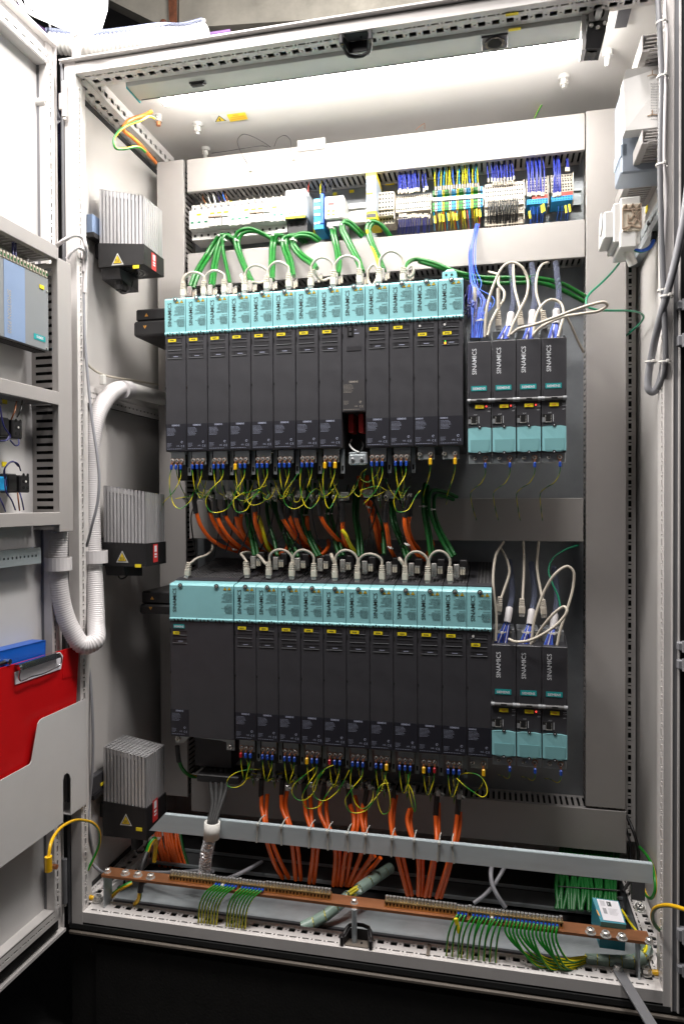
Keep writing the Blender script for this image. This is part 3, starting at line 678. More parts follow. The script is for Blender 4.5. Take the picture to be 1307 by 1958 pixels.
    # earthing bracket below
    if wide:
        m = MB(); zb = zt-H; y = FY+.012
        m.prism([(x0+.008, y, zb), (x0+W-.003, y, zb), (x0+W-.003, y, zb-.026), (x0+W-.022, y, zb-.026), (x0+W-.022, y, zb-.009), (x0+W-.036, y, zb-.006), (x0+.040, y, zb-.003), (x0+.030, y, zb-.012), (x0+.026, y, zb-.018), (x0+.006, y, zb-.018)], (0, .0025, 0), 'zinc'); m.build('bracket', t)
        for cx, cz in ((x0+.013, zb-.009), (x0+W-.013, zb-.018)): m = MB(); screw(m, (cx, y, cz), .006, 'nickel', .005); m.build('bracket_screw', t)
        m = MB(); m.box(x0+.03, x0+W-.03, FY+.06, FY+.11, zb-.085, zb-.014, 'charcoal'); m.box(x0+.052, x0+W+.003, FY+.02, FY+.09, zb-.105, zb-.088, 'black', .002); m.build('terminal_housing', t)
    elif kind == 'line':
        m = MB()
        for cx in (x0+.012, x0+.034): m.box(cx-.0055, cx+.0055, FY+.03, FY+.07, zt-.301, zt-.262, 'red_label', .001); m.box(cx-.006, cx+.006, FY+.028, FY+.07, zt-.262, zt-.256, 'black')
        m.build('connector', t)
        m = MB(); m.box(x0+.001, x0+W-.001, FY+.08, FY+.26, zt-.336, zt-.262, 'charcoal_edge'); m.build('rear_housing', t)
    else:
        zb = zt-H; n = 3 if kind == 'motor' else 2; y = FY+.012
        m = MB(); m.box(x0+.007, x0+.0405, y, y+.0025, zb-.0285 if n == 3 else zb-.026, zb, 'zinc', .0008); m.build('bracket', t)
        xs = (x0+.0115, x0+.0225, x0+.0335) if n == 3 else (x0+.0105, x0+.0325)
        for cx in xs: m = MB(); screw(m, (cx, y, zb-.0195 if n == 3 else zb-.015), .0048, 'nickel', .005); m.build('bracket_screw', t)
        if n == 3:
            m = MB(); m.box(x0+.0415, x0+.0495, y+.012, y+.0135, zb-.052, zb, 'zinc'); m.box(x0+.0435, x0+.0475, y+.0112, y+.0119, zb-.045, zb-.035, 'void'); m.build('shield_plate', t)
            m = MB(); m.box(x0+.008, x0+.034, y+.03, y+.075, zb-.062, zb-.004, 'black', .002); m.box(x0+.012, x0+.030, y+.026, y+.03, zb-.03, zb-.018, 'charcoal', .001); m.build('motor_plug', t)
            m = MB()
            for dx in (.0185, .0212): m.box(x0+dx, x0+dx+.0007, y+.045, y+.047, zb-.105, zb-.03, 'steel')
            m.build('support_rod', t)
            for dx in (.0185, .033): m = MB(); screw(m, (x0+dx, y+.044, zb-.102), .0048, 'nickel', .006); m.box(x0+dx-.004, x0+dx+.004, y+.048, y+.056, zb-.110, zb-.094, 'steel', .001); m.build('shield_clamp', t)
    return t
ZU, ZL = 1.5505, .9235
GU, GL = 'upper row of teal and charcoal drive modules', 'lower row of teal and charcoal drive modules'
XU = [-.7105+.0498*i for i in range(13)]
upper = []
proto = drive(XU[0], ZU, 'slim drive module, leftmost of the upper row, beside the black side box', group=GU); upper.append(proto)
line = drive(XU[8], ZU, 'short drive module in the upper row with a slide switch and two red plugs', 'line', group=GU)
sup = drive(XU[11], ZU, 'twelfth module of the upper row, white knob in its top window', 'supply', group=GU)
index_tree()
for i in range(1, 13):
    if i == 8: upper.append(line); continue
    if i == 11: upper.append(sup); continue
    if i == 12: upper.append(copy_thing(sup, (XU[12]-XU[11], 0, 0), 'rightmost module of the upper row, with glowing amber and green indicator', GU)); continue
    upper.append(copy_thing(proto, (XU[i]-XU[0], 0, 0), 'slim drive module, %s in the upper row, teal cover over charcoal body' % ordn(i), GU))
m = MB(); x = XU[12]+.0135; m.cyl((x, FY+.0005, ZU-.1255), (x, FY-.0005, ZU-.1255), .0013, 'led_green', 8); m.box(x-.0018, x+.0018, FY-.0008, FY+.0004, ZU-.1312, ZU-.1275, 'led_orange'); m.build('indicator_light', upper[12])
# teal terminal block clipped on top of the last module
m = MB(); a = P(845, 538, .165); e = P(872, 518, .165); m.box(a.x, e.x, .165, .20, a.z, e.z, 'teal', .001); m.prism([(a.x+.004, .165, e.z), (e.x-.003, .165, e.z), (e.x-.008, .18, e.z+.009), (a.x+.009, .18, e.z+.009)], (0, .014, 0), 'teal')
for dx in (.008, .019): m.cyl((a.x+dx, .1655, a.z+.012), (a.x+dx, .1640, a.z+.012), .0024, 'print_black', 8)
tag(m.build('terminal_plug', None, a), 'small teal terminal plug on top of the rightmost upper drive module', 'plug')
XLo = [-.7035] + [-.5525+.0495*i for i in range(11)]
big = drive(XLo[0], ZL, 'extra wide drive module at the left end of the lower row', wide=True, w_=.1485, group=GL)
lower = [big]
suplow = copy_thing(sup, (XLo[11]-XU[11], 0, ZL-ZU), 'rightmost module of the lower row, white knob and lower yellow tag, no cable on top', GL)
for i in range(1, 11): lower.append(copy_thing(proto, (XLo[i]-XU[0], 0, ZL-ZU), 'slim drive module in the lower row, %s counted from the extra wide one' % ['first', 'second', 'third', 'fourth', 'fifth', 'sixth', 'seventh', 'eighth', 'ninth', 'tenth'][i-1], GL))
lower.append(suplow)
# cable lugs hanging from the brackets (parts of the earth wires further down use the same colours)
LUGS_U = ['bbb', 'bbb', 'bbb', 'ybb', 'bbb', 'bbb', 'bbb', 'yby', None, 'bbb', 'bbb', ' y', ' y']
LUGS_L = [None, 'rbb', 'bbb', 'bbb', 'ybb', 'rbb', 'bbb', 'bby', 'bbb', 'ybr', 'bbb', ' y']
# black side boxes with orange triangles on the left of both rows
def sidebox(px0, px1, py0, py1, lab, split):
    a, e = P(px0, py0, .17), P(px1, py1, .17); t = thing('side_box', lab, 'housing', (a.x, .2, e.z), 'black boxes left of the drive rows')
    zs = P((px0+px1)/2, split, .17).z
    m = MB(); m.box(a.x+.003, e.x, .175, .40, zs+.0008, a.z, 'black', .003); m.build('upper_shell', t)
    m = MB(); m.box(a.x, e.x, .17, .40, e.z, zs-.0008, 'black', .004); m.build('lower_shell', t)
    cx = a.x+.030
    m = MB(); tri(m, (cx, .1745, (zs+a.z)/2), .0055, col='orange_warn'); m.build('hazard_triangle', t)
    m = MB(); tri(m, (cx-.0015, .1695, (zs+e.z)/2+.002), .0055, True, 'orange_warn'); m.build('hazard_triangle', t)
sidebox(255, 318, 591, 640, 'black box with two orange triangles, left of the upper drive row', 612)
sidebox(266, 330, 1131, 1176, 'black box with two orange triangles, left of the lower drive row', 1156)
# ================================================================== CONTROL UNITS
def control(x0, zt, lab, W=.0465, led=True, group=None):
    hb = .031 if zt > 1.2 else .022
    t = thing('control_unit', lab, 'control unit', (x0+W/2, FY+.1, zt-.225), group)
    m = MB(); m.box(x0, x0+W, FY, FY+.15, zt-.1175, zt, 'charcoal', .001); m.box(x0, x0+W-.0008, FY+.001, FY+.15, zt-.224, zt-.119, 'charcoal', .001)
    for dx in (.0018, W-.0026): m.box(x0+dx, x0+dx+.0009, FY-.0006, FY+.001, zt-.113, zt-.101, 'void')
    m.build('body', t)
    m = MB(); m.text('SINAMICS', (x0+W*.37, FY-.0004, zt-.066), Z1, -X1, .0120, 'print_white', sx=1.0); m.build('lettering', t)
    m = MB(); m.box(x0+W*.15, x0+W*.80, FY-.0008, FY, zt-.0985, zt-.0885, 'teal_logo'); m.text('SIEMENS', (x0+W*.475, FY-.0011, zt-.0962), X1, Z1, .0068, 'print_white', 'CENTER', sx=1.0); m.build('logo', t)
    m = MB(); m.cyl((x0-.0005, FY-.002, zt-.1183), (x0+W+.0003, FY-.002, zt-.1183), .0037, 'grille', 12)
    for dx in (0, W-.006): m.cyl((x0+dx-.0006, FY-.002, zt-.1183), (x0+dx+.0058, FY-.002, zt-.1183), .0044, 'box_grey', 12)
    m.box(x0+W*.38, x0+W*.62, FY-.0062, FY-.004, zt-.1195, zt-.1162, 'void'); m.build('hinge_bar', t)
    m = MB(); m.box(x0+W*.32, x0+W*.68, FY-.001, FY+.0006, zt-.1335, zt-.1265, 'yellow_tag'); m.quad((x0+W*.42, FY-.0013, zt-.1313), (x0+W*.57, FY-.0013, zt-.1313), (x0+W*.57, FY-.0013, zt-.1290), (x0+W*.42, FY-.0013, zt-.1290), 'orange_warn'); m.build('tag', t)
    m = MB()
    for k, (s, dz) in enumerate((('RDY', -.1285), ('COM', -.1322), ('OPT', -.1395))): m.text(s, (x0+W*.83, FY+.0006, zt+dz-.001), X1, Z1, .0030, 'print_white')
    m.text('X127', (x0+W*.25, FY+.0006, zt-.1465), X1, Z1, .0030, 'print_white'); m.quad((x0+W*.455, FY+.0006, zt-.163), (x0+W*.475, FY+.0006, zt-.163), (x0+W*.475, FY+.0006, zt-.149), (x0+W*.455, FY+.0006, zt-.149), 'print_white')
    m.build('port_print', t)
    if led: m = MB(); m.cyl((x0+W*.78, FY+.001, zt-.1295), (x0+W*.78, FY-.0006, zt-.1295), .0017, 'led_red', 10); m.build('indicator_light', t)
    m = MB(); m.box(x0+.001, x0+W*.40, FY-.0005, FY+.0008, zt-.1645, zt-.1485, 'void'); m.box(x0+.001, x0+W*.13, FY-.0008, FY-.0005, zt-.164, zt-.1545, 'box_grey'); m.box(x0+W*.14, x0+W*.385, FY-.001, FY-.0006, zt-.1645, zt-.1628, 'nickel')
    m.box(x0+W*.14, x0+W*.16, FY-.001, FY-.0006, zt-.1628, zt-.150, 'nickel'); m.box(x0+W*.365, x0+W*.385, FY-.001, FY-.0006, zt-.1628, zt-.150, 'nickel'); m.build('network_port', t)
    m = MB(); zA, zB = zt-.171, zt-.2215; cx = x0+W/2
    m.prism([(x0+.0008, FY-.0015, zA-.002), (x0+W*.25, FY-.0025, zA), (x0+W*.75, FY-.0025, zA), (x0+W-.0008, FY-.0015, zA-.002), (x0+W-.0008, FY-.0015, zB+.002), (x0+W*.75, FY-.0025, zB), (x0+W*.25, FY-.0025, zB), (x0+.0008, FY-.0015, zB+.002)][::-1], (0, .004, 0), 'teal')
    cv = m.build('blank_cover', t)
    m = MB(); m.prism([(x0+.005, FY-.0029, zt-.196), (x0+W-.004, FY-.0029, zt-.196), (x0+W-.0055, FY-.0029, zB+.003), (x0+W*.7, FY-.0029, zB+.0015), (x0+W*.3, FY-.0029, zB+.0015), (x0+.006, FY-.0029, zB+.003)][::-1], (0, .0006, 0), 'teal_dark'); m.build('label_field', cv)
    for z in (zA+.001, zB-.0008): m = MB(); m.cyl((cx, FY-.0035, z), (cx, FY, z), .0036, 'black', 10); m.quad((cx-.0013, FY-.0038, z-.0009), (cx+.0013, FY-.0038, z-.0009), (cx+.0006, FY-.0038, z+.0012), (cx-.0006, FY-.0038, z+.0012), 'print_white'); m.build('latch', t)
    m = MB(); m.box(x0+.0015, x0+W-.0015, FY+.008, FY+.0105, zt-.243, zt-.222, 'zinc', .001); m.build('bracket', t)
    for f in (.30, .74): m = MB(); screw(m, (x0+W*f, FY+.008, zt-.2325), .0042, 'nickel', .0045); m.build('bracket_screw', t)
    m = MB(); m.box(x0+.002, x0+W-.002, FY+.055, FY+.12, zt-.002, zt+hb, 'box_grey', .001); m.box(x0+W*.46, x0+W*.5, FY+.02, FY+.05, zt-.002, zt+.02, 'charcoal'); m.cyl((x0+W*.8, FY+.0545, zt+hb-.006), (x0+W*.8, FY+.053, zt+hb-.006), .0022, 'nickel', 8)
    m.prism([(x0+W-.0012, FY+.002, zt), (x0+W-.0012, FY+.05, zt+.016), (x0+W-.0012, FY+.05, zt)], (.001, 0, 0), 'charcoal'); m.build('connector_block', t)
    return t
ctl = control(-.0550, 1.4208, 'control unit, leftmost of the upper four, next to the drive row', group='charcoal control units right of the drive rows')
index_tree()
for i, s in ((1, 'second of the upper four'), (2, 'third of the upper four')): copy_thing(ctl, (.0475*i, 0, 0), 'control unit, %s, its red light on' % s, 'charcoal control units right of the drive rows')
control(-.0550+.0475*3, 1.4208, 'control unit, rightmost of the upper four, without a red light', led=False, group='charcoal control units right of the drive rows')
cl = control(-.0092, .8165, 'control unit, leftmost of the lower three, unlit', led=False, group='charcoal control units right of the drive rows', W=.0478)
control(-.0092+.0487, .8165, 'control unit, middle of the lower three, with a red light glowing', led=True, group='charcoal control units right of the drive rows', W=.0478)
control(-.0092+.0487*2, .8165, 'control unit, rightmost of the lower three, unlit', led=False, group='charcoal control units right of the drive rows', W=.0478)
# ================================================================== DEVICES ON THE TOP RAIL
def zY(py, px, Y): return P(px, py, Y).z
m = MB(); 
for dz in (0,): m.box(-.742, .19, .408, .4085, 1.777, 1.812, 'zinc'); m.box(-.742, .19, .402, .4085, 1.808, 1.8125, 'zinc'); m.box(-.742, .19, .402, .4085, 1.7765, 1.781, 'zinc')
tag(m.build('mounting_rail', None, (-.27, .408, 1.795)), 'zinc mounting rail carrying breakers and terminals between the two top ducts', 'rail')
GB = 'white miniature circuit breakers on the top rail'
def breaker_mesh(kind):
    m = MB(); w_ = .0176; a, e = .0003, w_-.0003; Y0 = .34; 
    body = [(.405, .045), (.358, .045), (.358, .024), (.342, .024), (.342, -.022), (.358, -.022), (.358, -.045), (.405, -.045)]
    return m, body, a, e
def breaker(x, zc, kind, lab):
    t = thing('circuit_breaker', lab, 'circuit breaker', (x+.0088, .40, zc-.045), GB)
    m = MB(); a, e = x+.0003, x+.0174
    prof = [(.405, .043), (.352, .043), (.352, .0255), (.336, .0235), (.336, -.022), (.352, -.024), (.352, -.043), (.405, -.043)]
    m.prism([(a, y, zc+z) for y, z in prof], (e-a, 0, 0), 'white_plastic')
    m.cyl((x+.0088, .3525, zc+.034), (x+.0088, .3512, zc+.034), .0030, 'grey_dark', 10); m.cyl((x+.0088, .3525, zc-.033), (x+.0088, .3512, zc-.033), .0033, 'black', 10); m.build('body', t)
    if kind == 'g':
        m = MB(); m.box(x+.0055, x+.0125, .3348, .3362, zc-.008, zc-.0045, 'green_teal'); m.build('flag', t)
        m = MB(); m.box(x+.003, x+.0145, .3345, .3362, zc-.0215, zc-.012, 'white_plastic', .001); m.build('toggle', t)
    else:
        m = MB(); m.box(x+.001, x+.0166, .326, .336, zc-.0015, zc+.0035, 'beige_dark' if kind == 'b' else 'white_plastic', .001); m.box(x+.001, x+.0166, .329, .336, zc-.022, zc-.002, 'white_plastic', .001); m.build('toggle', t)
    if kind in 'by' or random.random() < .3: m = MB(); m.box(x+.003, x+.0146, .3352, .3360, zc+.010, zc+.0145, 'yellow_tag'); m.build('marker', t)
kinds = 'gggbbbgggbbbbbggg'[:14]
xb0 = -.7365; seq = 'gggbbwgggbbwgg'
for i in range(14):
    breaker(xb0+i*.0176, 1.797, {'w': 'w'}.get(seq[i], seq[i]), '%s of the fourteen white breakers, %s' % (ordn(i, 14), {'g': 'with a small green flag', 'b': 'with a brown handle', 'w': 'with a pale handle'}[seq[i]]))
# three pole motor breaker
x = xb0+14*.0176+.001; t = thing('motor_breaker', 'taller white three pole breaker with dark underside, right of the slim breakers', 'circuit breaker', (x+.025, .4, 1.75)); zc = 1.800
m = MB(); m.box(x, x+.051, .335, .405, zc-.018, zc+.046, 'white_plastic', .0015); m.box(x+.001, x+.050, .350, .405, zc-.052, zc-.018, 'black', .001); m.build('body', t)
m = MB(); m.box(x+.002, x+.049, .334, .336, zc-.022, zc-.0165, 'yellow_tag'); m.build('marker', t)
m = MB(); m.box(x+.008, x+.032, .3335, .3355, zc+.006, zc+.014, 'grey_cable'); m.box(x+.008, x+.032, .3335, .3355, zc-.004, zc+.003, 'white_tie')
for k in range(3): m.cyl((x+.011+k*.012, .3352, zc-.009), (x+.011+k*.012, .334, zc-.009), .0027, 'grey_dark', 8); m.cyl((x+.010+k*.014, .3502, zc-.030), (x+.010+k*.014, .348, zc-.030), .0042, 'void', 8)
m.build('terminals', t)
# blue relay socket
a, e = P(598, 440, .34), P(619, 376, .34); t = thing('relay_socket', 'translucent blue relay socket between the tall breaker and the small controller', 'relay', (a.x, .4, a.z))
m = MB(); m.box(a.x, e.x-.008, .345, .405, a.z+.028, e.z, 'sky_blue', .001); m.box(e.x-.0075, e.x, .335, .405, a.z+.012, e.z+.006, 'wire_bright', .001); m.box(a.x+.003, e.x-.001, .338, .405, a.z, a.z+.026, 'sky_blue', .001); m.build('body', t)
m = MB(); 
for k in range(3): m.box(a.x+.002, e.x-.010, .3435, .345, e.z-.010-k*.016, e.z-.004-k*.016, 'pale_blue')
for k in range(2): m.cyl((a.x+.007+k*.009, .3375, a.z+.014), (a.x+.007+k*.009, .336, a.z+.014), .003, 'nickel', 8)
m.build('contacts', t)
# small controller with red display
t = thing('inverter', 'small white controller with a red glowing display and four yellow keys', 'controller', P(638, 437, .34))
a, e = P(620, 430, .335), P(657, 372, .335); m = MB(); m.box(a.x, e.x, .335, .405, a.z+.012, e.z, 'white_plastic', .003); m.box(a.x+.003, e.x-.002, .342, .405, a.z-.004, a.z+.012, 'grey_cable', .002); m.build('body', t)
d0, d1 = P(623, 393, .334), P(640, 386, .334); m = MB(); m.box(d0.x, d1.x, .334, .3352, d0.z, d1.z, 'print_white'); m.box(d0.x+.005, d1.x-.0015, .3332, .334, d0.z+.001, d1.z-.001, 'red_display'); m.build('display', t)
for px in (628, 637):
    for py in (403, 410): c = P(px, py, .334); m = MB(); m.box(c.x-.003, c.x+.003, .3332, .3352, c.z-.0018, c.z+.0018, 'yellow_tag', .0006); m.build('key', t)
m = MB(); a = P(657, 402, .39); e = P(700, 392, .39); m.box(a.x, e.x, .385, .40, a.z, e.z+.004, 'white_plastic'); m.box(a.x, e.x, .385, .40, a.z-.034, a.z-.014, 'white_plastic'); m.box(a.x, e.x, .392, .40, a.z-.014, a.z, 'steel'); m.cyl((a.x+.006, .385, a.z-.018), (a.x+.006, .382, a.z-.018), .003, 'nickel', 8)
tag(m.build('blank_strip', None, a), 'empty white covered stretch of rail right of the red display controller', 'cover')
# safety relay
t = thing('safety_relay', 'tall pale blue and yellow slim relay standing higher than its neighbours', 'relay', P(711, 425, .33))
a, e = P(700, 420, .32), P(719, 328, .32); m = MB(); m.box(a.x, e.x, .32, .405, a.z+.018, e.z-.012, 'pale_blue', .001); m.build('body', t)
m = MB(); m.box(a.x, e.x, .319, .405, e.z-.012, e.z, 'yellow_tag', .001); m.build('end_cap', t); m = MB(); m.box(a.x, e.x, .319, .405, a.z, a.z+.018, 'yellow_tag', .001); m.build('end_cap', t)
m = MB(); m.box(a.x+.001, e.x-.001, .3185, .3202, e.z-.016, e.z-.010, 'white_plastic'); m.box(a.x+.003, e.x-.003, .3182, .3186, e.z-.0145, e.z-.0135, 'print_black'); m.box(a.x+.001, e.x-.008, .3190, .3202, e.z-.051, e.z-.046, 'yellow_tag'); m.box(a.x+.001, e.x-.001, .3180, .3192, a.z+.004, a.z+.012, 'charcoal')
m.box(a.x+.006, a.x+.008, .319, .3202, e.z-.068, e.z-.058, 'print_black'); m.build('front_print', t)
# terminal blocks ----------------------------------------------------
def terminals(name, lab, px0, px1, top, bot, cols, tiers, tcol, Y=.345, pits=2, cat='terminal block', group='rows of terminals on the top rail'):
    """px/py extents measured at the left edge; tiers: list of (fraction from top, height fraction, depth offset)"""
    a, e = P(px0, bot, Y), P(px1, bot-(px1-px0)*.075, Y); zt = P(px0, top, Y).z; zb = a.z; H = zt-zb; n = cols; p = (e.x-a.x)/n
    t = thing(name, lab, cat, (a.x, .4, zb), group)
    for i in range(n):
        m = MB(); x0 = a.x+i*p; c = tcol(i)
        for (f0, f1, dy) in tiers:
            z1, z0 = zt-f0*H, zt-f1*H; m.box(x0+.0002, x0+p-.0002, Y+dy, .405, z0, z1-.0003, c)
            for k in range(pits):
                zz = z1-(z1-z0)*(k+.5)/pits; hs = min(p, (z1-z0)/pits)*.30
                m.box(x0+p/2-hs, x0+p/2+hs, Y+dy-.0004, Y+dy+.001, zz-hs, zz+hs, 'black' if c != 'white_tie' else 'grey_dark')
        m.build('terminal', t)
    m = MB(); m.box(e.x+.0002, e.x+.0025, Y+.004, .405, zb+.004, zt-.004, 'beige', .0005); m.build('end_plate', t)
    return t, a.x, p, zt, zb
T1 = [(0, .16, .02), (.16, .34, .012), (.34, .66, 0), (.66, .84, .012), (.84, 1, .02)]
terminals('feed_terminal', 'dense beige clamp block right next to the tall blue and yellow relay', 723, 752, 366, 424, 5, [(0, .3, .006), (.3, .62, 0), (.62, .8, .004), (.8, 1, .016)], lambda i: 'beige', pits=2)
terminals('terminal_strip', 'first long beige terminal strip with blue wires above and below', 756, 822, 372, 416, 15, [(0, .14, .012), (.14, .30, .004), (.30, .78, 0), (.78, 1, .012)], lambda i: 'beige', pits=2)
terminals('terminal_strip', 'terminal strip in alternating green, yellow and blue with white marker band', 826, 922, 362, 404, 21, [(0, .2, .008), (.38, 1, .0)], lambda i: ['wire_green', 'yellow_tag', 'sky_blue', 'beige'][(i*7+i//3) % 4], pits=4)
b = MB(); a, e = P(826, 382, .343), P(922, 375, .343); b.prism([(a.x, .3425, a.z-.003), (e.x, .3425, e.z-.003), (e.x, .3425, e.z+.004), (a.x, .3425, a.z+.004)][::-1], (0, .02, 0), 'white_plastic'); tag(b.build('marker_band', None, a), 'white marker band along the green, yellow and blue terminals', 'marker')
terminals('terminal_strip', 'tall beige multi storey terminal strip with black wires below', 926, 1000, 345, 428, 16, [(0, .18, .02), (.18, .30, .010), (.30, .42, .004), (.42, .62, 0), (.62, .8, .006), (.8, 1, .014)], lambda i: 'beige', pits=1)
def bus(lab, px0, px1, top):
    t, ax, p, zt, zb = terminals('bus_terminal', lab, px0, px1, top, top+62, 8, [(0, .2, .02), (.22, .44, .008), (.46, .66, 0)], lambda i: 'beige')
    m = MB(); H = zt-zb; m.box(ax+.012, ax+8*p, .3435, .40, zt-H*.78, zt-H*.67, 'red_block'); m.build('red_tier', t)
    m = MB(); m.box(ax, ax+8*p, .3425, .40, zt-H*.94, zt-H*.79, 'sky_blue')
    for i in range(8):
        for k in range(2): m.box(ax+(i+.3)*p, ax+(i+.7)*p, .342, .3430, zt-H*(.83+k*.07)-.001, zt-H*(.83+k*.07)+.001, 'void')
    m.build('blue_tier', t)
bus('beige, red and blue bus terminal, left one of the two', 1006, 1046, 334); bus('beige, red and blue bus terminal, right one of the two', 1053, 1094, 328)
b = MB()
for px, py, wd in ((620, 383, 8), (440, 385, 8), (672, 366, 8), (745, 351, 16), (455, 392, 6), (640, 371, 7)): c = P(px, py, .416); b.box(c.x-wd*.0007, c.x+wd*.0007, .4150, .4165, c.z-.0035, c.z+.0035, 'yellow_tag')
o = tag(b.build('plate_marker'), 'small yellow markers stuck on the plate behind the breakers', 'marker', kind='stuff')
# wires into the terminals ---------------------------------------------
rw = random.Random(5)
def tw(px0, py0, px1, py1, m, lab, grp, r=.0009, Y0=.365, Y1=.342, ferr='beige', stripe=None, slack=2, sl=0):
    A, B = P(px0, py0, Y0), P(px1, py1, Y1); mid = (A+B)/2+V((rw.uniform(-1, 1)*.001*slack, -.004-sl, 0))
    q = [A, mid, B]; d = (q[-1]-q[-2]).normalized()
    ex = [('ferrule', lambda e, q_: e.cyl(q_[-1]-V((0, 0, -.0035 if A.z > B.z else .0035)), q_[-1]+V((0, 0, -.0045 if A.z > B.z else .0045)), .0021, ferr, 6))] if ferr else None
    wire('terminal_wire', lab, 'wire', q, r, m, grp, stripe, n=5, res=4, extra=ex)
def fan(n, px0, px1, dy, yt, yb, m, lab, spread=0, **k):
    for i in range(n):
        f = (i+.5)/n; px = px0+(px1-px0)*f; sl = -(px-px0)*dy
        tw(px+rw.uniform(-spread, spread)-2, yt+sl+rw.uniform(-2, 2), px, yb+sl+rw.uniform(-2, 2), m, lab+', '+ordn(i, n), lab+' group', **k)
fan(14, 760, 802, .075, 326, 366, 'wire_blue', 'thin blue wire dropping into the first beige terminal strip', 2)
fan(3, 808, 818, .075, 330, 362, 'wire_blue', 'thin blue wire near the right end of the first beige strip', 2)
fan(15, 762, 822, .02, 446, 414, 'wire_blue', 'thin blue wire leaving the first beige strip downwards', 2)
fan(9, 930, 985, .075, 310, 345, 'wire_blue', 'thin blue wire dropping into the tall beige terminal strip', 3)
fan(8, 940, 982, .075, 308, 350, 'wire_blue', 'thin blue wire of the back row above the tall beige strip', 3, Y0=.38, Y1=.36)
fan(9, 1008, 1040, .05, 302, 372, 'wire_blue', 'blue wire reaching down to the left red and blue terminal', 3, r=.0013, sl=.012)
fan(6, 1056, 1072, .05, 300, 372, 'wire_blue', 'blue wire reaching down to the right red and blue terminal', 2, r=.0013, sl=.012)
fan(3, 1080, 1088, .05, 303, 322, 'wire_blue', 'short blue wire at the right end of the terminal row', 2)
fan(16, 932, 990, .075, 436, 384, 'wire_black', 'black wire hanging from the tall beige terminal strip', 2, sl=.006, ferr=None, r=.0012)
fan(12, 935, 992, .075, 430, 392, 'wire_black', 'black wire of the lower tier of the tall beige strip', 3, sl=.010, ferr=None, r=.0012)
fan(7, 1012, 1040, .05, 428, 396, 'wire_bright', 'bright blue wire below the left red and blue terminal', 2, ferr=None)
fan(4, 1064, 1090, .05, 424, 392, 'wire_bright', 'bright blue wire below the right red and blue terminal', 2, ferr=None)
tc = ['wire_green', 'wire_bright', 'wire_green', 'sky_blue', 'wire_green', 'wire_yellow']
for i in range(17):
    px = 832+i*5.1; c = tc[i % 6]; lb = {'wire_green': 'green and yellow wire above the coloured strip', 'wire_bright': 'bright blue wire above the coloured strip', 'sky_blue': 'light blue wire above the coloured strip', 'wire_yellow': 'yellow wire above the coloured strip'}[c]
    tw(px+rw.uniform(-3, 3), 320-(px-832)*.085, px, 360-(px-832)*.085, c, lb+', '+ordn(i, 17), 'wires above the green and blue terminals', stripe='wire_yellow' if c == 'wire_green' else None, ferr='beige_dark' if i % 4 == 3 else 'beige')
bc = ['sky_blue', 'wire_brown', 'wire_green', 'wire_yellow', 'orange_cable']
for i in range(20):
    px = 829+i*4.5; c = bc[i % 5]; lb = {'wire_green': 'green and yellow wire', 'sky_blue': 'light blue wire', 'wire_yellow': 'yellow wire', 'wire_brown': 'brown wire', 'orange_cable': 'orange wire'}[c]+' below the coloured terminal strip'
    tw(px+rw.uniform(-2, 2)+3, 442-(px-832)*.08, px, 406-(px-832)*.08, c, lb+', '+ordn(i, 20), 'wires below the green and blue terminals', stripe='wire_yellow' if c == 'wire_green' else None, ferr=None)
GT = 'yellow wire markers under the terminals'
for i, (px, py) in enumerate(((831, 420), (840, 417), (847, 417), (857, 415), (866, 414), (872, 415), (887, 411), (911, 407), (917, 408), (1012, 411), (1035, 400), (1039, 397), (1081, 400), (1088, 398))):
    c = P(px, py, .338); mm = MB(); mm.obox(c, V((1, 0, .12)).normalized(), Y1, V((-.12, 0, 1)).normalized(), .0022, .0015, .0085, 'yellow_tag', .0004)
    tag(mm.build('wire_marker', None, c), 'yellow sleeve marker, %s in the row below the terminals' % ordn(i, 14), 'wire marker', GT)
# wires and ferrules above / below the breakers
for i, (px, c) in enumerate(((385, 'wire_black'), (394, 'wire_brown'), (403, 'wire_white'), (412, 'white_plastic'), (422, 'wire_navy'), (432, 'wire_bright'), (437, 'wire_brown'), (459, 'wire_black'), (473, 'wire_black'), (486, 'wire_black'), (499, 'wire_black'), (509, 'wire_black'), (522, 'wire_black'), (538, 'wire_black'))):
    tw(px-6, 372-(px-380)*.09, px, 392-(px-380)*.095, c, 'short %s wire above the breakers, %s of fourteen' % ({'wire_black': 'black', 'wire_brown': 'brown', 'wire_white': 'white', 'white_plastic': 'thick white', 'wire_navy': 'navy', 'wire_bright': 'blue'}[c], ordn(i, 14)), 'short wires above the breakers', r=.0024 if c == 'white_plastic' else .0014, Y1=.348)
for i, (px, c) in enumerate(((571, 'wire_black'), (577, 'wire_black'), (583, 'wire_black'), (589, 'red_block'), (612, 'wire_yellow'), (620, 'wire_navy'), (628, 'wire_black'), (632, 'wire_black'))):
    tw(px+3, 345, px, 372, c, 'thin wire above the tall breaker and blue relay, %s of eight' % ordn(i, 8), 'thin wires above the tall breaker and relay', Y1=.348, ferr='white_plastic' if i < 4 else None)
for i, px in enumerate((390, 401, 412, 424, 474, 485, 497, 509, 522)):
    c = P(px, 462-(px-390)*.10, .362); mm = MB(); mm.cyl(c, c+V((0, 0, .014)), .0022, 'beige', 6); mm.box(c.x-.004, c.x+.003, c.y-.003, c.y+.003, c.z+.014, c.z+.020, 'lug_yellow'); tag(mm.build('ferrule', None, c), 'ferrule with a yellow collar below the breakers, %s' % ordn(i, 9), 'ferrule', 'ferrules below the breakers')
tw(608, 462, 600, 438, 'wire_yellow', 'yellow wire leaving the blue relay socket downwards', None, r=.0018, ferr=None)
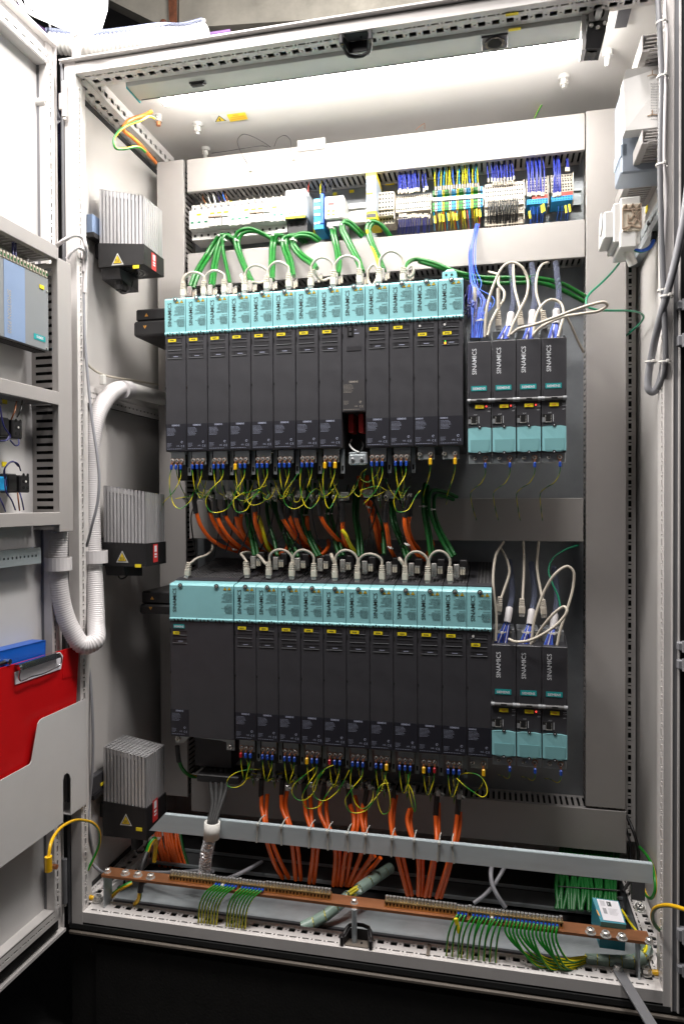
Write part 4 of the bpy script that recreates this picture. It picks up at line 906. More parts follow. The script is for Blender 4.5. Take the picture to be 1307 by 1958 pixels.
# ================================================================== PATCH CABLES
def plug(root, c, up=V((0, 0, 1)), L=.036, metal=True):
    c = V(c); m = MB(); u = V(up).normalized(); a = u.cross(Y1).normalized(); b_ = u.cross(a)
    if metal: m.obox(c+u*.003, a, b_, u, .0052, .005, .004, 'nickel', .0006)
    m.obox(c+u*.013, a, b_, u, .0062, .0058, .008, 'patch_boot', .0016)
    for k in range(4): m.obox(c+u*(.0225+k*.004), a, b_, u, .0058-k*.0003, .0055-k*.0003, .0012, 'patch_boot', .0006); m.cyl(c+u*(.020+k*.004), c+u*(.024+k*.004), .0042-k*.0002, 'beige_dark' if k == 9 else 'patch', 8)
    m.build('plug', root)
def patch(lab, pts, plugs=(), r=.0028, group='beige patch cables'):
    q = [p if isinstance(p, Vector) else P(*p) for p in pts]; t = thing('patch_cable', lab, 'cable', q[0], group)
    b = MB(); b.tube(q, r, 'patch', 8, 8); b.build('jacket', t)
    for c, u in plugs: plug(t, c, u)
UPY = .19
ub = [P(XU_, y, UPY) for XU_, y in ((351, 571), (390, 568), (429, 565), (468, 562), (510, 558), (552, 554), (594, 552), (637, 550), (687, 546), (724, 545), (770, 542))]
UPZ = V((0, 0, 1)); tilt = V((-.12, 0, 1))
def arc(i, j, top, lab, base=ub, dz=.030, dxa=.002):
    A, B = base[i]+V((dxa, .001, dz)), base[j]+V((-dxa*.2, .001, dz+.003)); w2 = (B.x-A.x); H = top
    return [A, A+V((.000, 0, H*.55)), A+V((w2*.22, -.003, H*.90)), A+V((w2*.5, -.004, H)), A+V((w2*.80, -.002, H*.86)), B+V((0, 0, H*.45)), B]
patch('beige patch cable loop joining the first and second upper modules', arc(0, 1, .026, ''), [(ub[0], UPZ), (ub[1], UPZ)])
patch('beige patch cable loop joining the second and third upper modules', arc(1, 2, .026, '', dxa=.004), [(ub[2], UPZ)])
patch('beige patch cable loop joining the fourth and fifth upper modules', arc(3, 4, .030, ''), [(ub[3], UPZ), (ub[4], UPZ)])
patch('beige patch cable loop joining the fifth and sixth upper modules', arc(4, 5, .032, '', dxa=.004), [(ub[5], UPZ)])
patch('beige patch cable loop joining the seventh and eighth upper modules', arc(6, 7, .034, ''), [(ub[6], UPZ), (ub[7], UPZ)])
patch('beige patch cable loop joining the eighth and the short upper module', arc(7, 8, .034, '', dxa=.004), [(ub[8], UPZ)])
patch('beige patch cable loop joining the tenth and eleventh upper modules', arc(9, 10, .038, ''), [(ub[9], UPZ), (ub[10], UPZ)])
patch('beige patch cable end sticking up beside the leftmost upper plug', [ub[0]+V((.0, .006, .02)), P(350, 538, .2), P(356, 527, .2), P(364, 524, .21)], r=.0045)
patch('beige patch cable stub curling up at the fourth upper module', [(472, 548, .2), (464, 536, .2), (461, 526, .21)], r=.004)
patch('beige patch cable bending right out of the fourth upper plug', [(482, 539, .2), (495, 541, .22), (510, 536, .26)], r=.003)
patch('beige patch cable dipping behind between the seventh and eighth upper modules', [(599, 515, .19), (606, 528, .2), (614, 536, .21), (630, 532, .24)], r=.003)
patch('beige patch cable making a small ring left of the tenth upper plug', [(722, 530, .19), (712, 546, .19), (704, 538, .2), (704, 516, .2), (714, 506, .2), (722, 516, .2)], r=.003)
patch('beige patch cable making a small ring right of the eleventh upper plug', [(776, 516, .19), (786, 508, .2), (790, 520, .2), (783, 530, .2), (775, 524, .2)], r=.003)
LPY = .195
lb = [P(x, y, LPY) for x, y in ((473, 1104), (514, 1105), (558, 1107), (600, 1108), (640, 1110), (683, 1112), (730, 1113), (774, 1114), (817, 1115), (860, 1116))]
patch('beige patch cable loop joining the second and third slim lower modules', arc(1, 2, .033, '', lb), [(lb[1], UPZ), (lb[2], UPZ)])
patch('beige patch cable loop joining the third and fourth slim lower modules', arc(2, 3, .034, '', lb, dxa=.004), [(lb[3], UPZ)])
patch('beige patch cable loop joining the fifth and sixth slim lower modules', arc(4, 5, .036, '', lb), [(lb[4], UPZ), (lb[5], UPZ)])
patch('beige patch cable loop joining the sixth and seventh slim lower modules', arc(5, 6, .030, '', lb, dxa=.004), [(lb[6], UPZ)])
patch('beige patch cable loop joining the eighth and ninth slim lower modules', arc(7, 8, .036, '', lb), [(lb[7], UPZ), (lb[8], UPZ)])
patch('beige patch cable loop joining the ninth and tenth slim lower modules', arc(8, 9, .038, '', lb, dxa=.004), [(lb[9], UPZ)])
patch('beige patch cable bending up from the first slim lower module', [lb[0]+V((-.001, 0, .034)), (466, 1066, .2), (461, 1059, .21), (475, 1056, .24), (486, 1060, .26)], [(lb[0], V((-.1, 0, 1)))])
patch('beige patch cable leaning left out of the second slim lower module', [lb[1]+V((-.003, 0, .03)), (508, 1078, .2), (498, 1066, .21), (490, 1060, .24)], r=.0035)
c = P(357, 1105, .19); patch('beige patch cable leaving the extra wide module towards the upper left', [c+V((.002, 0, .03)), (364, 1077, .19), (376, 1068, .2), (395, 1061, .22), (406, 1050, .25), (406, 1042, .27)], [(c, V((.18, 0, 1)))])
patch('beige cable stub by the fifth slim lower module', [(640, 1078, .2), (635, 1066, .2), (633, 1060, .21)], r=.004)
patch('beige cable stub by the eighth slim lower module', [(772, 1082, .2), (766, 1072, .2), (763, 1068, .21)], r=.004)
CY = .165
patch('beige cable rising in a tall arch from the leftmost upper control unit', [(926, 644, CY), (930, 590, .17), (945, 540, .18), (962, 509, .19), (978, 502, .2), (996, 510, .2), (1008, 535, .2), (1006, 565, .19), (992, 595, .18), (980, 620, .17), (971, 644, CY)])
patch('beige cable with an S bend behind the leftmost upper control unit', [(931, 642, CY), (937, 618, .18), (950, 592, .2), (962, 573, .22), (963, 558, .23), (953, 545, .24), (951, 525, .3), (934, 520, .33)])
patch('beige cable dropping straight from the duct over the second upper control unit', [(981, 500, .35), (981, 525, .3), (984, 555, .25), (992, 587, .22), (995, 615, .2)], [(P(996, 628, .2), V((-.1, 0, 1)))])
patch('beige cable hooking down from the duct over the third upper control unit', [(1048, 502, .35), (1036, 506, .3), (1027, 522, .26), (1024, 555, .24), (1033, 590, .22), (1040, 615, .2)], [(P(1041, 628, .2), V((-.12, 0, 1)))])
patch('beige cable arching between the third and fourth upper control units', [(1019, 644, CY), (1022, 612, .17), (1034, 585, .18), (1053, 573, .19), (1070, 579, .19), (1077, 600, .18), (1071, 625, .17), (1066, 644, CY)])
patch('beige cable making a long flat loop over the right hand duct', [(976, 640, CY), (990, 629, .16), (1020, 621, .14), (1060, 607, .11), (1100, 592, .09), (1135, 581, .08), (1154, 578, .08), (1160, 584, .085), (1146, 594, .09), (1110, 600, .1), (1075, 606, .12), (1045, 619, .14), (1028, 630, .16), (1018, 642, CY)])
patch('beige cable slanting down into the slots of the right hand duct', [(1082, 604, .18), (1092, 625, .22), (1104, 652, .28), (1114, 672, .34)])
patch('beige cable rising on the far left of the lower control units', [(947, 1226, CY), (948, 1180, .18), (942, 1113, .2), (946, 1067, .24), (962, 1036, .34)])
patch('beige cable bowing right down to the first lower control unit', [(957, 1048, .34), (970, 1075, .28), (973, 1095, .25), (962, 1130, .22), (954, 1152, .2)], [(P(952, 1174, .2), V((.1, 0, 1)))])
patch('beige cable hanging straight over the middle lower control unit', [(1000, 1036, .34), (1001, 1090, .26), (998, 1150, .21)], [(P(997, 1178, .2), UPZ)])
patch('beige cable hanging over the right part of the lower control units', [(1029, 1036, .34), (1026, 1085, .27), (1033, 1130, .22), (1038, 1155, .2)], [(P(1039, 1180, .2), V((-.06, 0, 1)))])
patch('beige cable in a tall arch over the rightmost lower control unit', [(1014, 1232, CY), (1022, 1180, .17), (1040, 1130, .18), (1062, 1096, .18), (1084, 1083, .19), (1095, 1092, .19), (1095, 1120, .19), (1085, 1160, .18), (1070, 1205, .17), (1064, 1234, CY)])
patch('beige cable looping flat across all lower control units', [(972, 1222, .155), (985, 1227, .14), (1010, 1225, .13), (1045, 1208, .12), (1072, 1186, .12), (1083, 1168, .12), (1078, 1160, .125), (1064, 1168, .13), (1040, 1194, .14), (1018, 1228, .16)])
# white ribbed connector backs behind the control units
for i, (px, py, lab) in enumerate(((907, 610, 'beige shielded plug beside the blue wire bunch over the leftmost upper control unit'), (952, 612, 'beige shielded plug over the second upper control unit'))):
    c = P(px, py+18, .2); t = thing('shielded_plug', lab, 'plug', c); plug(t, c, UPZ); m = MB(); m.cyl(c+V((0, 0, .038)), c+V((0, .003, .085)), .0038, 'patch', 8); m.build('cable_end', t)
# ================================================================== GREEN CABLES
GG = 'thick green encoder cables'
def gplug(e, q):                                            # metal connector at the first point
    c = q[0]; e.box(c.x-.0055, c.x+.0055, c.y-.004, c.y+.006, c.z-.024, c.z, 'nickel', .001)
    for dx, dz in ((.009, -.020), (.014, -.017)): e.cyl((c.x+dx, c.y, c.z+dz-.006), (c.x+dx, c.y, c.z+dz+.006), .0028, 'beige', 8); e.cyl((c.x+dx, c.y, c.z+dz+.006), (c.x+dx, c.y, c.z+dz+.010), .0032, 'nickel', 8)
def green(lab, pts, r=.0046, pl=True, mt='green_cable', name='green_cable'):
    wire(name, lab, 'cable', pts, r, mt, GG, n=10, res=7, extra=[('connector', gplug)] if pl else None)
def pair(lab, pts, off=(7, 3), pl=True):
    green('left strand of '+lab, pts, pl=pl); green('right strand of '+lab, [(x+off[0], y+off[1], Y+.004) for x, y, Y in pts], pl=False)
pair('the green bundle sweeping left to the first upper module', [(363, 548, .23), (374, 520, .25), (392, 490, .31), (408, 465, .325), (421, 450, .325), (437, 452, .33), (447, 466, .345)])
pair('the green bundle down to the second upper module', [(402, 545, .23), (408, 505, .29), (416, 470, .32), (425, 454, .328), (440, 452, .335), (450, 464, .345)], (6, 2))
green('single green cable down to the third upper module', [(440, 542, .23), (433, 510, .29), (426, 475, .32), (426, 455, .32), (436, 449, .33), (446, 462, .345)])
pair('the green arch to the fourth upper module, reaching far right', [(478, 537, .23), (466, 512, .28), (452, 475, .315), (449, 455, .32), (458, 441, .32), (478, 437, .322), (500, 445, .33), (518, 456, .34), (534, 464, .35)], (7, 5))
pair('the green pair rising to the tie above the fifth upper module', [(516, 533, .23), (517, 500, .29), (519, 466, .322), (523, 450, .322), (535, 450, .33), (545, 464, .345)], (6, 1))
pair('the green bundle down to the sixth upper module', [(555, 530, .23), (550, 500, .28), (541, 474, .315), (540, 459, .32), (548, 452, .322), (566, 453, .33), (580, 466, .345)], (7, -2))
pair('the green cables swinging right to the seventh upper module', [(602, 518, .23), (594, 506, .26), (573, 490, .31), (558, 470, .322), (559, 457, .322), (572, 451, .322), (592, 453, .33), (608, 464, .345)], (4, -5))
pair('the green cables down to the eighth upper module', [(641, 522, .23), (644, 500, .28), (640, 470, .315), (634, 445, .325), (634, 436, .34)], (6, 2))
pair('the green arch to the short upper module', [(690, 523, .23), (682, 500, .28), (664, 465, .31), (652, 440, .318), (654, 427, .32), (664, 428, .325), (678, 440, .335), (692, 454, .345)], (4, -4))
pair('the green loop right of the yellow relay', [(730, 514, .23), (720, 490, .28), (705, 455, .31), (701, 435, .315), (709, 424, .32), (722, 426, .325), (734, 438, .335), (742, 450, .345)], (5, 3))
wire('pale_cable', 'pale yellow cable running inside the green loop by the relay', 'cable', [(727, 516, .225), (716, 485, .28), (705, 458, .31), (701, 440, .31)], .0032, 'wire_yellow', n=8)
green('upper strand of the long green pair crossing to the right hand duct', [(776, 514, .23), (780, 502, .26), (796, 496, .30), (830, 503, .30), (870, 519, .295), (920, 530, .30), (980, 531, .31), (1035, 533, .32), (1075, 543, .33), (1118, 567, .342)])
green('lower strand of the long green pair crossing to the right hand duct', [(800, 500, .305), (850, 515, .30), (890, 530, .30), (930, 541, .30), (985, 541, .31), (1030, 541, .32), (1070, 553, .33), (1116, 577, .342)], pl=False)
wire('network_cable', 'loose emerald network cable wandering over the right hand duct', 'cable', [(1187, 486, .23), (1184, 500, .22), (1172, 517, .20), (1150, 540, .17), (1128, 560, .14), (1120, 573, .12), (1122, 586, .11), (1138, 592, .11), (1165, 594, .13), (1195, 594, .17), (1218, 597, .21), (1229, 604, .24), (1226, 614, .27), (1210, 630, .33), (1196, 642, .37)], .0021, 'green_teal', n=8)
wire('network_cable', 'loose emerald network cable above the lower control units', 'cable', [(1105, 1042, .35), (1078, 1052, .31), (1056, 1068, .28), (1048, 1090, .26), (1055, 1115, .24), (1066, 1140, .23), (1071, 1165, .22)], .0019, 'green_teal', n=8)
def tie(lab, c, R, ax=V((0, 0, 1)), mt='white_tie', sx=1.0, grp='pale cable ties'):
    c = V(c); ax = V(ax).normalized(); a = ax.orthogonal().normalized(); b_ = ax.cross(a); m = MB(); n = 14
    vs = []; 
    for i in range(n):
        d = a*math.cos(2*PI*i/n)+b_*math.sin(2*PI*i/n); d = V((d.x*sx, d.y, d.z*sx)) if sx != 1 else d
        for h in (-.0013, .0013): vs.append(c+d*R+ax*h); vs.append(c+d*(R+.0008)+ax*h)
    fs = []
    for i in range(n):
        p, q = i*4, ((i+1) % n)*4
        fs += [(p+1, q+1, q+3, p+3), (p, p+2, q+2, q), (p, q, q+1, p+1), (p+2, p+3, q+3, q+2)]
    m.add(vs, fs, mt); hd = c+V((R*.2, -R-.0012, 0)); m.box(hd.x-.0024, hd.x+.0024, hd.y-.0022, hd.y+.001, hd.z-.0024, hd.z+.0024, mt, .0006)
    tag(m.build('cable_tie', None, c), lab, 'cable tie', grp)
for i, (px, py, Y, R) in enumerate(((420, 453, .327, .0085), (430, 460, .325, .006), (452, 461, .322, .0085), (523, 452, .325, .0075), (541, 462, .322, .0085), (561, 460, .322, .0085), (634, 437, .33, .006), (653, 432, .322, .007), (704, 425, .318, .008))):
    tie('white cable tie round green cables above the modules, %s of nine' % ordn(i, 9), P(px, py, Y+.003), R, V((.2, 0, 1)))
# mid bundle of green cables between the rows
for lab, pts in (('green cable dropping to the first slim lower module', [(470, 900, .30), (469, 940, .27), (470, 980, .25), (480, 1030, .235), (486, 1062, .22)]),
    ('second strand dropping to the first slim lower module', [(478, 905, .31), (476, 945, .28), (477, 985, .26), (487, 1030, .245), (493, 1060, .23)]),
    ('green cable curving to the second slim lower module', [(514, 945, .31), (510, 968, .28), (514, 1000, .26), (524, 1034, .24), (530, 1062, .22)]),
    ('green cable slanting right from under the fifth upper module', [(521, 935, .31), (528, 972, .28), (542, 1008, .26), (560, 1040, .24), (570, 1064, .22)]),
    ('second strand slanting right from under the fifth upper module', [(516, 925, .32), (522, 965, .29), (536, 1005, .27), (552, 1042, .25), (562, 1066, .23)]),
    ('green cable bowed left under the sixth upper module', [(596, 920, .30), (582, 955, .27), (577, 985, .25), (586, 1022, .24), (606, 1064, .22)]),
    ('second strand bowed left under the sixth upper module', [(602, 925, .31), (590, 958, .28), (585, 988, .26), (592, 1022, .25), (612, 1062, .23)]),
    ('green cable through the tie under the eighth upper module', [(634, 930, .30), (628, 965, .26), (626, 985, .25), (636, 1024, .24), (648, 1064, .22)]),
    ('second strand through the tie under the eighth upper module', [(641, 930, .31), (634, 965, .27), (633, 985, .26), (644, 1024, .25), (656, 1062, .23)]),
    ('green cable hanging left of the loose grey clamp', [(684, 920, .30), (677, 955, .27), (677, 990, .25), (683, 1030, .24), (686, 1064, .22)]),
    ('second strand hanging left of the loose grey clamp', [(690, 920, .31), (684, 955, .28), (683, 990, .26), (690, 1030, .25), (692, 1062, .23)]),
    ('green cable slanting to the seventh slim lower module', [(712, 958, .31), (722, 985, .28), (731, 1015, .26), (734, 1060, .22)]),
    ('green cable slanting to the eighth slim lower module', [(747, 960, .31), (750, 1000, .27), (764, 1035, .25), (777, 1070, .22)]),
    ('second strand slanting to the eighth slim lower module', [(752, 955, .32), (756, 998, .28), (770, 1035, .26), (783, 1066, .23)]),
    ('green cable with a white tie dropping to the ninth slim lower module', [(812, 925, .28), (808, 950, .25), (809, 980, .24), (817, 1026, .23), (822, 1064, .22)]),
    ('second strand dropping to the ninth slim lower module', [(818, 930, .29), (815, 955, .26), (816, 985, .25), (823, 1028, .24), (828, 1062, .23)]),
    ('green cable coming over from the middle duct to the tenth slim lower module', [(873, 950, .34), (850, 940, .30), (827, 938, .27), (820, 950, .25), (822, 980, .24), (835, 1015, .235), (850, 1045, .23), (863, 1066, .22)]),
    ('second strand coming over the middle duct to the tenth slim lower module', [(868, 956, .345), (846, 948, .31), (832, 948, .28), (829, 965, .26), (832, 988, .25), (844, 1018, .245), (858, 1042, .24), (869, 1062, .23)])):
    green(lab, pts, .0042, mt="green_dark", pl=False)

GH = 'metal hoods of the green cables on the lower modules'
for i, (px, py) in enumerate(((484, 1078), (527, 1080), (569, 1082), (612, 1083), (655, 1085), (697, 1088), (743, 1090), (786, 1092), (829, 1093), (872, 1095))):
    c = P(px, py+4, .215); t = thing('connector_hood', '%s nickel connector hood with beige screws on the lower modules' % ordn(i, 10), 'connector', c, GH)
    m = MB(); m.box(c.x-.0055, c.x+.0055, c.y-.004, c.y+.006, c.z-.006, c.z+.022, 'nickel', .001); m.build('hood', t)
    for dx in (.010, .0155):
        m = MB(); m.cyl((c.x+dx, c.y, c.z), (c.x+dx, c.y, c.z+.012), .0026, 'beige', 8); m.cyl((c.x+dx, c.y, c.z+.012), (c.x+dx, c.y, c.z+.016), .003, 'nickel', 8); m.build('thumb_screw', t)
    m = MB(); m.box(c.x+.006, c.x+.022, c.y+.012, c.y+.04, c.z+.002, c.z+.030, 'black', .002); m.build('power_plug', t)
for i, (px, py, Y, R) in enumerate(((470, 982, .253, .0085), (580, 985, .255, .0085), (628, 982, .253, .0085), (808, 968, .245, .0085), (824, 974, .245, .0085))):
    tie('white cable tie round green cables between the rows, %s of five' % ordn(i, 5), P(px, py, Y+.004), R)
# ================================================================== EARTH WIRES OF THE BRACKETS
LC = {'b': 'lug_blue', 'y': 'lug_yellow', 'r': 'lug_red'}; LN = {'b': 'blue', 'y': 'yellow', 'r': 'red'}
def lug_wire(c, kind, pts, lab, grp, r=.00095):
    """earth wire with ring lug under a bracket screw; c = screw centre"""
    y = c.y; top = V((c.x, y-.003, c.z-.004))
    big = kind == 'y'
    def lug(e, q):
        w_ = .0034 if big else .0027; h = .013 if big else .010
        e.cyl((c.x, y+.0020, c.z), (c.x, y+.0032, c.z), .0055, 'copper', 10); e.box(c.x-.0016, c.x+.0016, y-.0035, y+.003, c.z-.0105, c.z-.0048, 'copper')
        e.box(c.x-w_, c.x+w_, y-.007, y-.0008, c.z-.010-h, c.z-.009, LC[kind], .0016)
    q = [V((c.x, y-.004, c.z-.016))]+pts
    wire('earth_wire', lab, 'wire', q, r, 'wire_green', grp, 'wire_yellow', n=8, res=6, extra=[('lug', lug)], spin=.9)
def lug_sets(xs_mod, zt, H, lugs, lowrow):
    n = 0; rr = random.Random(21 if lowrow else 12); row = 'lower' if lowrow else 'upper'
    for i, code in enumerate(lugs):
        if not code: continue
        zb = zt-H; y = FY+.012; x0 = xs_mod[i]
        xs = (.0115, .0225, .0335) if len(code) == 3 else (.0105, .0325)
        for k, ch in enumerate(code):
            if ch == ' ': continue
            c = V((x0+xs[k], y-.004, zb-(.0195 if len(code) == 3 else .015)))
            mod = ['first', 'second', 'third', 'fourth', 'fifth', 'sixth', 'seventh', 'eighth', 'ninth', 'tenth', 'eleventh', 'twelfth', 'thirteenth'][i]
            lab = 'earth wire with %s lug on the %s screw, %s %s module' % (LN[ch], ['left', 'middle', 'right'][k] if len(code) == 3 else 'right', mod, row)
            A = V((c.x, y-.005, c.z-.018)); d = rr.uniform(.055, .085); Y2 = FY+.055; tx = x0+.0185
            if len(code) == 2: pts = [A+V((0, .0, -.012)), A+V((-.006, .015, -.035)), A+V((-.018, .05, -.060)), A+V((-.024, .09, -.085))]
            elif k == 1: pts = [A+V((rr.uniform(-.002, .002), .01, -.02)), A+V((rr.uniform(-.004, .004), .03, -.045)), A+V((rr.uniform(-.01, .01), .06, -.06)), A+V((0, .10, -.07))]
            elif k == 0:
                if rr.random() < (.85 if lowrow else .6): pts = [A+V((.001, -.002, -.02)), A+V((.006, .002, -.05)), V((tx+.001, Y2-.008, zb-.100)), V((tx+.001, Y2+.01, zb-.125))]
                else: s = rr.uniform(.006, .024); pts = [A+V((-.004, -.004, -.022)), A+V((-.002, -.004, -.055)), A+V((s*.5, -.006, -.082)), A+V((s*1.2, -.004, -.088)), A+V((s*2, .01, -.074)), V((tx+s*1.3, Y2, zb-.085))]
            else:
                if rr.random() < (.8 if lowrow else .45): pts = [A+V((-.002, -.002, -.018)), A+V((-.010, -.003, -.045)), V((tx+.004, Y2-.008, zb-.096)), V((tx+.002, Y2+.01, zb-.12))]
                elif rr.random() < .5: s = rr.uniform(.012, .022); pts = [A+V((-.002, -.004, -.02)), A+V((-s, -.012, -.045)), A+V((-s*1.7, -.012, -.072)), A+V((-s*1.2, -.010, -.095)), A+V((s*.2, -.006, -.092)), A+V((s*1.2, .0, -.066)), A+V((s*1.8, .02, -.052))]
                else: s = rr.uniform(.018, .030); pts = [A+V((.000, -.004, -.02)), A+V((-s*.6, -.006, -.05)), A+V((-s*1.6, -.002, -.072)), A+V((-s*2.2, .02, -.080))]
            lug_wire(c, ch, pts, lab, 'green and yellow earth wires under the %s drive row' % row)
lug_sets(XU, ZU, .336, LUGS_U, False); lug_sets(XLo, ZL, .336, LUGS_L, True)
for i in range(4):
    x0 = -.0550+.0475*i; c = V((x0+.0465*.74, FY+.004, 1.4208-.2325)); A = c+V((0, 0, -.018))
    pts = [A+V((0, .004, -.012)), A+V((-.008, .02, -.030)), A+V((-.022, .05, -.040)), A+V((-.032, .08, -.052)), A+V((-.028, .12, -.085)), A+V((-.022, .17, -.11))]
    lug_wire(c, 'b', pts, 'green and yellow wire with blue lug under the %s upper control unit' % ordn(i, 4), 'earth wires of the control units')
for i in range(3):
    x0 = -.0092+.0487*i; c = V((x0+.0478*.74, FY+.004, .8165-.2325)); A = c+V((0, 0, -.018))
    lug_wire(c, 'b', [A+V((0, .004, -.012)), A+V((-.004, .02, -.025)), A+V((-.016, .06, -.035)), A+V((-.024, .10, -.050))], 'green and yellow wire with blue lug under the %s lower control unit' % ordn(i, 3), 'earth wires of the control units')
# extra long wire loops that stand out in the photograph
def ew(lab, pts, r=.00085): wire('earth_wire', lab, 'wire', pts, r, 'wire_green', 'looping earth wires between the rows', 'wire_yellow', n=8, res=8, spin=.6)
ew('wide green and yellow wire loop under the seventh and eighth upper modules', [(570, 905, .17), (556, 925, .16), (543, 945, .155), (545, 963, .155), (560, 973, .155), (578, 966, .16), (592, 945, .165), (603, 935, .18), (612, 938, .20)])
ew('green and yellow wire crossing right below the fifth and sixth upper modules', [(449, 952, .18), (462, 945, .175), (480, 940, .17), (498, 933, .17), (510, 928, .18)])
ew('green and yellow wire arc under the fourth and fifth upper modules', [(516, 944, .17), (502, 960, .165), (484, 966, .165), (474, 960, .17), (472, 948, .18)])
ew('short green and yellow tail from the leftmost upper wires', [(336, 954, .17), (350, 951, .17), (372, 949, .2)])
ew('green and yellow wire with a knot right of the loose grey clamp', [(700, 897, .2), (690, 906, .18), (690, 915, .175), (703, 922, .17), (722, 905, .17), (726, 893, .16)])
ew('green and yellow wire running into the orange cable by the short module', [(738, 938, .18), (722, 930, .17), (700, 934, .17), (688, 940, .18), (700, 948, .18), (718, 948, .18), (734, 940, .19)])
ew('long green and yellow loop under the eighth slim lower module', [(742, 1497, .15), (730, 1500, .145), (721, 1515, .14), (722, 1535, .14), (731, 1556, .14), (741, 1554, .14), (746, 1535, .14), (740, 1500, .145), (734, 1482, .15)])
ew('wide green and yellow loop at the right end of the lower drive row', [(872, 1488, .15), (885, 1500, .145), (905, 1515, .14), (922, 1524, .14), (930, 1518, .14), (928, 1500, .145), (915, 1483, .15), (895, 1478, .16), (876, 1481, .17)])
ew('round green and yellow loop at the left end of the slim lower modules', [(498, 1471, .18), (472, 1472, .16), (450, 1478, .15), (436, 1490, .145), (435, 1502, .145), (450, 1506, .145), (468, 1495, .148), (474, 1470, .15), (475, 1458, .155)])
ew('large green and yellow loop under the third slim lower module', [(601, 1468, .155), (580, 1484, .15), (562, 1500, .145), (558, 1515, .145), (567, 1528, .145), (582, 1530, .145), (600, 1514, .15), (608, 1490, .155), (620, 1474, .16)])
ew('large green and yellow loop under the fifth slim lower module', [(640, 1462, .155), (622, 1470, .15), (604, 1490, .145), (598, 1510, .145), (604, 1526, .145), (620, 1531, .145), (640, 1518, .15), (652, 1503, .155), (668, 1472, .155)])
ew('short green and yellow loop hanging below the wide module gap', [(780, 1480, .15), (780, 1500, .145), (785, 1530, .145), (792, 1552, .145), (794, 1544, .145), (788, 1515, .15), (781, 1500, .155)])
# thick earth wire under the wide module
wire('earth_wire', 'thick dark green and yellow wire bending right under the extra wide module', 'wire', [(340, 1430, .17), (341, 1445, .17), (346, 1465, .18), (358, 1480, .20), (378, 1485, .24), (398, 1478, .28)], .0042, 'wire_green', None, 'wire_amber', n=10)
wire('heat_shrink', 'black sleeve hanging from the left bracket screw of the extra wide module', 'sleeve', [(339, 1426, .165), (340, 1440, .165), (342, 1456, .17)], .0055, 'black', n=10)
# loose grey clamp below the short module
t = thing('shield_clamp', 'loose grey metal shield clamp below the short upper module', 'clamp', P(684, 875, .155)); a, e = P(666, 889, .155), P(701, 864, .155)
m = MB(); m.box(a.x, e.x, .155, .170, a.z, e.z-.004, 'zinc', .003); m.box(a.x, a.x+.016, .157, .170, e.z-.005, e.z, 'zinc', .001); m.box(e.x-.016, e.x, .157, .170, e.z-.005, e.z, 'zinc', .001); m.build('plate', t)
for dx in (.009, .028): m = MB(); screw(m, (a.x+dx, .155, a.z+.011), .0045, 'box_grey', .003); m.build('screw', t)
for i, (q, c_) in enumerate((([(672, 840, .2), (668, 850, .18), (676, 860, .165), (686, 865, .16)], 'wire_white'), ([(690, 842, .2), (694, 852, .18), (690, 862, .165)], 'wire_black'))):
    wire('lead', 'short %s lead above the loose grey clamp' % ('white', 'black')[i], 'wire', q, .0018, c_)
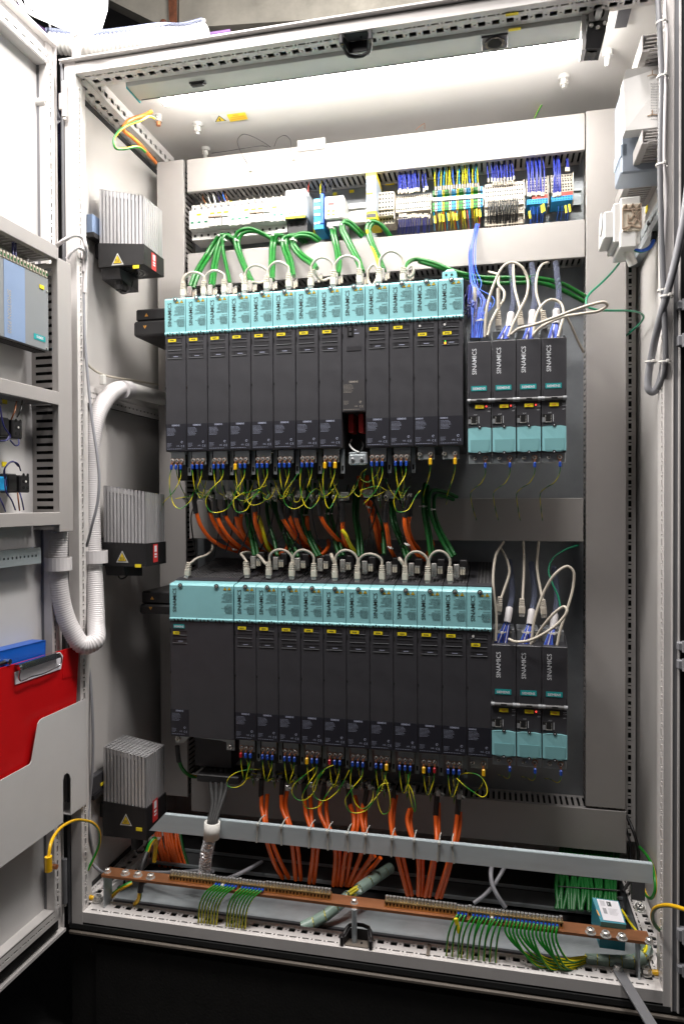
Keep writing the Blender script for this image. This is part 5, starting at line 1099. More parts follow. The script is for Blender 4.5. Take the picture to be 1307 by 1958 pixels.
# ================================================================== ORANGE MOTOR CABLES
OG, OGL = 'orange motor cables between the two drive rows', 'orange motor cables below the lower drive row'
def orange(lab, pts, r=.0046, sl=None, grp=OG, yellow=False):
    q = [P(*p) for p in pts]
    ex = []
    if sl:
        s = [P(*p) for p in sl]; ex = [('heat_shrink', lambda e, q_: e.tube(s, r*1.22, 'black', 10, 4))]
    wire('motor_cable', lab, 'cable', q, r, 'wire_yellow' if yellow else 'orange_cable', grp, n=10, res=7, extra=ex or None)
    if not ex: pass
OR = [('first orange cable from the left, swinging low to the right', [(375, 978, .20), (383, 1003, .205), (400, 1028, .22), (420, 1042, .24), (446, 1052, .28), (462, 1056, .33)], [(371, 945, .2), (372, 960, .2), (375, 982, .20)]),
    ('second orange cable from the left between the rows', [(400, 976, .21), (408, 997, .215), (424, 1022, .23), (446, 1044, .27), (470, 1056, .33)], [(396, 950, .21), (398, 962, .21), (401, 980, .21)]),
    ('third orange cable from the left between the rows', [(414, 986, .20), (424, 1008, .205), (440, 1030, .22), (460, 1046, .25), (484, 1058, .30), (500, 1062, .34)], [(411, 955, .2), (412, 970, .2), (415, 990, .20)]),
    ('fourth orange cable from the left between the rows', [(429, 982, .21), (440, 1002, .215), (455, 1020, .23), (474, 1040, .27), (495, 1056, .33)], [(431, 952, .21), (430, 966, .21), (430, 986, .21)]),
    ('orange cable straight above the first slim lower module', [(451, 984, .20), (456, 1006, .21), (467, 1026, .23), (485, 1044, .27), (505, 1056, .33)], [(451, 955, .2), (451, 970, .2), (451, 988, .20)]),
    ('orange cable half hidden by the first green pair', [(461, 985, .23), (460, 1003, .24), (468, 1025, .26), (490, 1046, .31)], None),
    ('orange cable bending right beside the yellow cable', [(488, 975, .20), (488, 998, .205), (496, 1024, .22), (508, 1046, .26), (524, 1060, .33)], [(487, 950, .2), (487, 965, .2), (488, 979, .20)]),
    ('orange cable behind the first yellow cable', [(495, 1000, .25), (500, 1022, .26), (516, 1044, .29), (535, 1056, .34)], None),
    ('orange cable slanting right under the sixth upper module', [(539, 990, .20), (550, 1008, .21), (564, 1028, .23), (584, 1046, .27), (604, 1056, .33)], [(534, 958, .2), (535, 974, .2), (540, 993, .20)]),
    ('orange cable sharing the sixth clamp', [(552, 987, .22), (560, 1006, .225), (574, 1028, .25), (596, 1046, .31)], [(550, 956, .22), (551, 990, .22)]),
    ('orange cable straight under the seventh upper module', [(565, 987, .20), (570, 1006, .21), (582, 1030, .23), (600, 1048, .27), (622, 1058, .33)], [(569, 952, .2), (566, 970, .2), (565, 990, .20)]),
    ('orange cable in front of the green pair, seventh module', [(587, 988, .24), (588, 1010, .25), (596, 1034, .27), (614, 1052, .33)], None),
    ('orange cable slanting under the eighth upper module', [(611, 983, .20), (620, 1002, .205), (634, 1020, .22), (650, 1036, .25), (668, 1048, .32)], [(612, 948, .2), (610, 964, .2), (612, 987, .20)]),
    ('orange cable ending in a yellow one under the short module', [(655, 995, .20), (655, 1010, .205), (658, 1032, .22), (668, 1052, .26)], [(655, 960, .2), (654, 975, .2), (655, 998, .20)]),
    ('long orange cable rising above the middle duct, left strand', [(685, 911, .26), (692, 940, .25), (704, 968, .24), (715, 1002, .24), (722, 1036, .26), (726, 1056, .33)], None),
    ('long orange cable rising above the middle duct, right strand', [(701, 910, .27), (703, 935, .26), (709, 965, .25), (722, 1000, .25), (730, 1036, .28)], None),
    ('orange cable with dark print under the tenth upper module', [(736, 996, .20), (740, 1016, .205), (744, 1044, .22), (752, 1062, .25), (763, 1078, .29)], [(739, 962, .2), (737, 978, .2), (736, 999, .20)]),
    ('orange cable under the eleventh upper module, curling right', [(773, 985, .20), (774, 1008, .20), (782, 1035, .21), (796, 1058, .23), (812, 1070, .26), (824, 1062, .31)], [(784, 950, .2), (778, 968, .2), (773, 989, .20)]),
    ('second orange cable under the eleventh upper module', [(783, 985, .22), (780, 1005, .225), (786, 1030, .25), (800, 1050, .30)], [(787, 950, .22), (783, 988, .22)]),
    ('orange loop end beside the eighth slim module', [(596, 1061, .25), (610, 1062, .25), (622, 1054, .26), (628, 1042, .28), (627, 1034, .31)], None),
    ('orange loop end beside the first green tie', [(530, 1060, .26), (542, 1056, .26), (549, 1046, .27), (550, 1036, .29)], None),
    ('orange stub under the grey tie at the right end', [(812, 1062, .29), (820, 1055, .29), (826, 1044, .29), (825, 1034, .30)], None)]
for lab, pts, sl in OR: orange(lab, pts, sl=sl)
orange('yellow cable lying among the orange ones, left one', [(494, 986, .235), (500, 1005, .23), (504, 1022, .225), (512, 1046, .24), (519, 1056, .26)], r=.0042, yellow=True, grp='yellow cables between the rows')
orange('yellow cable lying among the orange ones, right one', [(653, 1013, .198), (660, 1022, .198), (668, 1040, .21), (682, 1058, .24), (688, 1060, .26)], r=.0042, yellow=True, grp='yellow cables between the rows')
for i, (px, py, Y) in enumerate(((448, 1050, .27), (508, 1060, .25), (494, 1046, .30), (614, 1062, .245), (705, 970, .235), (746, 1047, .215), (778, 1041, .20))):
    tie('pale tie on an orange cable between the rows, %s of seven' % ordn(i, 7), P(px, py, Y+.001), .0058, V((.5, 0, 1)))
def bundle(lab, up, dn, sl=None):
    orange(lab, up+dn, sl=sl, grp=OGL)
RY = .165
LO = [('first pair from left, left cable', [(500, 1520, .20), (500, 1543, .19), (505, 1568, .17)], [(508, 1597, .16), (513, 1620, .17), (524, 1650, .19), (540, 1679, .23)], [(500, 1490, .2), (499, 1523, .2)]),
    ('first pair from left, right cable', [(511, 1518, .21), (509, 1545, .20), (509, 1572, .18)], [(517, 1597, .17), (523, 1618, .18), (537, 1650, .20), (552, 1679, .24)], None),
    ('second pair, left cable', [(538, 1516, .20), (539, 1545, .19), (550, 1574, .17)], [(556, 1600, .16), (560, 1630, .18), (565, 1682, .22)], [(540, 1490, .2), (538, 1519, .2)]),
    ('second pair, right cable', [(549, 1508, .21), (546, 1540, .20), (555, 1578, .18)], [(564, 1600, .17), (570, 1630, .19), (575, 1682, .23)], None),
    ('third pair, left cable', [(582, 1524, .20), (585, 1556, .19), (592, 1580, .17)], [(598, 1606, .16), (598, 1635, .18), (591, 1688, .22)], [(581, 1496, .2), (582, 1527, .2)]),
    ('third pair, right cable', [(593, 1520, .21), (595, 1556, .20), (597, 1582, .18)], [(606, 1606, .17), (606, 1635, .19), (600, 1688, .23)], None),
    ('fourth pair, left cable', [(614, 1527, .20), (611, 1552, .19), (622, 1580, .17)], [(634, 1606, .16), (641, 1632, .18), (637, 1693, .22)], [(621, 1498, .2), (615, 1530, .2)]),
    ('fourth pair, right cable', [(623, 1522, .21), (624, 1552, .20), (629, 1582, .18)], [(643, 1606, .17), (649, 1632, .19), (645, 1693, .23)], None),
    ('fifth bunch, left cable', [(668, 1535, .20), (676, 1562, .19), (675, 1585, .17)], [(666, 1610, .16), (660, 1636, .18), (652, 1693, .22)], [(665, 1505, .2), (668, 1538, .2)]),
    ('fifth bunch, right cable', [(678, 1521, .22), (685, 1556, .20), (682, 1586, .18)], [(674, 1612, .17), (670, 1636, .19), (661, 1693, .23)], None),
    ('sixth bunch, left cable', [(695, 1536, .20), (690, 1560, .19), (695, 1590, .17)], [(694, 1612, .16), (689, 1636, .18), (666, 1693, .22)], [(702, 1506, .2), (696, 1539, .2)]),
    ('sixth bunch, right cable', [(699, 1540, .21), (698, 1565, .20), (700, 1592, .18)], [(712, 1618, .17), (706, 1645, .18), (690, 1666, .20), (673, 1693, .22)], None),
    ('seventh pair, left cable', [(752, 1524, .21), (746, 1556, .19), (749, 1592, .17)], [(755, 1618, .16), (762, 1650, .17), (779, 1712, .20)], [(751, 1500, .21), (752, 1527, .21)]),
    ('seventh pair, right cable', [(757, 1520, .22), (752, 1556, .20), (752, 1592, .18)], [(765, 1618, .17), (772, 1650, .18), (787, 1712, .21)], None),
    ('eighth pair, left cable', [(783, 1546, .20), (778, 1566, .19), (786, 1600, .17)], [(796, 1622, .16), (800, 1655, .17), (799, 1712, .20)], None),
    ('eighth pair, right cable', [(787, 1544, .21), (784, 1568, .20), (789, 1600, .18)], [(804, 1622, .17), (807, 1655, .18), (806, 1712, .21)], None),
    ('ninth pair, left cable', [(832, 1556, .20), (833, 1580, .19), (834, 1606, .17)], [(830, 1628, .16), (824, 1660, .17), (812, 1714, .20)], [(835, 1520, .2), (832, 1559, .2)]),
    ('ninth pair, right cable', [(838, 1535, .22), (838, 1570, .20), (837, 1606, .18)], [(833, 1628, .17), (829, 1660, .18), (820, 1714, .21)], None),
    ('tenth pair, left cable', [(874, 1554, .20), (871, 1580, .19), (867, 1610, .17)], [(860, 1636, .16), (850, 1670, .17), (834, 1716, .20)], [(876, 1525, .2), (874, 1557, .2)]),
    ('tenth pair, right cable', [(879, 1552, .21), (878, 1580, .20), (872, 1612, .18)], [(864, 1638, .17), (856, 1670, .18), (842, 1716, .21)], None)]
for l, u, d, s in LO: bundle('orange cable tied to the rail, '+l, u, d, s)
orange('orange cable fanning out below the rail, third from the tube', [(716, 1636, .18), (700, 1652, .19), (690, 1672, .21), (680, 1693, .22)], grp=OGL)
orange('orange cable fanning out below the rail, nearest the green tube', [(727, 1640, .19), (712, 1658, .20), (698, 1672, .21), (686, 1694, .22)], grp=OGL)
for i, (px, py) in enumerate(((555, 1508), (601, 1502), (634, 1500), (673, 1504), (713, 1506), (844, 1518), (884, 1524))):
    c = P(px, py, .19); m = MB(); screw(m, c, .0046, 'nickel', .006); m.box(c.x-.012, c.x-.004, c.y, c.y+.01, c.z-.006, c.z+.006, 'steel', .001); tag(m.build('clamp_screw', None, c), 'bright clamp screw above the lowest orange cables, %s' % ordn(i, 7), 'screw', 'clamp screws under the lower row')
# dense orange bundle far back at the bottom left
m = MB(); rr = random.Random(4)
for i in range(11):
    x = 296+i*5.2; q = [P(x-6+rr.uniform(-3, 3), 1560, .36), P(x-4+rr.uniform(-3, 3), 1585, .34), P(x+rr.uniform(-3, 3), 1618, .31), P(x+12+rr.uniform(-3, 3), 1658, .27)]; m = MB(); m.tube(q, .0042, 'orange_cable' if i < 10 else 'green_dark', 8, 5)
    tag(m.build('motor_cable', None, q[0]), '%s cable of the dim bundle by the lowest heater, %s' % ('orange' if i < 10 else 'green', ordn(i, 11)), 'cable', 'dim cable bundle at the back left')
# tie rail
t = thing('tie_rail', 'long zinc rail across the bottom that the orange cables are tied to', 'rail', (-.22, .12, .42))
m = MB(); A, B, C_, D_ = P(285, 1588, .10), P(1247, 1690, .10), P(1247, 1654, .10), P(313, 1558, .10)
m.prism([A, B, C_, D_], (0, .003, .0), 'galvanised'); m.quad(D_, C_, C_+V((0, .012, .0)), D_+V((0, .012, 0)), 'galvanised'); m.build('front_face', t)
def rl(f, k): return V((A.x+(B.x-A.x)*f, .10, (A.z+(B.z-A.z)*f)*(1-k)+(D_.z+(C_.z-D_.z)*f)*k))
for i, (px, sl) in enumerate(((494, 4), (541, 0), (593, 2), (629, 0), (668, -3), (698, 4), (749, 2), (791, 2), (836, 5), (868, -5))):
    f = (P(px, 1600, .11).x-A.x)/(B.x-A.x); a_, b_ = rl(f, -.02)+V((0, -.002, 0)), rl(f, 1.02)+V((sl*.0008, -.002, 0)); mm = MB()
    mm.obox((a_+b_)/2, X1, (b_-a_).cross(X1).normalized(), (b_-a_).normalized(), .0017, .0008, (b_-a_).length/2, 'tie_clear'); mm.obox(b_+V((0, -.002, .001)), X1, Y1, Z1, .0030, .003, .003, 'tie_clear', .0008); mm.tube([b_, b_+V((0, .02, .004)), b_+V((0, .045, .0))], .0012, 'tie_clear', 6, 3)
    tag(mm.build('cable_tie', None, a_), 'pale tie round the zinc rail, %s of the ten' % ordn(i, 10), 'cable tie', 'ties round the zinc rail')
# flexible metal conduit with collar
t = thing('metal_conduit', 'shiny braided foil hose under the grey collar, left part of the rail', 'hose', P(392, 1662, .08))
q = [P(405, 1580, .075), P(401, 1605, .075), P(395, 1632, .08), P(391, 1668, .09)]
m = MB(); m.corrug(q, .0125, 'foil', pitch=.0062, amp=.28, n=16, sub=3, jit=.0011); m.build('braid', t)
m = MB(); c = P(405, 1588, .075); u = V((-.06, 0, -1)).normalized(); a = V((0, 1, 0)); n = 24; vs = []; b_ = u.cross(a)
for r_, z_ in ((.0165, -.018), (.0165, .014), (.013, .016), (.013, -.018)):
    vs += [c-u*(-z_)*-1+(a*math.cos(2*PI*i/n)+b_*math.sin(2*PI*i/n))*r_ for i in range(n)]
vs = []
for r_, z_ in ((.0165, .016), (.0165, -.018), (.0128, -.018), (.0128, .016)): vs += [c+u*z_+(a*math.cos(2*PI*i/n)+b_*math.sin(2*PI*i/n))*r_ for i in range(n)]
m.add(vs, [(k*n+i, k*n+(i+1) % n, ((k+1) % 4)*n+(i+1) % n, ((k+1) % 4)*n+i) for k in range(4) for i in range(n)], 'white_tie', True); m.build('collar', t)
for i, (x, x2, xe) in enumerate(((402, 406, 400), (412, 412, 404), (423, 418, 408), (433, 422, 412))):
    wire('black_lead', 'black lead into the foil hose, %s' % ordn(i, 4), 'cable', [(x, 1472, .20), (x+1, 1500, .17), (x2, 1540, .12), (xe, 1572, .08), (xe-2, 1600, .075)], .0048, 'rubber', 'black leads into the foil hose', n=8)
# grey loose cables at the bottom
for lab, q, r, mt in (('grey cable lying left behind the copper bar', [(176, 1650, .045), (190, 1664, .05), (215, 1672, .10), (260, 1668, .15), (330, 1668, .14), (395, 1664, .11), (408, 1666, .1)], .0034, 'grey_cable'),
    ('lilac grey cable rising to the right behind the copper bar', [(420, 1685, .11), (450, 1674, .14), (475, 1662, .18), (500, 1648, .26)], .0042, 'grey_cable'),
    ('grey cable crossing right of the orange bundle', [(905, 1727, .16), (925, 1712, .17), (945, 1690, .18), (960, 1665, .20), (985, 1620, .30)], .0040, 'grey_cable'),
    ('second grey cable crossing right of the orange bundle', [(965, 1735, .16), (950, 1712, .16), (940, 1690, .17), (938, 1665, .19), (957, 1618, .30)], .0046, 'grey_cable')):
    wire('grey_cable', lab, 'cable', q, r, mt, 'loose grey cables on the cabinet floor')
# spiral wrapped tubes
def wrap(lab, q, r, tw_=.028):
    q = [P(*p) for p in q]; t = thing('wrapped_bundle', lab, 'cable bundle', q[0], 'bundles in pale spiral wrap'); sp = smooth_path(q, 10)
    m = MB()
    for k in range(7):
        a_ = 2*PI*k/7; off = V((0, math.cos(a_), math.sin(a_)))*r*.68; m.tube([p+off for p in q], r*.26, 'wire_green', 6, 6, 'wire_yellow', spin=.1)
    m.build('wires', t)
    m = MB(); L = 0; seg = []; start = 0
    tot = sum((sp[i+1]-sp[i]).length for i in range(len(sp)-1)); nb = int(tot/tw_)
    def at(d):
        for i in range(len(sp)-1):
            l = (sp[i+1]-sp[i]).length
            if d <= l: return sp[i].lerp(sp[i+1], d/l), (sp[i+1]-sp[i]).normalized()
            d -= l
        return sp[-1], (sp[-1]-sp[-2]).normalized()
    n = 20
    for k in range(nb+1):
        vs = []; d0 = k*tw_; 
        for h in (0, 1):
            for i in range(n+1):
                th = 2*PI*i/n; d = min(tot, max(0, d0+h*tw_*.93+tw_*.10*math.cos(th))); p, tg = at(d); a_ = tg.orthogonal().normalized(); b__ = tg.cross(a_)
                vs.append(p+(a_*math.cos(th)+b__*math.sin(th))*r*(1.0+.02*h))
        m.add(vs, [(i, i+1, i+n+2, i+n+1) for i in range(n)], 'wrap', True)
    m.build('spiral_wrap', t)
wrap('green wires in pale spiral wrap crossing under the copper bar', [(575, 1775, .075), (600, 1763, .09), (630, 1745, .105), (660, 1718, .13), (700, 1690, .17), (745, 1660, .25)], .0115)
wrap('green wires in pale spiral wrap at the bottom right corner', [(1118, 1837, .055), (1150, 1838, .057), (1185, 1840, .058), (1214, 1838, .062), (1232, 1826, .075), (1234, 1812, .095), (1228, 1803, .12)], .0115, .021)
# ================================================================== COPPER EARTH BAR
CZ = .335
t = thing('copper_bar', 'long copper earth bar lying across the cabinet bottom, with screws and post', 'busbar', (-.27, .04, CZ-.005), None)
def cb(px, py, z=CZ): return PZ(px, py, z)
A, B, C_, D_ = cb(191, 1675), cb(1247, 1812), cb(1256, 1790), cb(206, 1662)
m = MB(); m.prism([V((A.x, .018, CZ)), V((B.x, .018, CZ)), V((B.x, .050, CZ)), V((A.x, .050, CZ))], (0, 0, -.005), 'copper'); m.build('bar', t)
def cscrew(px, py, r=.0072, nm='screw'):
    c = cb(px, py); m = MB(); m.cyl(c, c+V((0, 0, .0015)), r*1.25, 'steel', 14); m.cyl(c+V((0, 0, .0015)), c+V((0, 0, .006)), r, 'nickel', 6, smooth=False); screw(m, c+V((0, 0, .006)), r*.9, 'nickel', .003, (0, 0, 1)); m.build(nm, t)
for px, py in ((206, 1668), (240, 1672), (264, 1675), (288, 1679), (677, 1727), (1128, 1784), (1157, 1790), (1188, 1795), (1240, 1803)): cscrew(px, py, .0058 if px in (206, 677, 1240) else .0075)
c = cb(677, 1733); m = MB(); m.cyl((c.x, c.y, CZ-.005), (c.x, c.y, ZB-.02), .0052, 'zinc', 12); m.build('post', t)
c = P(182, 1700, .05); m = MB(); m.box(A.x+.004, A.x+.006, .02, .05, .262, CZ-.006, 'zinc'); m.box(A.x+.004, A.x+.03, .02, .05, CZ-.007, CZ-.0055, 'zinc'); m.build('end_bracket', t); m = MB(); m.box(B.x-.02, B.x-.017, .02, .05, .25, CZ-.006, 'zinc'); m.build('end_bracket', t)
def strip(lab, pa, pb, n, wires):
    a_, b_ = cb(*pa, CZ+.001), cb(*pb, CZ+.001); x0, x1 = a_.x, b_.x; y0, y1 = .026, .038; t = thing('terminal_rail', lab, 'terminal rail', (x0, y0, CZ), 'brass terminal rails on the copper bar')
    rows = [(.002, .0085, [((i+.28)*(x1-x0)/n, (i+.75)*(x1-x0)/n) for i in range(n)])]
    m = MB(); m.perf((x0, y0, CZ+.0005), X1, Z1, x1-x0, .0105, rows, 'brass', -.004, None); m.box(x0, x1, y0+.0045, y1, CZ+.0005, CZ+.011, 'brass'); m.box(x0, x1, y0, y0+.0046, CZ+.0104, CZ+.0110, 'brass'); m.box(x0-.0005, x0, y0, y1, CZ, CZ+.011, 'brass'); m.box(x1, x1+.0005, y0, y1, CZ, CZ+.011, 'brass'); m.box(x0, x1, y0+.0041, y0+.0045, CZ+.001, CZ+.010, 'void'); m.build('body', t)
    for i in range(n):
        m = MB(); x = x0+(i+.5)*(x1-x0)/n; h = .0085 if i not in wires else .0065; m.cyl((x, (y0+y1)/2, CZ+.011), (x, (y0+y1)/2, CZ+.011+h), .0029, 'nickel', 8); m.cyl((x, (y0+y1)/2, CZ+.011+h), (x, (y0+y1)/2, CZ+.0113+h), .0017, 'grey_dark', 6); m.build('clamp_screw', t)
    return x0, x1, y0
w1 = [14, 15, 16, 17, 18, 19, 20, 22, 23, 24, 25, 26, 27, 28]
x0, x1, y0 = strip('left brass terminal rail with its row of screws on the copper bar', (325, 1682), (631, 1722), 48, w1)
EGL, EGR = 'green and yellow wires of the left terminal rail', 'green and yellow wires of the right terminal rail'
def ewire(x, y0_, drop, dx, lab, grp, fer='lug_blue', amber=False, dy=0):
    A_ = V((x, y0_-.001, CZ+.005)); q = [A_, A_+V((-.002, -.006, .0005)), A_+V((dx*.45, -.013, -.010)), A_+V((dx*.8, -.015+dy*.3, -.032)), A_+V((dx, -.010+dy, -drop))]
    wire('earth_wire', lab, 'wire', q, .0018, 'wire_green', grp, 'wire_yellow', n=9, res=6, spin=.16, extra=[('ferrule', lambda e, q_: e.cyl(q_[0]+V((0, .002, 0)), q_[0]+V((-.0008, -.005, .0003)), .0026, fer, 8))])
for k, i in enumerate(w1):
    x = x0+(i+.5)*(x1-x0)/48; ewire(x, y0, .075, -.034-.0006*(k % 7)+(.004 if k > 6 else 0), 'wire with ferrule curving down from the left terminal rail, %s' % ordn(k, 14), EGL, 'lug_blue' if k != 2 else 'white_tie')
w2 = [20, 21, 22, 24, 25, 26, 27, 28, 29, 30, 31, 32, 33, 34, 35, 36, 37, 38, 39, 40, 41, 42, 43, 44, 45, 46]
x0, x1, y0 = strip('right brass terminal rail with its row of screws on the copper bar', (736, 1731), (1076, 1778), 48, w2)
for k, i in enumerate(w2):
    x = x0+(i+.5)*(x1-x0)/48; f = k/25
    if k < 12: ewire(x, y0, .075, -.022+.004*(k % 3), 'wire curving down from the right terminal rail, %s' % ordn(k), EGR, 'white_tie' if k == 8 else 'lug_blue')
    else:
        A_ = V((x, y0-.001, CZ+.005)); e_ = P(1120, 1829+(k % 5)*4, .05); q = [A_, A_+V((-.001, -.006, 0)), A_+V((-.003, -.012, -.016)), V((x+(e_.x-x)*.28, .012, e_.z+.018-(k % 4)*.003)), V((x+(e_.x-x)*.62, .028, e_.z+.003)), e_]
        wire('earth_wire', 'wire sweeping into the spiral wrap from the right terminal rail, %s' % ordn(k, 26), 'wire', q, .0021, 'wire_green', EGR, 'wire_yellow', n=9, res=6, spin=.16, extra=[('ferrule', lambda e, q_: e.cyl(q_[0]+V((0, .002, 0)), q_[0]+V((-.0006, -.005, 0)), .0026, 'lug_blue', 8))])
a_ = P(874, 1770, .012); m = MB(); m.obox(a_, V((1, 0, .25)).normalized(), Y1, V((-.25, 0, 1)).normalized(), .0035, .0022, .014, 'yellow_tag', .001); tag(m.build('wire_marker', None, a_), 'long yellow sleeve on the leftmost wire of the right terminal rail', 'wire marker')
# earth wires around the left end of the copper bar
wire('earth_wire', 'green and yellow wire with black sleeve dropping from the fourth copper bar screw', 'wire', [(284, 1681, .035), (272, 1688, .03), (268, 1705, .03), (266, 1718, .03), (258, 1728, .045)], .0045, 'wire_green', None, 'wire_amber', extra=[('sleeve', lambda e, q: e.tube([q[0]+V((.004, 0, .004)), q[0], q[1], q[2]], .0058, 'black', 10, 5))], spin=.1)
wire('earth_wire', 'green and yellow wire arching behind the left end of the copper bar', 'wire', [(272, 1655, .07), (281, 1630, .09), (288, 1612, .10), (296, 1604, .11), (298, 1615, .12), (295, 1648, .12)], .0045, 'wire_green', None, 'wire_amber', extra=[('sleeve', lambda e, q: e.tube([q[0]+V((0, -.01, -.018)), q[0], q[1]], .0058, 'black', 10, 5))], spin=.1)
wire('earth_wire', 'short amber wire running down behind the left corner screw', 'wire', [(252, 1688, .07), (240, 1694, .06), (225, 1703, .055), (210, 1718, .05)], .0045, 'wire_green', None, 'wire_amber', spin=.3)
def corner(px, py, lab, dx):
    c = PZ(px, py, ZB+.002); t = thing('earth_screw', lab, 'screw', c); m = MB(); m.cyl(c, c+V((0, 0, .002)), .0105, 'steel', 16); m.cyl(c+V((0, 0, .002)), c+V((0, 0, .010)), .0078, 'nickel', 6, smooth=False); screw(m, c+V((0, 0, .010)), .0065, 'nickel', .002, (0, 0, 1)); m.build('screw', t)
    m = MB(); m.cyl(c+V((dx*.5, 0, .003)), c+V((dx*1.3, -.001, .003)), .0035, 'beige', 8); m.cyl(c+V((dx, 0, .004)), c+V((dx*2.1, -.001, .006)), .0045, 'lug_yellow', 10); m.build('lug', t)
    m = MB(); k = c+V((-dx*.1+.014*(1 if dx < 0 else -1), -.006, .0005))
    for i in range(12):
        t0, t1 = 2*PI*i/12, 2*PI*(i+1)/12; m.quad(k+V((.005*math.cos(t0), .005*math.sin(t0), 0)), k+V((.005*math.cos(t1), .005*math.sin(t1), 0)), k+V((.0045*math.cos(t1), .0045*math.sin(t1), 0)), k+V((.0045*math.cos(t0), .0045*math.sin(t0), 0)), 'print_black')
    m.build('earth_mark', t)
corner(187, 1722, 'corner screw with yellow lug at the bottom left of the frame', -.009); corner(1234, 1862, 'corner screw with yellow lug at the bottom right of the frame', .010)
wire('earth_wire', 'green and yellow wire from the door arching over the left front post', 'wire', [(93, 1640, -.28), (97, 1615, -.27), (110, 1590, -.22), (130, 1574, -.15), (155, 1568, -.06), (178, 1574, -.01), (190, 1590, .02), (190, 1615, .035), (180, 1640, .03), (168, 1664, .02)], .0028, 'wire_amber', None, 'wire_green', spin=.02, extra=[('lug', lambda e, q: (e.cyl(q[0]+V((0, 0, -.022)), q[0]+V((0, 0, .002)), .0058, 'lug_yellow', 10),))])
wire('earth_wire', 'green and yellow wire looping out of the right edge of the frame', 'wire', [(1262, 1780, .03), (1252, 1770, .0), (1246, 1755, -.02), (1250, 1738, -.05), (1270, 1731, -.08), (1295, 1735, -.11), (1330, 1748, -.14)], .0033, 'wire_amber', None, 'wire_green', spin=.02)
wire('earth_wire', 'green and yellow wire curving down the right wall behind the rail', 'wire', [(1222, 1620, .30), (1235, 1635, .25), (1246, 1655, .2), (1251, 1680, .16), (1252, 1700, .15), (1246, 1716, .16), (1236, 1714, .2), (1228, 1695, .25)], .0032, 'wire_green', None, 'wire_amber', spin=.05)
wire('black_cable', 'black cable hanging beside the lowest duct end', 'cable', [(1197, 1560, .36), (1210, 1590, .33), (1218, 1620, .32), (1219, 1648, .32), (1205, 1680, .30), (1190, 1705, .27)], .0036, 'black')
wire('black_cable', 'thin black cable beside the lowest duct end', 'cable', [(1196, 1585, .37), (1203, 1610, .35), (1205, 1645, .34), (1202, 1690, .3)], .0026, 'black')
wire('earth_wire', 'thin yellow wire running down behind the teal box', 'wire', [(1188, 1740, .16), (1204, 1765, .12), (1220, 1785, .08)], .0022, 'wire_yellow')
# curtain of green cables at the back right
m = MB(); rr = random.Random(9)
for i in range(22):
    px = 1066+i*5.2+rr.uniform(-2, 2); dy = (i/22)*12; q = [P(px+6, 1615+dy, .37), P(px+4, 1640+dy, .33), P(px+rr.uniform(-4, 4), 1668+dy, .28), P(px+rr.uniform(-4, 4), 1698+dy, .235), P(px-3+rr.uniform(-5, 5), 1738+dy*.6, .20)]; m = MB(); m.tube(q, .0040, 'green_dark', 8, 5)
    tag(m.build('green_cable', None, q[0]), 'dark green cable of the curtain behind the teal box, %s' % ordn(i, 22), 'cable', 'curtain of green cables at the bottom right')
for i, py in enumerate((1672, 1695)): m = MB(); yy = (.27, .235)[i]; a_ = P(1066, py, yy); e_ = P(1184, py+8, yy); m.tube([a_, e_], .0015, 'black', 6, 1); tag(m.build('lashing', None, a_), '%s black lashing round the curtain of green cables' % ('upper', 'lower')[i], 'lashing')
# teal carton
t = thing('teal_carton', 'teal cardboard box with a white label lying tilted behind the copper bar', 'box', P(1165, 1790, .08))
Tq = [P(1131, 1716, .075), P(1181, 1723, .075), P(1196, 1768, .045), P(1147, 1762, .045)]
m = MB(); m.prism(Tq, V((0, .012, -.055)), 'teal_box'); m.prism([Tq[3], Tq[2], Tq[2]+V((0, .02, -.056)), Tq[3]+V((0, .02, -.056))], V((0, .02, 0)), 'teal_box'); m.build('carton', t)
nn = (Tq[1]-Tq[0]).cross(Tq[3]-Tq[0]).normalized(); nn = nn if nn.y < 0 else -nn
def tq(u, v, k=.0006): return Tq[0]*(1-u)*(1-v)+Tq[1]*u*(1-v)+Tq[2]*u*v+Tq[3]*(1-u)*v+nn*k
m = MB(); m.poly([tq(.16, .04), tq(.97, .03), tq(.96, .93), tq(.14, .92)], 'paper'); m.poly([tq(-.02, .5), tq(.04, .55), tq(.06, .8), tq(.0, .72)], 'orange_warn'); m.build('label', t)
m = MB(); m.poly([tq(.50, .10, .001), tq(.66, .10, .001), tq(.66, .30, .001), tq(.50, .30, .001)], 'print_black'); m.poly([tq(.54, .14, .0013), tq(.56, .14, .0013), tq(.56, .26, .0013), tq(.54, .26, .0013)], 'paper'); m.poly([tq(.26, .40, .001), tq(.40, .40, .001), tq(.40, .64, .001), tq(.26, .64, .001)], 'grey_cable')
for k in range(5): m.poly([tq(.24, .10+k*.045, .001), tq(.42, .10+k*.045, .001), tq(.42, .115+k*.045, .001), tq(.24, .115+k*.045, .001)], 'grey_cable')
for k in range(6): m.poly([tq(.48, .40+k*.05, .001), tq(.85-.04*(k % 3), .40+k*.05, .001), tq(.85-.04*(k % 3), .41+k*.05, .001), tq(.48, .41+k*.05, .001)], 'grey_cable')
m.build('print', t)
t = thing('corner_bracket', 'dark upright strut with a large screw in the bottom right corner', 'bracket', P(1222, 1720, .16)); m = MB(); a_, e_ = P(1206, 1720, .16), P(1232, 1684, .16); m.box(a_.x, e_.x, .16, .165, a_.z, e_.z+.02, 'charcoal'); m.build('strut', t); m = MB(); screw(m, P(1222, 1736, .13), .010, 'steel', .008, (0, -.5, .85)); m.build('screw', t)
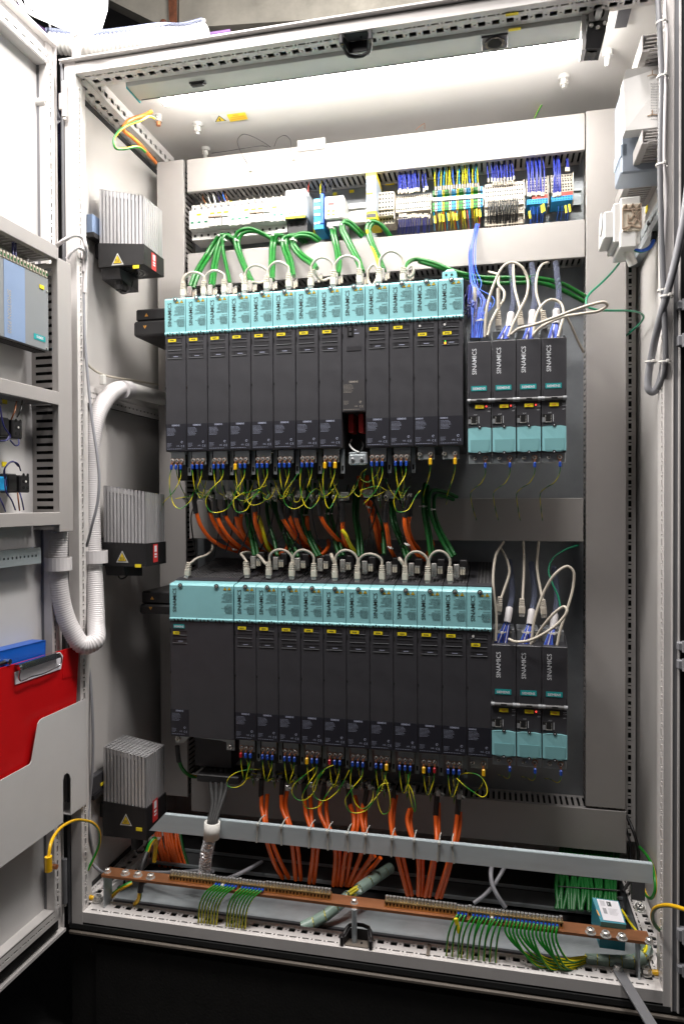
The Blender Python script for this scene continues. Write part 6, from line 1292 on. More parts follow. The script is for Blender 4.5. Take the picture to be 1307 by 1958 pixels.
# door stay arm
t = thing('door_stay', 'flat grey steel door stay reaching out of the bottom right corner', 'stay', P(1180, 1855, .02))
s0 = PZ(1180, 1856, ZB+.004); s1 = PZ(1262, 1990, ZB+.002); d = (s1-s0).normalized(); nrm = V((-d.y, d.x, 0)).normalized()
m = MB(); m.prism([s0-d*.008-nrm*.006, s0-d*.008+nrm*.006, s0+nrm*.009, s1+nrm*.009, s1-nrm*.009, s0-nrm*.009][::-1], (0, 0, .003), 'grey_dark'); m.build('arm', t)
m = MB(); c = s0+V((0, 0, .003)); m.cyl(c, c+V((0, 0, .002)), .0085, 'steel', 14); m.cyl(c+V((0, 0, .002)), c+V((0, 0, .008)), .0062, 'nickel', 6, smooth=False); m.build('pivot_screw', t)
# blue wire bunches to the control units
BG = 'thin blue wires spilling to the control units'
rb = random.Random(8)
for k in range(12):
    o_ = rb.uniform(-6, 6); o2 = rb.uniform(-9, 9)
    q = [(912+o_*.6, 428, .342), (907+o_*.6, 450, .325), (902+o_, 480, .31), (903+o_*1.1, 515, .27), (910+o_*1.6, 545, .23), (912+o2*1.8, 575, .20), (908+o2, 608, .18), (906+o2*.8, 646, .165)]
    if k % 3 == 2: q = q[:5]+[(925+o2*2, 570, .21), (938+o2*.6, 582, .2), (920+o2*.5, 606, .18), (910+o2*.6, 646, .165)]
    wire('signal_wire', 'thin blue wire of the bunch falling over the second duct, all alike' , 'wire', q, .0010, 'wire_bright' if k % 2 else 'wire_blue', BG, n=6, res=6)
for k in range(10):
    o_ = rb.uniform(-8, 8); q = [(897+o_*.3, 545, .26), (893+o_, 575+rb.uniform(-8, 8), .22), (896+o_, 590+rb.uniform(-10, 20), .19), (905+o_*.5, 575, .2), (912, 548, .25)]
    wire('signal_wire', 'navy wire curling at the right side of the upper drive row, all alike', 'wire', q, .0010, 'wire_blue' if k % 2 else 'wire_navy', 'navy wires curling beside the upper drive row', n=6, res=6)
def wbundle(px, py, dx, Y, lab, top, n=9):
    """blue wires emerging from a pale wrapped sleeve into a control unit"""
    for k in range(n):
        o_ = (k-(n-1)/2)*2.4; wire('signal_wire', 'blue wire fanning out of '+lab, 'wire', [(px+dx+o_*.25, top+14, .195), (px+dx*.7+o_*.5, (py+top)/2, .185), (px+o_, py+3, .17)], .0011, 'wire_blue' if k % 3 else ('wire_white' if k % 6 else 'wire_bright'), 'blue wires out of '+lab, n=6, res=4)
    m = MB(); q = [P(px+dx*.85, top+22, .19), P(px+dx*1.1, top, .20), P(px+dx*1.25, top-34, .25), P(px+dx*1.3, top-95, .34)]; m.tube(q[:2]+[q[1]+V((0, .004, .004))], .0075, 'hose', 12, 4); m.tube([q[1], q[2]+V((.004, 0, 0)), q[3]-V((.003, 0, 0))], .0062, 'clear_wrap', 12, 6); tag(m.build('wire_sleeve', None, q[0]), 'pale sleeve round the wires, '+lab, 'sleeve', 'pale sleeves over the control units')
wbundle(960, 645, 14, .17, 'the sleeve over the second upper control unit', 604)
wbundle(1008, 645, 8, .17, 'the sleeve over the third upper control unit', 600)
wbundle(1056, 645, 6, .17, 'the sleeve over the rightmost upper control unit', 598)
for k in range(14): o_ = (k-6.5)*1.6; wire('signal_wire', 'blue wire of the thick bunch entering the leftmost upper control unit', 'wire', [(918+o_*.4, 588, .19), (916+o_*.6, 612, .18), (911+o_, 646, .168)], .0011, 'wire_bright' if k % 3 else 'wire_blue', 'thick blue bunch at the leftmost upper control unit', n=6, res=4)
tie('white cable tie round the thick blue bunch', P(917, 614, .18), .009)
wbundle(955, 1230, 16, .17, 'the sleeve over the leftmost lower control unit', 1168, 11)
wbundle(1002, 1230, 12, .17, 'the sleeve over the middle lower control unit', 1172, 10)
wbundle(1048, 1230, 10, .17, 'the sleeve over the rightmost lower control unit', 1180, 8)
for i, (px, py) in enumerate(((957, 1208), (1006, 1208), (1056, 1210))): tie('white tie round the blue wires of the %s lower control unit' % ('left', 'middle', 'right')[i], P(px, py, .178), .009)

rt = random.Random(77)
for k in range(16):
    px = 392+k*24+rt.uniform(-8, 8); py = 905+rt.uniform(-6, 10); d = rt.choice((-1, 1)); s = rt.uniform(14, 34)
    ew('loose green and yellow wire in the tangle under the upper row, %s' % ordn(k, 16), [(px, py, .21), (px+d*s*.2, py+18, .195), (px+d*s*.7, py+38+rt.uniform(-5, 12), .185), (px+d*s*1.2, py+40+rt.uniform(-8, 10), .19), (px+d*s*1.5, py+26+rt.uniform(-6, 6), .21)], r=.0009)

for k in range(18):
    px = 385+k*22+rt.uniform(-8, 8); py = 925+rt.uniform(-10, 20); d = rt.choice((-1, 1)); s = rt.uniform(10, 30)
    wire('control_lead', 'thin black lead in the tangle between the rows, %s' % ordn(k, 18), 'wire', [(px, py, .24), (px+d*s*.3, py+22, .225), (px+d*s, py+50, .215), (px+d*s*.8, py+85, .225), (px+d*s*.2, py+115+rt.uniform(0, 14), .24)], .0017, 'black', 'thin black leads between the rows', n=6, res=6)
for k in range(9):
    px = 395+k*44+rt.uniform(-6, 6); py = rt.uniform(938, 950); c = P(px, py, .205); m = MB(); m.box(c.x-.010, c.x+.010, c.y, c.y+.012, c.z-.008, c.z+.010, 'steel', .002); m.box(c.x-.013, c.x+.013, c.y+.012, c.y+.02, c.z-.014, c.z+.004, 'black', .002); m.cyl((c.x+.004, c.y, c.z), (c.x+.004, c.y-.003, c.z), .0038, 'nickel', 10); m.cyl((c.x-.005, c.y, c.z-.002), (c.x-.005, c.y-.003, c.z-.002), .0038, 'nickel', 10)
    tag(m.build('cable_clamp', None, c), 'metal cable clamp in the tangle between the rows, %s' % ordn(k, 9), 'clamp', 'cable clamps between the rows')
# ================================================================== LEFT DOOR
HG = V((-.874, -.010, 0)); DU = V((-.037, -1, 0)).normalized(); DN = V((1, -.037, 0)).normalized(); DR = -DU
def D(px, py, off=0.0):
    d = ray(px, py); o = HG+DN*off; return CAM+d*((o-CAM).dot(DN)/d.dot(DN))
def ds(px, py, off=0.0): p = D(px, py, off); return (p-HG).dot(DU), p.z
def dw(s, off, z): return HG+DU*s+DN*off+Z1*z
def dbox(m, s0, s1, o0, o1, z0, z1, mt, b=0.0):
    c = dw((s0+s1)/2, (o0+o1)/2, (z0+z1)/2); m.obox(c, DU, DN, Z1, abs(s1-s0)/2, abs(o1-o0)/2, abs(z1-z0)/2, mt, b)
zt_, zb_ = ds(127, 114)[1], ds(138, 1755)[1]
door = bpy.data.objects.new('door', None); COL.objects.link(door); door.parent = cab; door.location = dw(0, 0, zb_)-V(cab.location); door['label'] = 'open left door carrying ducts and a document pocket'
m = MB(); dbox(m, .0, .75, -.018, 0, zb_, zt_, 'paint_door', .002); m.build('panel', door)
s_o, s_i = ds(105, 600, .022)[0], ds(94, 600, .022)[0]; s_p = ds(77, 600, .0)[0]
m = MB(); H = zt_-zb_-.09
rows = [((s_i-s_o)*.42, (s_i-s_o)*.66, vert_rows(H))]
m.perf(dw(s_o, .024, zb_+.045), Z1, DU, H, s_i-s_o, rows, 'paint_rail', -.002)
dbox(m, s_o, s_i, .0, .019, zb_+.045, zt_-.045, 'void'); dbox(m, s_i-.0005, s_i+.0015, 0, .024, zb_+.045, zt_-.045, 'paint_rail'); dbox(m, s_o-.0015, s_o+.0005, 0, .024, zb_+.045, zt_-.045, 'paint_rail'); m.build('frame_tube', door)
m = MB()
for k in range(3): dbox(m, s_i+.002+k*(s_p-s_i)*.34, s_i+.002+(k+.7)*(s_p-s_i)*.34, 0, .006+.004*(k % 2), zb_+.06, zt_-.06, 'gasket', .001)
m.build('seal', door)
m = MB(); dbox(m, s_o-.026, s_o-.004, 0, .004, zb_, zt_, 'paint_rail', .001); dbox(m, s_o-.030, s_o-.026, -.01, .010, zb_, zt_, 'paint_rail', .001); m.build('edge_flange', door)
# horizontal tubes at top and bottom
zq = ds(40, 78, .022)[1]; z1_, z2_ = zt_-.05, zt_-.03
m = MB(); m.perf(dw(s_o, .024, zt_-.066), DU, Z1, .6, .022, [(.009, .0125, mix(.6, .012, .003, .022))], 'paint_rail', .002); dbox(m, s_o, .7, .016, .019, zt_-.066, zt_-.044, 'void'); dbox(m, s_o, .7, 0, .022, zt_-.044, zt_-.042, 'paint_rail'); dbox(m, s_o, .7, 0, .023, zt_-.068, zt_-.066, 'paint_rail'); dbox(m, 0, .7, 0, .014, zt_-.006, zt_, 'paint_rail'); m.build('frame_tube', door)
m = MB(); m.perf(dw(s_o, .024, zb_+.044), DU, Z1, .6, .022, [(.009, .0125, mix(.6, .012, .003, .022))], 'paint_rail', .002); dbox(m, s_o, .7, .016, .019, zb_+.044, zb_+.066, 'void'); dbox(m, s_o, .7, 0, .022, zb_+.066, zb_+.068, 'paint_rail'); dbox(m, 0, .7, 0, .016, zb_, zb_+.006, 'paint_rail'); dbox(m, s_o-.01, .7, 0, .010, zb_+.012, zb_+.042, 'rubber'); m.build('frame_tube', door)
for (y0, y1, nm) in ((160, 228, 'hinge'), (1640, 1722, 'hinge')):
    a, e = P(118, y1, -.004), P(132, y0, -.004); m = MB(); m.cyl((e.x-.006, -.010, a.z), (e.x-.006, -.010, e.z), .0055, 'paint_rail' if y0 < 900 else 'grey_dark', 12); m.box(a.x-.004, e.x-.006, -.008, -.003, a.z+.018, e.z-.018, 'paint_rail', .001)
    m.cyl((e.x-.006, -.010, a.z-.006), (e.x-.006, -.010, a.z), .0035, 'nickel', 8); m.build(nm, door)
s0, z0 = ds(76, 200, .0); m = MB(); m.cyl(dw(s0+.006, 0, z0), dw(s0+.006, .02, z0), .008, 'white_tie', 12); m.cyl(dw(s0-.008, .018, z0), dw(s0+.012, .018, z0), .006, 'white_tie', 12, .004); m.build('buffer', door)
# door ducts
DD = .062
def dduct_h(lab, pt, pb, s_end):
    (sa, zt1), (sb, zb1) = ds(*pt, DD), ds(*pb, DD); t = thing('door_duct', lab, 'cable duct', dw(.3, 0, zb1), 'grey wiring ducts on the open door')
    m = MB(); dbox(m, s_end, .72, DD-.0025, DD, zb1, zt1, 'duct', .001); dbox(m, s_end, .72, DD-.012, DD-.0025, zb1+.0005, zb1+.0025, 'duct'); dbox(m, s_end, .72, DD-.012, DD-.0025, zt1-.0025, zt1-.0005, 'duct'); dbox(m, s_end, s_end+.0015, .0, DD-.0025, zb1+.001, zt1-.001, 'duct'); m.build('cover', t)
    m = MB(); slots_face(m, dw(.7, 0, zb1+.003), DR, DN, .7-s_end-.01, DD-.003); slots_face(m, dw(.7, 0, zt1-.003), DR, DN, .7-s_end-.01, DD-.003); o = m.build('slotted_wall', t); o['kind'] = 'stuff'
    m = MB(); dbox(m, s_end+.006, .71, .001, .02, zb1+.008, zt1-.008, 'void'); m.build('dark_core', t)  # added black box, shade painted behind the door duct slots
sv1, sv0 = ds(112, 700, DD)[0], ds(138, 700, DD)[0]
dduct_h('upper horizontal duct on the open door, above the grey blue controller', (111, 471), (110, 497), sv1+.0008)
dduct_h('middle horizontal duct on the open door, below the grey blue controller', (114, 749.5), (114, 775), sv1-.002)
dduct_h('lower horizontal duct on the open door, above the perforated rail', (117, 979), (117, 1003.5), sv1-.003)
ztv, zbv = ds(111, 492, DD)[1], ds(116, 1017, DD)[1]; t = thing('door_duct', 'tall vertical duct on the open door beside the hinge', 'cable duct', dw(sv1, 0, zbv), 'grey wiring ducts on the open door')
m = MB(); dbox(m, sv0, sv1, DD-.0025, DD, zbv, ztv, 'duct', .001); dbox(m, sv1-.0025, sv1-.0005, DD-.014, DD-.0025, zbv, ztv, 'duct'); dbox(m, sv0+.0005, sv0+.0025, DD-.014, DD-.0025, zbv, ztv, 'duct'); m.build('cover', t)
m = MB(); slots_face(m, dw(sv1-.003, 0, zbv+.004), Z1, DN, ztv-zbv-.008, DD-.003, .0152, .0062); slots_face(m, dw(sv0+.003, 0, zbv+.004), Z1, DN, ztv-zbv-.008, DD-.003, .0152, .0062); o = m.build('slotted_wall', t); o['kind'] = 'stuff'
m = MB(); dbox(m, sv0+.008, sv1-.008, .001, .03, zbv+.006, ztv-.006, 'void'); m.build('dark_core', t)  # added black box, painted shade inside the upright door duct
# controller on the door
CO = .052; t = thing('industrial_pc', 'grey and blue controller box mounted upside down on the open door', 'controller', D(93, 672, .02))
se, zc0 = ds(94, 672, CO); zc1 = ds(94, 534, CO)[1]
m = MB(); dbox(m, se, .40, .018, CO, zc0, zc1, 'box_grey', .001); m.build('case', t)
s1_, s2_ = ds(48, 600, CO)[0], ds(8, 600, CO)[0]; m = MB(); dbox(m, s1_, s2_, CO, CO+.0006, zc0+.001, zc1-.001, 'box_blue'); m.build('blue_band', t)
m = MB(); m.text('SIMOTION P320', D(14.5, 552, CO+.001), -Z1, DR, .0135, 'print_pale', sx=.80); m.build('lettering', t)
a, e = ds(87, 657, CO), ds(65, 644, CO); m = MB(); dbox(m, a[0], e[0], CO, CO+.0006, a[1]+.002, a[1]+.0125, 'teal_logo'); m.text('SIEMENS', dw((a[0]+e[0])/2, CO+.001, a[1]+.0098), DU, -Z1, .0068, 'print_white', 'CENTER', sx=.75); m.build('logo', t)
a = ds(83, 553, CO); m = MB(); dbox(m, a[0]-.001, a[0]+.011, CO, CO+.0015, a[1]-.001, a[1]+.006, 'yellow_tag'); m.build('tag', t)
for q in ((90, 557), (90, 666)): m = MB(); c = D(*q, CO); m.cyl(c, c+DN*.0015, .0024, 'steel', 8); m.build('case_screw', t)
m = MB(); n = 17
for k in range(26): s_ = se+.004+k*.0085; dbox(m, s_, s_+.0055, CO-.012, CO+.002, zc1, zc1+.013, 'beige', .001); dbox(m, s_+.001, s_+.0045, CO+.0015, CO+.0026, zc1+.003, zc1+.008, 'green_dark')
dbox(m, se+.002, .38, CO-.018, CO-.012, zc1, zc1+.009, 'wire_green'); m.build('terminal_comb', t)
m = MB(); slots_face(m, dw(.38, .02, zc0-.0004), DR, DN, .38-se-.004, CO-.024, .006, .003); dbox(m, se+.002, .39, .022, CO-.006, zc0-.002, zc0+.001, 'void'); m.build('vents', t)
for i, px in enumerate((25, 30)): wire('lead', 'navy lead dropping to the controller comb, %s' % ('left one', 'right one')[i], 'wire', [D(px, 462, .04), D(px, 480, .045), D(px+1, 500, .048)], .0022, 'wire_navy', 'navy leads at the controller')
# black contact blocks with wires
def contact(px0, px1, y0, y1, lab, wl):
    (sa, za), (sb, zb2) = ds(px1, y1, .045), ds(px0, y0, .045); t = thing('contact_block', lab, 'switch', D(px1, y1, .0), 'black switch contacts on the open door')
    m = MB(); dbox(m, sa, sa+.026, .0, .045, za, zb2-.002, 'black', .002); dbox(m, sa+.027, sa+.05, .0, .040, za+.002, zb2, 'black', .002); m.build('body', t)
    m = MB()
    for k in range(3):
        for j in range(2): c = dw(sa+.006+j*.011, .045, za+.009+k*.0115); m.cyl(c, c+DN*.0005, .0032, 'void', 8)
    c = dw(sa+.012, .0455, za+.02); m.cyl(c, c+DN*.001, .002, 'white_tie', 6); m.build('terminals', t)
    m = MB(); dbox(m, sa+.052, sa+.075, .0, .04, za+.002, zb2-.006, 'sky_blue', .002); m.build('blue_block', t)
    for i, (q, mt) in enumerate(wl): wire('lead', '%s lead number %d from left at the %s' % ({'wire_navy': 'navy', 'wire_brown': 'brown', 'wire_black': 'black'}[mt], i+1, lab.split(' with')[0]), 'wire', [D(x, y, o) for x, y, o in q], .0013, mt, 'leads of the door contact blocks', n=6)
contact(10, 44, 797, 840, 'upper black contact block with thin leads, below the middle door duct', [([(0, 775, .05), (8, 815, .055), (20, 835, .055), (14, 842, .055)], 'wire_navy'), ([(32, 768, .045), (28, 788, .055), (22, 802, .05)], 'wire_brown'), ([(43, 766, .045), (40, 785, .055), (33, 798, .05)], 'wire_black'), ([(20, 842, .055), (30, 852, .055), (36, 850, .055), (36, 840, .05)], 'wire_navy'), ([(0, 843, .055), (12, 842, .055), (18, 834, .055)], 'wire_navy')])
contact(18, 58, 905, 942, 'lower black contact block with looping navy leads, above the lower door duct', [([(12, 925, .05), (8, 900, .055), (20, 884, .06), (34, 886, .06), (40, 900, .05)], 'wire_navy'), ([(14, 930, .05), (10, 895, .06), (24, 882, .06), (36, 892, .055)], 'wire_navy'), ([(10, 915, .055), (12, 940, .06), (22, 955, .06), (30, 975, .055)], 'wire_navy'), ([(38, 942, .05), (42, 955, .06), (46, 975, .055)], 'wire_navy'), ([(34, 942, .05), (36, 960, .055), (38, 976, .05)], 'wire_brown'), ([(0, 952, .05), (6, 965, .055), (11, 978, .05)], 'wire_navy')])
for i, (px, py) in enumerate(((9, 887), (10, 767))):
    s_, z_ = ds(px, py, .001); m = MB(); dbox(m, s_-.006, s_+.006, 0, .001, z_-.005, z_+.004, 'yellow_tag'); tag(m.build('marker_tag', None, D(px, py, 0)), 'yellow marker on the door panel above the %s contact block' % ('lower', 'upper')[i], 'marker')
# perforated rail with hose clamp
(sa, za), (sb, zb3) = ds(79, 1075, .03), ds(79, 1048, .03); t = thing('door_rail', 'zinc rail with round holes across the open door', 'rail', dw(sa, .03, za))
m = MB(); hs = [(.012+i*.0105, .016+i*.0105) for i in range(50)]; Lr = .6
m.perf(dw(sa, .03, za), DU, Z1, Lr, zb3-za, [((zb3-za)*.42, (zb3-za)*.58, hs)], 'zinc', .002); dbox(m, sa, sa+Lr, .018, .022, za+.002, zb3-.002, 'void'); dbox(m, sa, sa+Lr, .012, .03, za-.0015, za, 'zinc'); dbox(m, sa, sa+Lr, .012, .03, zb3, zb3+.0015, 'zinc'); m.build('strip', t)
# flexible hose
hose = thing('corrugated_hose', 'thick white corrugated hose hanging in a U between the door and the cabinet', 'hose', P(112, 1010, -.045))
hp = [P(112, 985, -.045), P(112, 1030, -.045), P(111, 1075, -.045), P(113, 1120, -.043), P(121, 1165, -.038), P(137, 1205, -.03), P(160, 1234, -.018), P(182, 1226, .0), P(184, 1195, .025), P(182, 1140, .045), P(178, 1060, .06), P(175, 980, .065), P(174, 900, .068), P(177, 840, .07), P(186, 795, .085), P(203, 763, .115), P(222, 746, .15), P(243, 744, .19)]
m = MB(); m.corrug(hp, .0182, 'hose', pitch=.0046, amp=.085, n=22); m.build('hose', hose)
m = MB(); m.cyl(P(243, 744, .185), P(320, 764, .36), .0175, 'white_tie', 18); m.build('conduit', hose)
m = MB(); m.cyl(P(234, 745, .165), P(247, 746, .195), .0205, 'hose', 18); m.build('sleeve', hose)
def clampat(px0, px1, y0, y1, Y, lab, side):
    a, e = P(px0, y1, Y), P(px1, y0, Y); t = thing('hose_clamp', lab, 'clamp', a, 'white clamps round the hose'); cx = (a.x+e.x)/2; r = (e.x-a.x)/2
    m = MB(); n = 22; vs = []
    for rr_, zz in ((r, a.z), (r, e.z), (r-.002, e.z), (r-.002, a.z)): vs += [V((cx+math.cos(2*PI*i/n)*rr_, Y+math.sin(2*PI*i/n)*rr_, zz)) for i in range(n)]
    m.add(vs, [(k*n+i, k*n+(i+1) % n, ((k+1) % 4)*n+(i+1) % n, ((k+1) % 4)*n+i) for k in range(4) for i in range(n)], 'hose', False); m.build('band', t)
    m = MB(); m.box(cx+side*r, cx+side*(r+.016), Y-.006, Y+.006, a.z+.002, e.z-.002, 'hose', .002); m.box(cx+side*(r+.012), cx+side*(r+.018), Y-.009, Y-.001, a.z-.014, a.z-.002, 'white_tie', .001); m.box(cx+side*(r+.010), cx+side*(r+.020), Y-.011, Y-.003, e.z-.002, e.z+.012, 'white_tie', .002); m.build('lug', t)
clampat(90, 134, 1066, 1090, -.045, 'white clamp fixing the hose to the door rail', -1)
clampat(160, 203, 1053, 1076, .058, 'white clamp round the hose inside the cabinet', -1)
# thin cables at the left post
wire('grey_cable', 'thin grey cable hanging in front of the white hose', 'cable', [(160, 560, .02), (162, 640, .02), (168, 720, .02), (176, 800, .02), (186, 870, .02), (190, 915, .02), (187, 960, .02), (176, 1005, .02), (166, 1045, .03)], .0030, 'grey_cable', n=8)
wire('grey_cable', 'grey cable running down the left wall below the hose', 'cable', [(167, 1255, .05), (173, 1300, .045), (178, 1400, .04), (177, 1470, .04), (171, 1540, .04), (169, 1570, .03), (180, 1640, .05)], .0030, 'grey_cable', n=8)
wire('white_cable', 'thick white cable arching from the door to the left post, upper one', 'cable', [(106, 472, -.02), (122, 460, -.03), (143, 450, -.02), (158, 455, -.005), (164, 472, .0), (164, 500, .02), (162, 560, .02)], .0040, 'hose', 'white cables arching at the left post', n=10)
wire('white_cable', 'thick white cable arching from the door to the left post, lower one', 'cable', [(129, 495, -.02), (136, 482, -.02), (150, 473, -.01), (160, 478, .0), (162, 495, .02), (160, 520, .02)], .0040, 'hose', 'white cables arching at the left post', n=10)
wire('white_cable', 'thin white cable running above the conduit on the left wall', 'cable', [(163, 640, .03), (165, 690, .04), (178, 706, .07), (196, 716, .11), (220, 722, .17), (260, 728, .26), (305, 736, .36)], .0026, 'patch', n=8)
m = MB(); c = P(197, 724, .10); m.box(c.x-.006, c.x+.006, c.y-.005, c.y+.005, c.z-.014, c.z+.008, 'white_tie', .002); tag(m.build('cable_clip', None, c), 'white cable clip on the left wall beside the hose bend', 'clip')
# cross rail on left wall
t = thing('wall_rail', 'dim perforated rail on the left wall beneath the conduit', 'rail', (-.855, .2, 1.2)); zc = PX(302, 790, -.852).z
m = MB(); m.perf((-.850, .05, zc-.018), Y1, Z1, .37, .036, [(.010, .014, mix(.37, .008, .003, .018)), (.022, .026, mix(.37, .004, .004, .012))], 'paint_rail', -.002); m.box(-.857, -.853, .05, .42, zc-.018, zc+.018, 'void'); m.box(-.86, -.850, .05, .42, zc+.018, zc+.020, 'paint_rail'); m.build('strip', t)
# document pocket, clipboard, binder
PO = .056; t = thing('document_pocket', 'pale grey document pocket with a cut out front on the open door', 'pocket', D(100, 1600, .0))
out = [(164.6, 1336), (166.6, 1537), (136, 1559), (136, 1490), (133, 1480), (128, 1478), (123, 1482), (121, 1492), (121, 1572), (-60, 1704), (-60, 1526), (0, 1493), (53, 1464), (58, 1461), (61, 1455), (73, 1384), (76, 1378), (81, 1374)]
fr = [D(x, y, PO) for x, y in out]; m = MB(); m.prism(fr, -DN*.0015, 'paint_door')
# side and bottom
m.prism([D(164.6, 1336, PO), D(166.6, 1537, PO), D(166.6, 1537, PO)-DN*.054, D(164.6, 1336, PO)-DN*.054], DU*.0015, 'paint_door')
m.prism([D(166.6, 1537, PO), D(136, 1559, PO), D(136, 1559, PO)-DN*.054, D(166.6, 1537, PO)-DN*.054], Z1*.0015, 'paint_door'); m.build('front', t)
m = MB(); dbox(m, .004, .7, .0, .003, ds(160, 1540, 0)[1]+.02, ds(150, 1345, 0)[1], 'paint_door'); m.build('back', t)
t = thing('clipboard', 'red clipboard standing in the document pocket', 'clipboard', D(100, 1480, .04)); CB = .045
q = [D(151.5, 1234, CB), D(146, 1344, CB), D(142, 1440, CB), D(-60, 1560, CB), D(-60, 1298, CB), D(0, 1278, CB)]
m = MB(); m.prism(q, -DN*.003, 'red'); m.prism([D(151.5, 1234, CB+.0012), D(148.5, 1290, CB+.0012), D(120, 1298, CB+.0012), D(122, 1243, CB+.0012)], -DN*.0011, 'red'); m.build('board', t)
m = MB(); m.prism([D(29, 1286, CB+.002), D(30, 1309, CB+.002), D(117, 1279, CB+.002), D(121, 1254, CB+.002), D(116, 1247, CB+.002)], -DN*.0015, 'paper'); m.build('paper_window', t)
m = MB(); m.prism([D(36, 1271, CB+.010), D(44, 1281, CB+.012), D(117, 1257, CB+.012), D(113, 1247, CB+.010)], -DN*.009, 'chrome'); m.tube([D(37, 1270, CB+.012), D(39, 1282, CB+.012), D(37, 1296, CB+.011), D(40, 1302, CB+.011), D(60, 1294, CB+.010), D(80, 1289, CB+.010), D(100, 1280, CB+.010), D(116, 1270, CB+.010), D(118, 1258, CB+.011), D(113, 1248, CB+.012)], .0014, 'chrome', 8, 4); m.cyl(D(36, 1278, CB+.012), D(41, 1276, CB+.012), .0035, 'chrome', 10); m.build('clip', t)
t = thing('binder', 'blue binder standing behind the red clipboard in the pocket', 'binder', D(50, 1400, .01))
m = MB(); tp = [D(88, 1222, .006), D(88, 1222, .034), D(0, 1243, .034), D(-60, 1257, .034), D(-60, 1240, .006), D(60, 1219, .006)]
m.prism([D(88, 1224, .034), D(-60, 1260, .034), D(-60, 1500, .034), D(84, 1420, .034)][::-1], -DN*.003, 'blue_binder'); m.prism([D(88, 1224, .034)-DN*.028, D(-60, 1260, .034)-DN*.028, D(-60, 1500, .034)-DN*.028, D(84, 1420, .034)-DN*.028][::-1], -DN*.003, 'blue_binder'); m.prism([D(88, 1224, .034), D(-60, 1260, .034), D(-60, 1260, .034)-DN*.028, D(88, 1224, .034)-DN*.028], -Z1*.003, 'blue_binder'); m.prism([D(88, 1224, .034), D(84, 1420, .034), D(84, 1420, .034)-DN*.028, D(88, 1224, .034)-DN*.028], DU*.002, 'blue_binder'); m.build('cover', t)
c = D(9, 1265, .036); m = MB(); m.cyl(c, c+DN*.012, .005, 'chrome', 12); m.cyl(c+DU*.02+DN*.004, c+DN*.004, .0035, 'black', 8); m.cyl(c+DN*.0122, c+DN*.0125, .0025, 'void', 8); m.build('rivet', t)
c = D(91, 1655, .012); t = thing('earth_bolt', 'copper coloured bolt with the yellow cable lug low on the open door', 'bolt', c); m = MB(); m.cyl(c, c+DN*.012, .0085, 'steel', 10); m.cyl(c+DN*.012, c+DN*.022, .005, 'copper', 10); m.build('bolt', t); m = MB(); m.cyl(c+DN*.006+Z1*.006, c+DN*.006+Z1*.022, .004, 'beige', 8); m.build('lug', t)
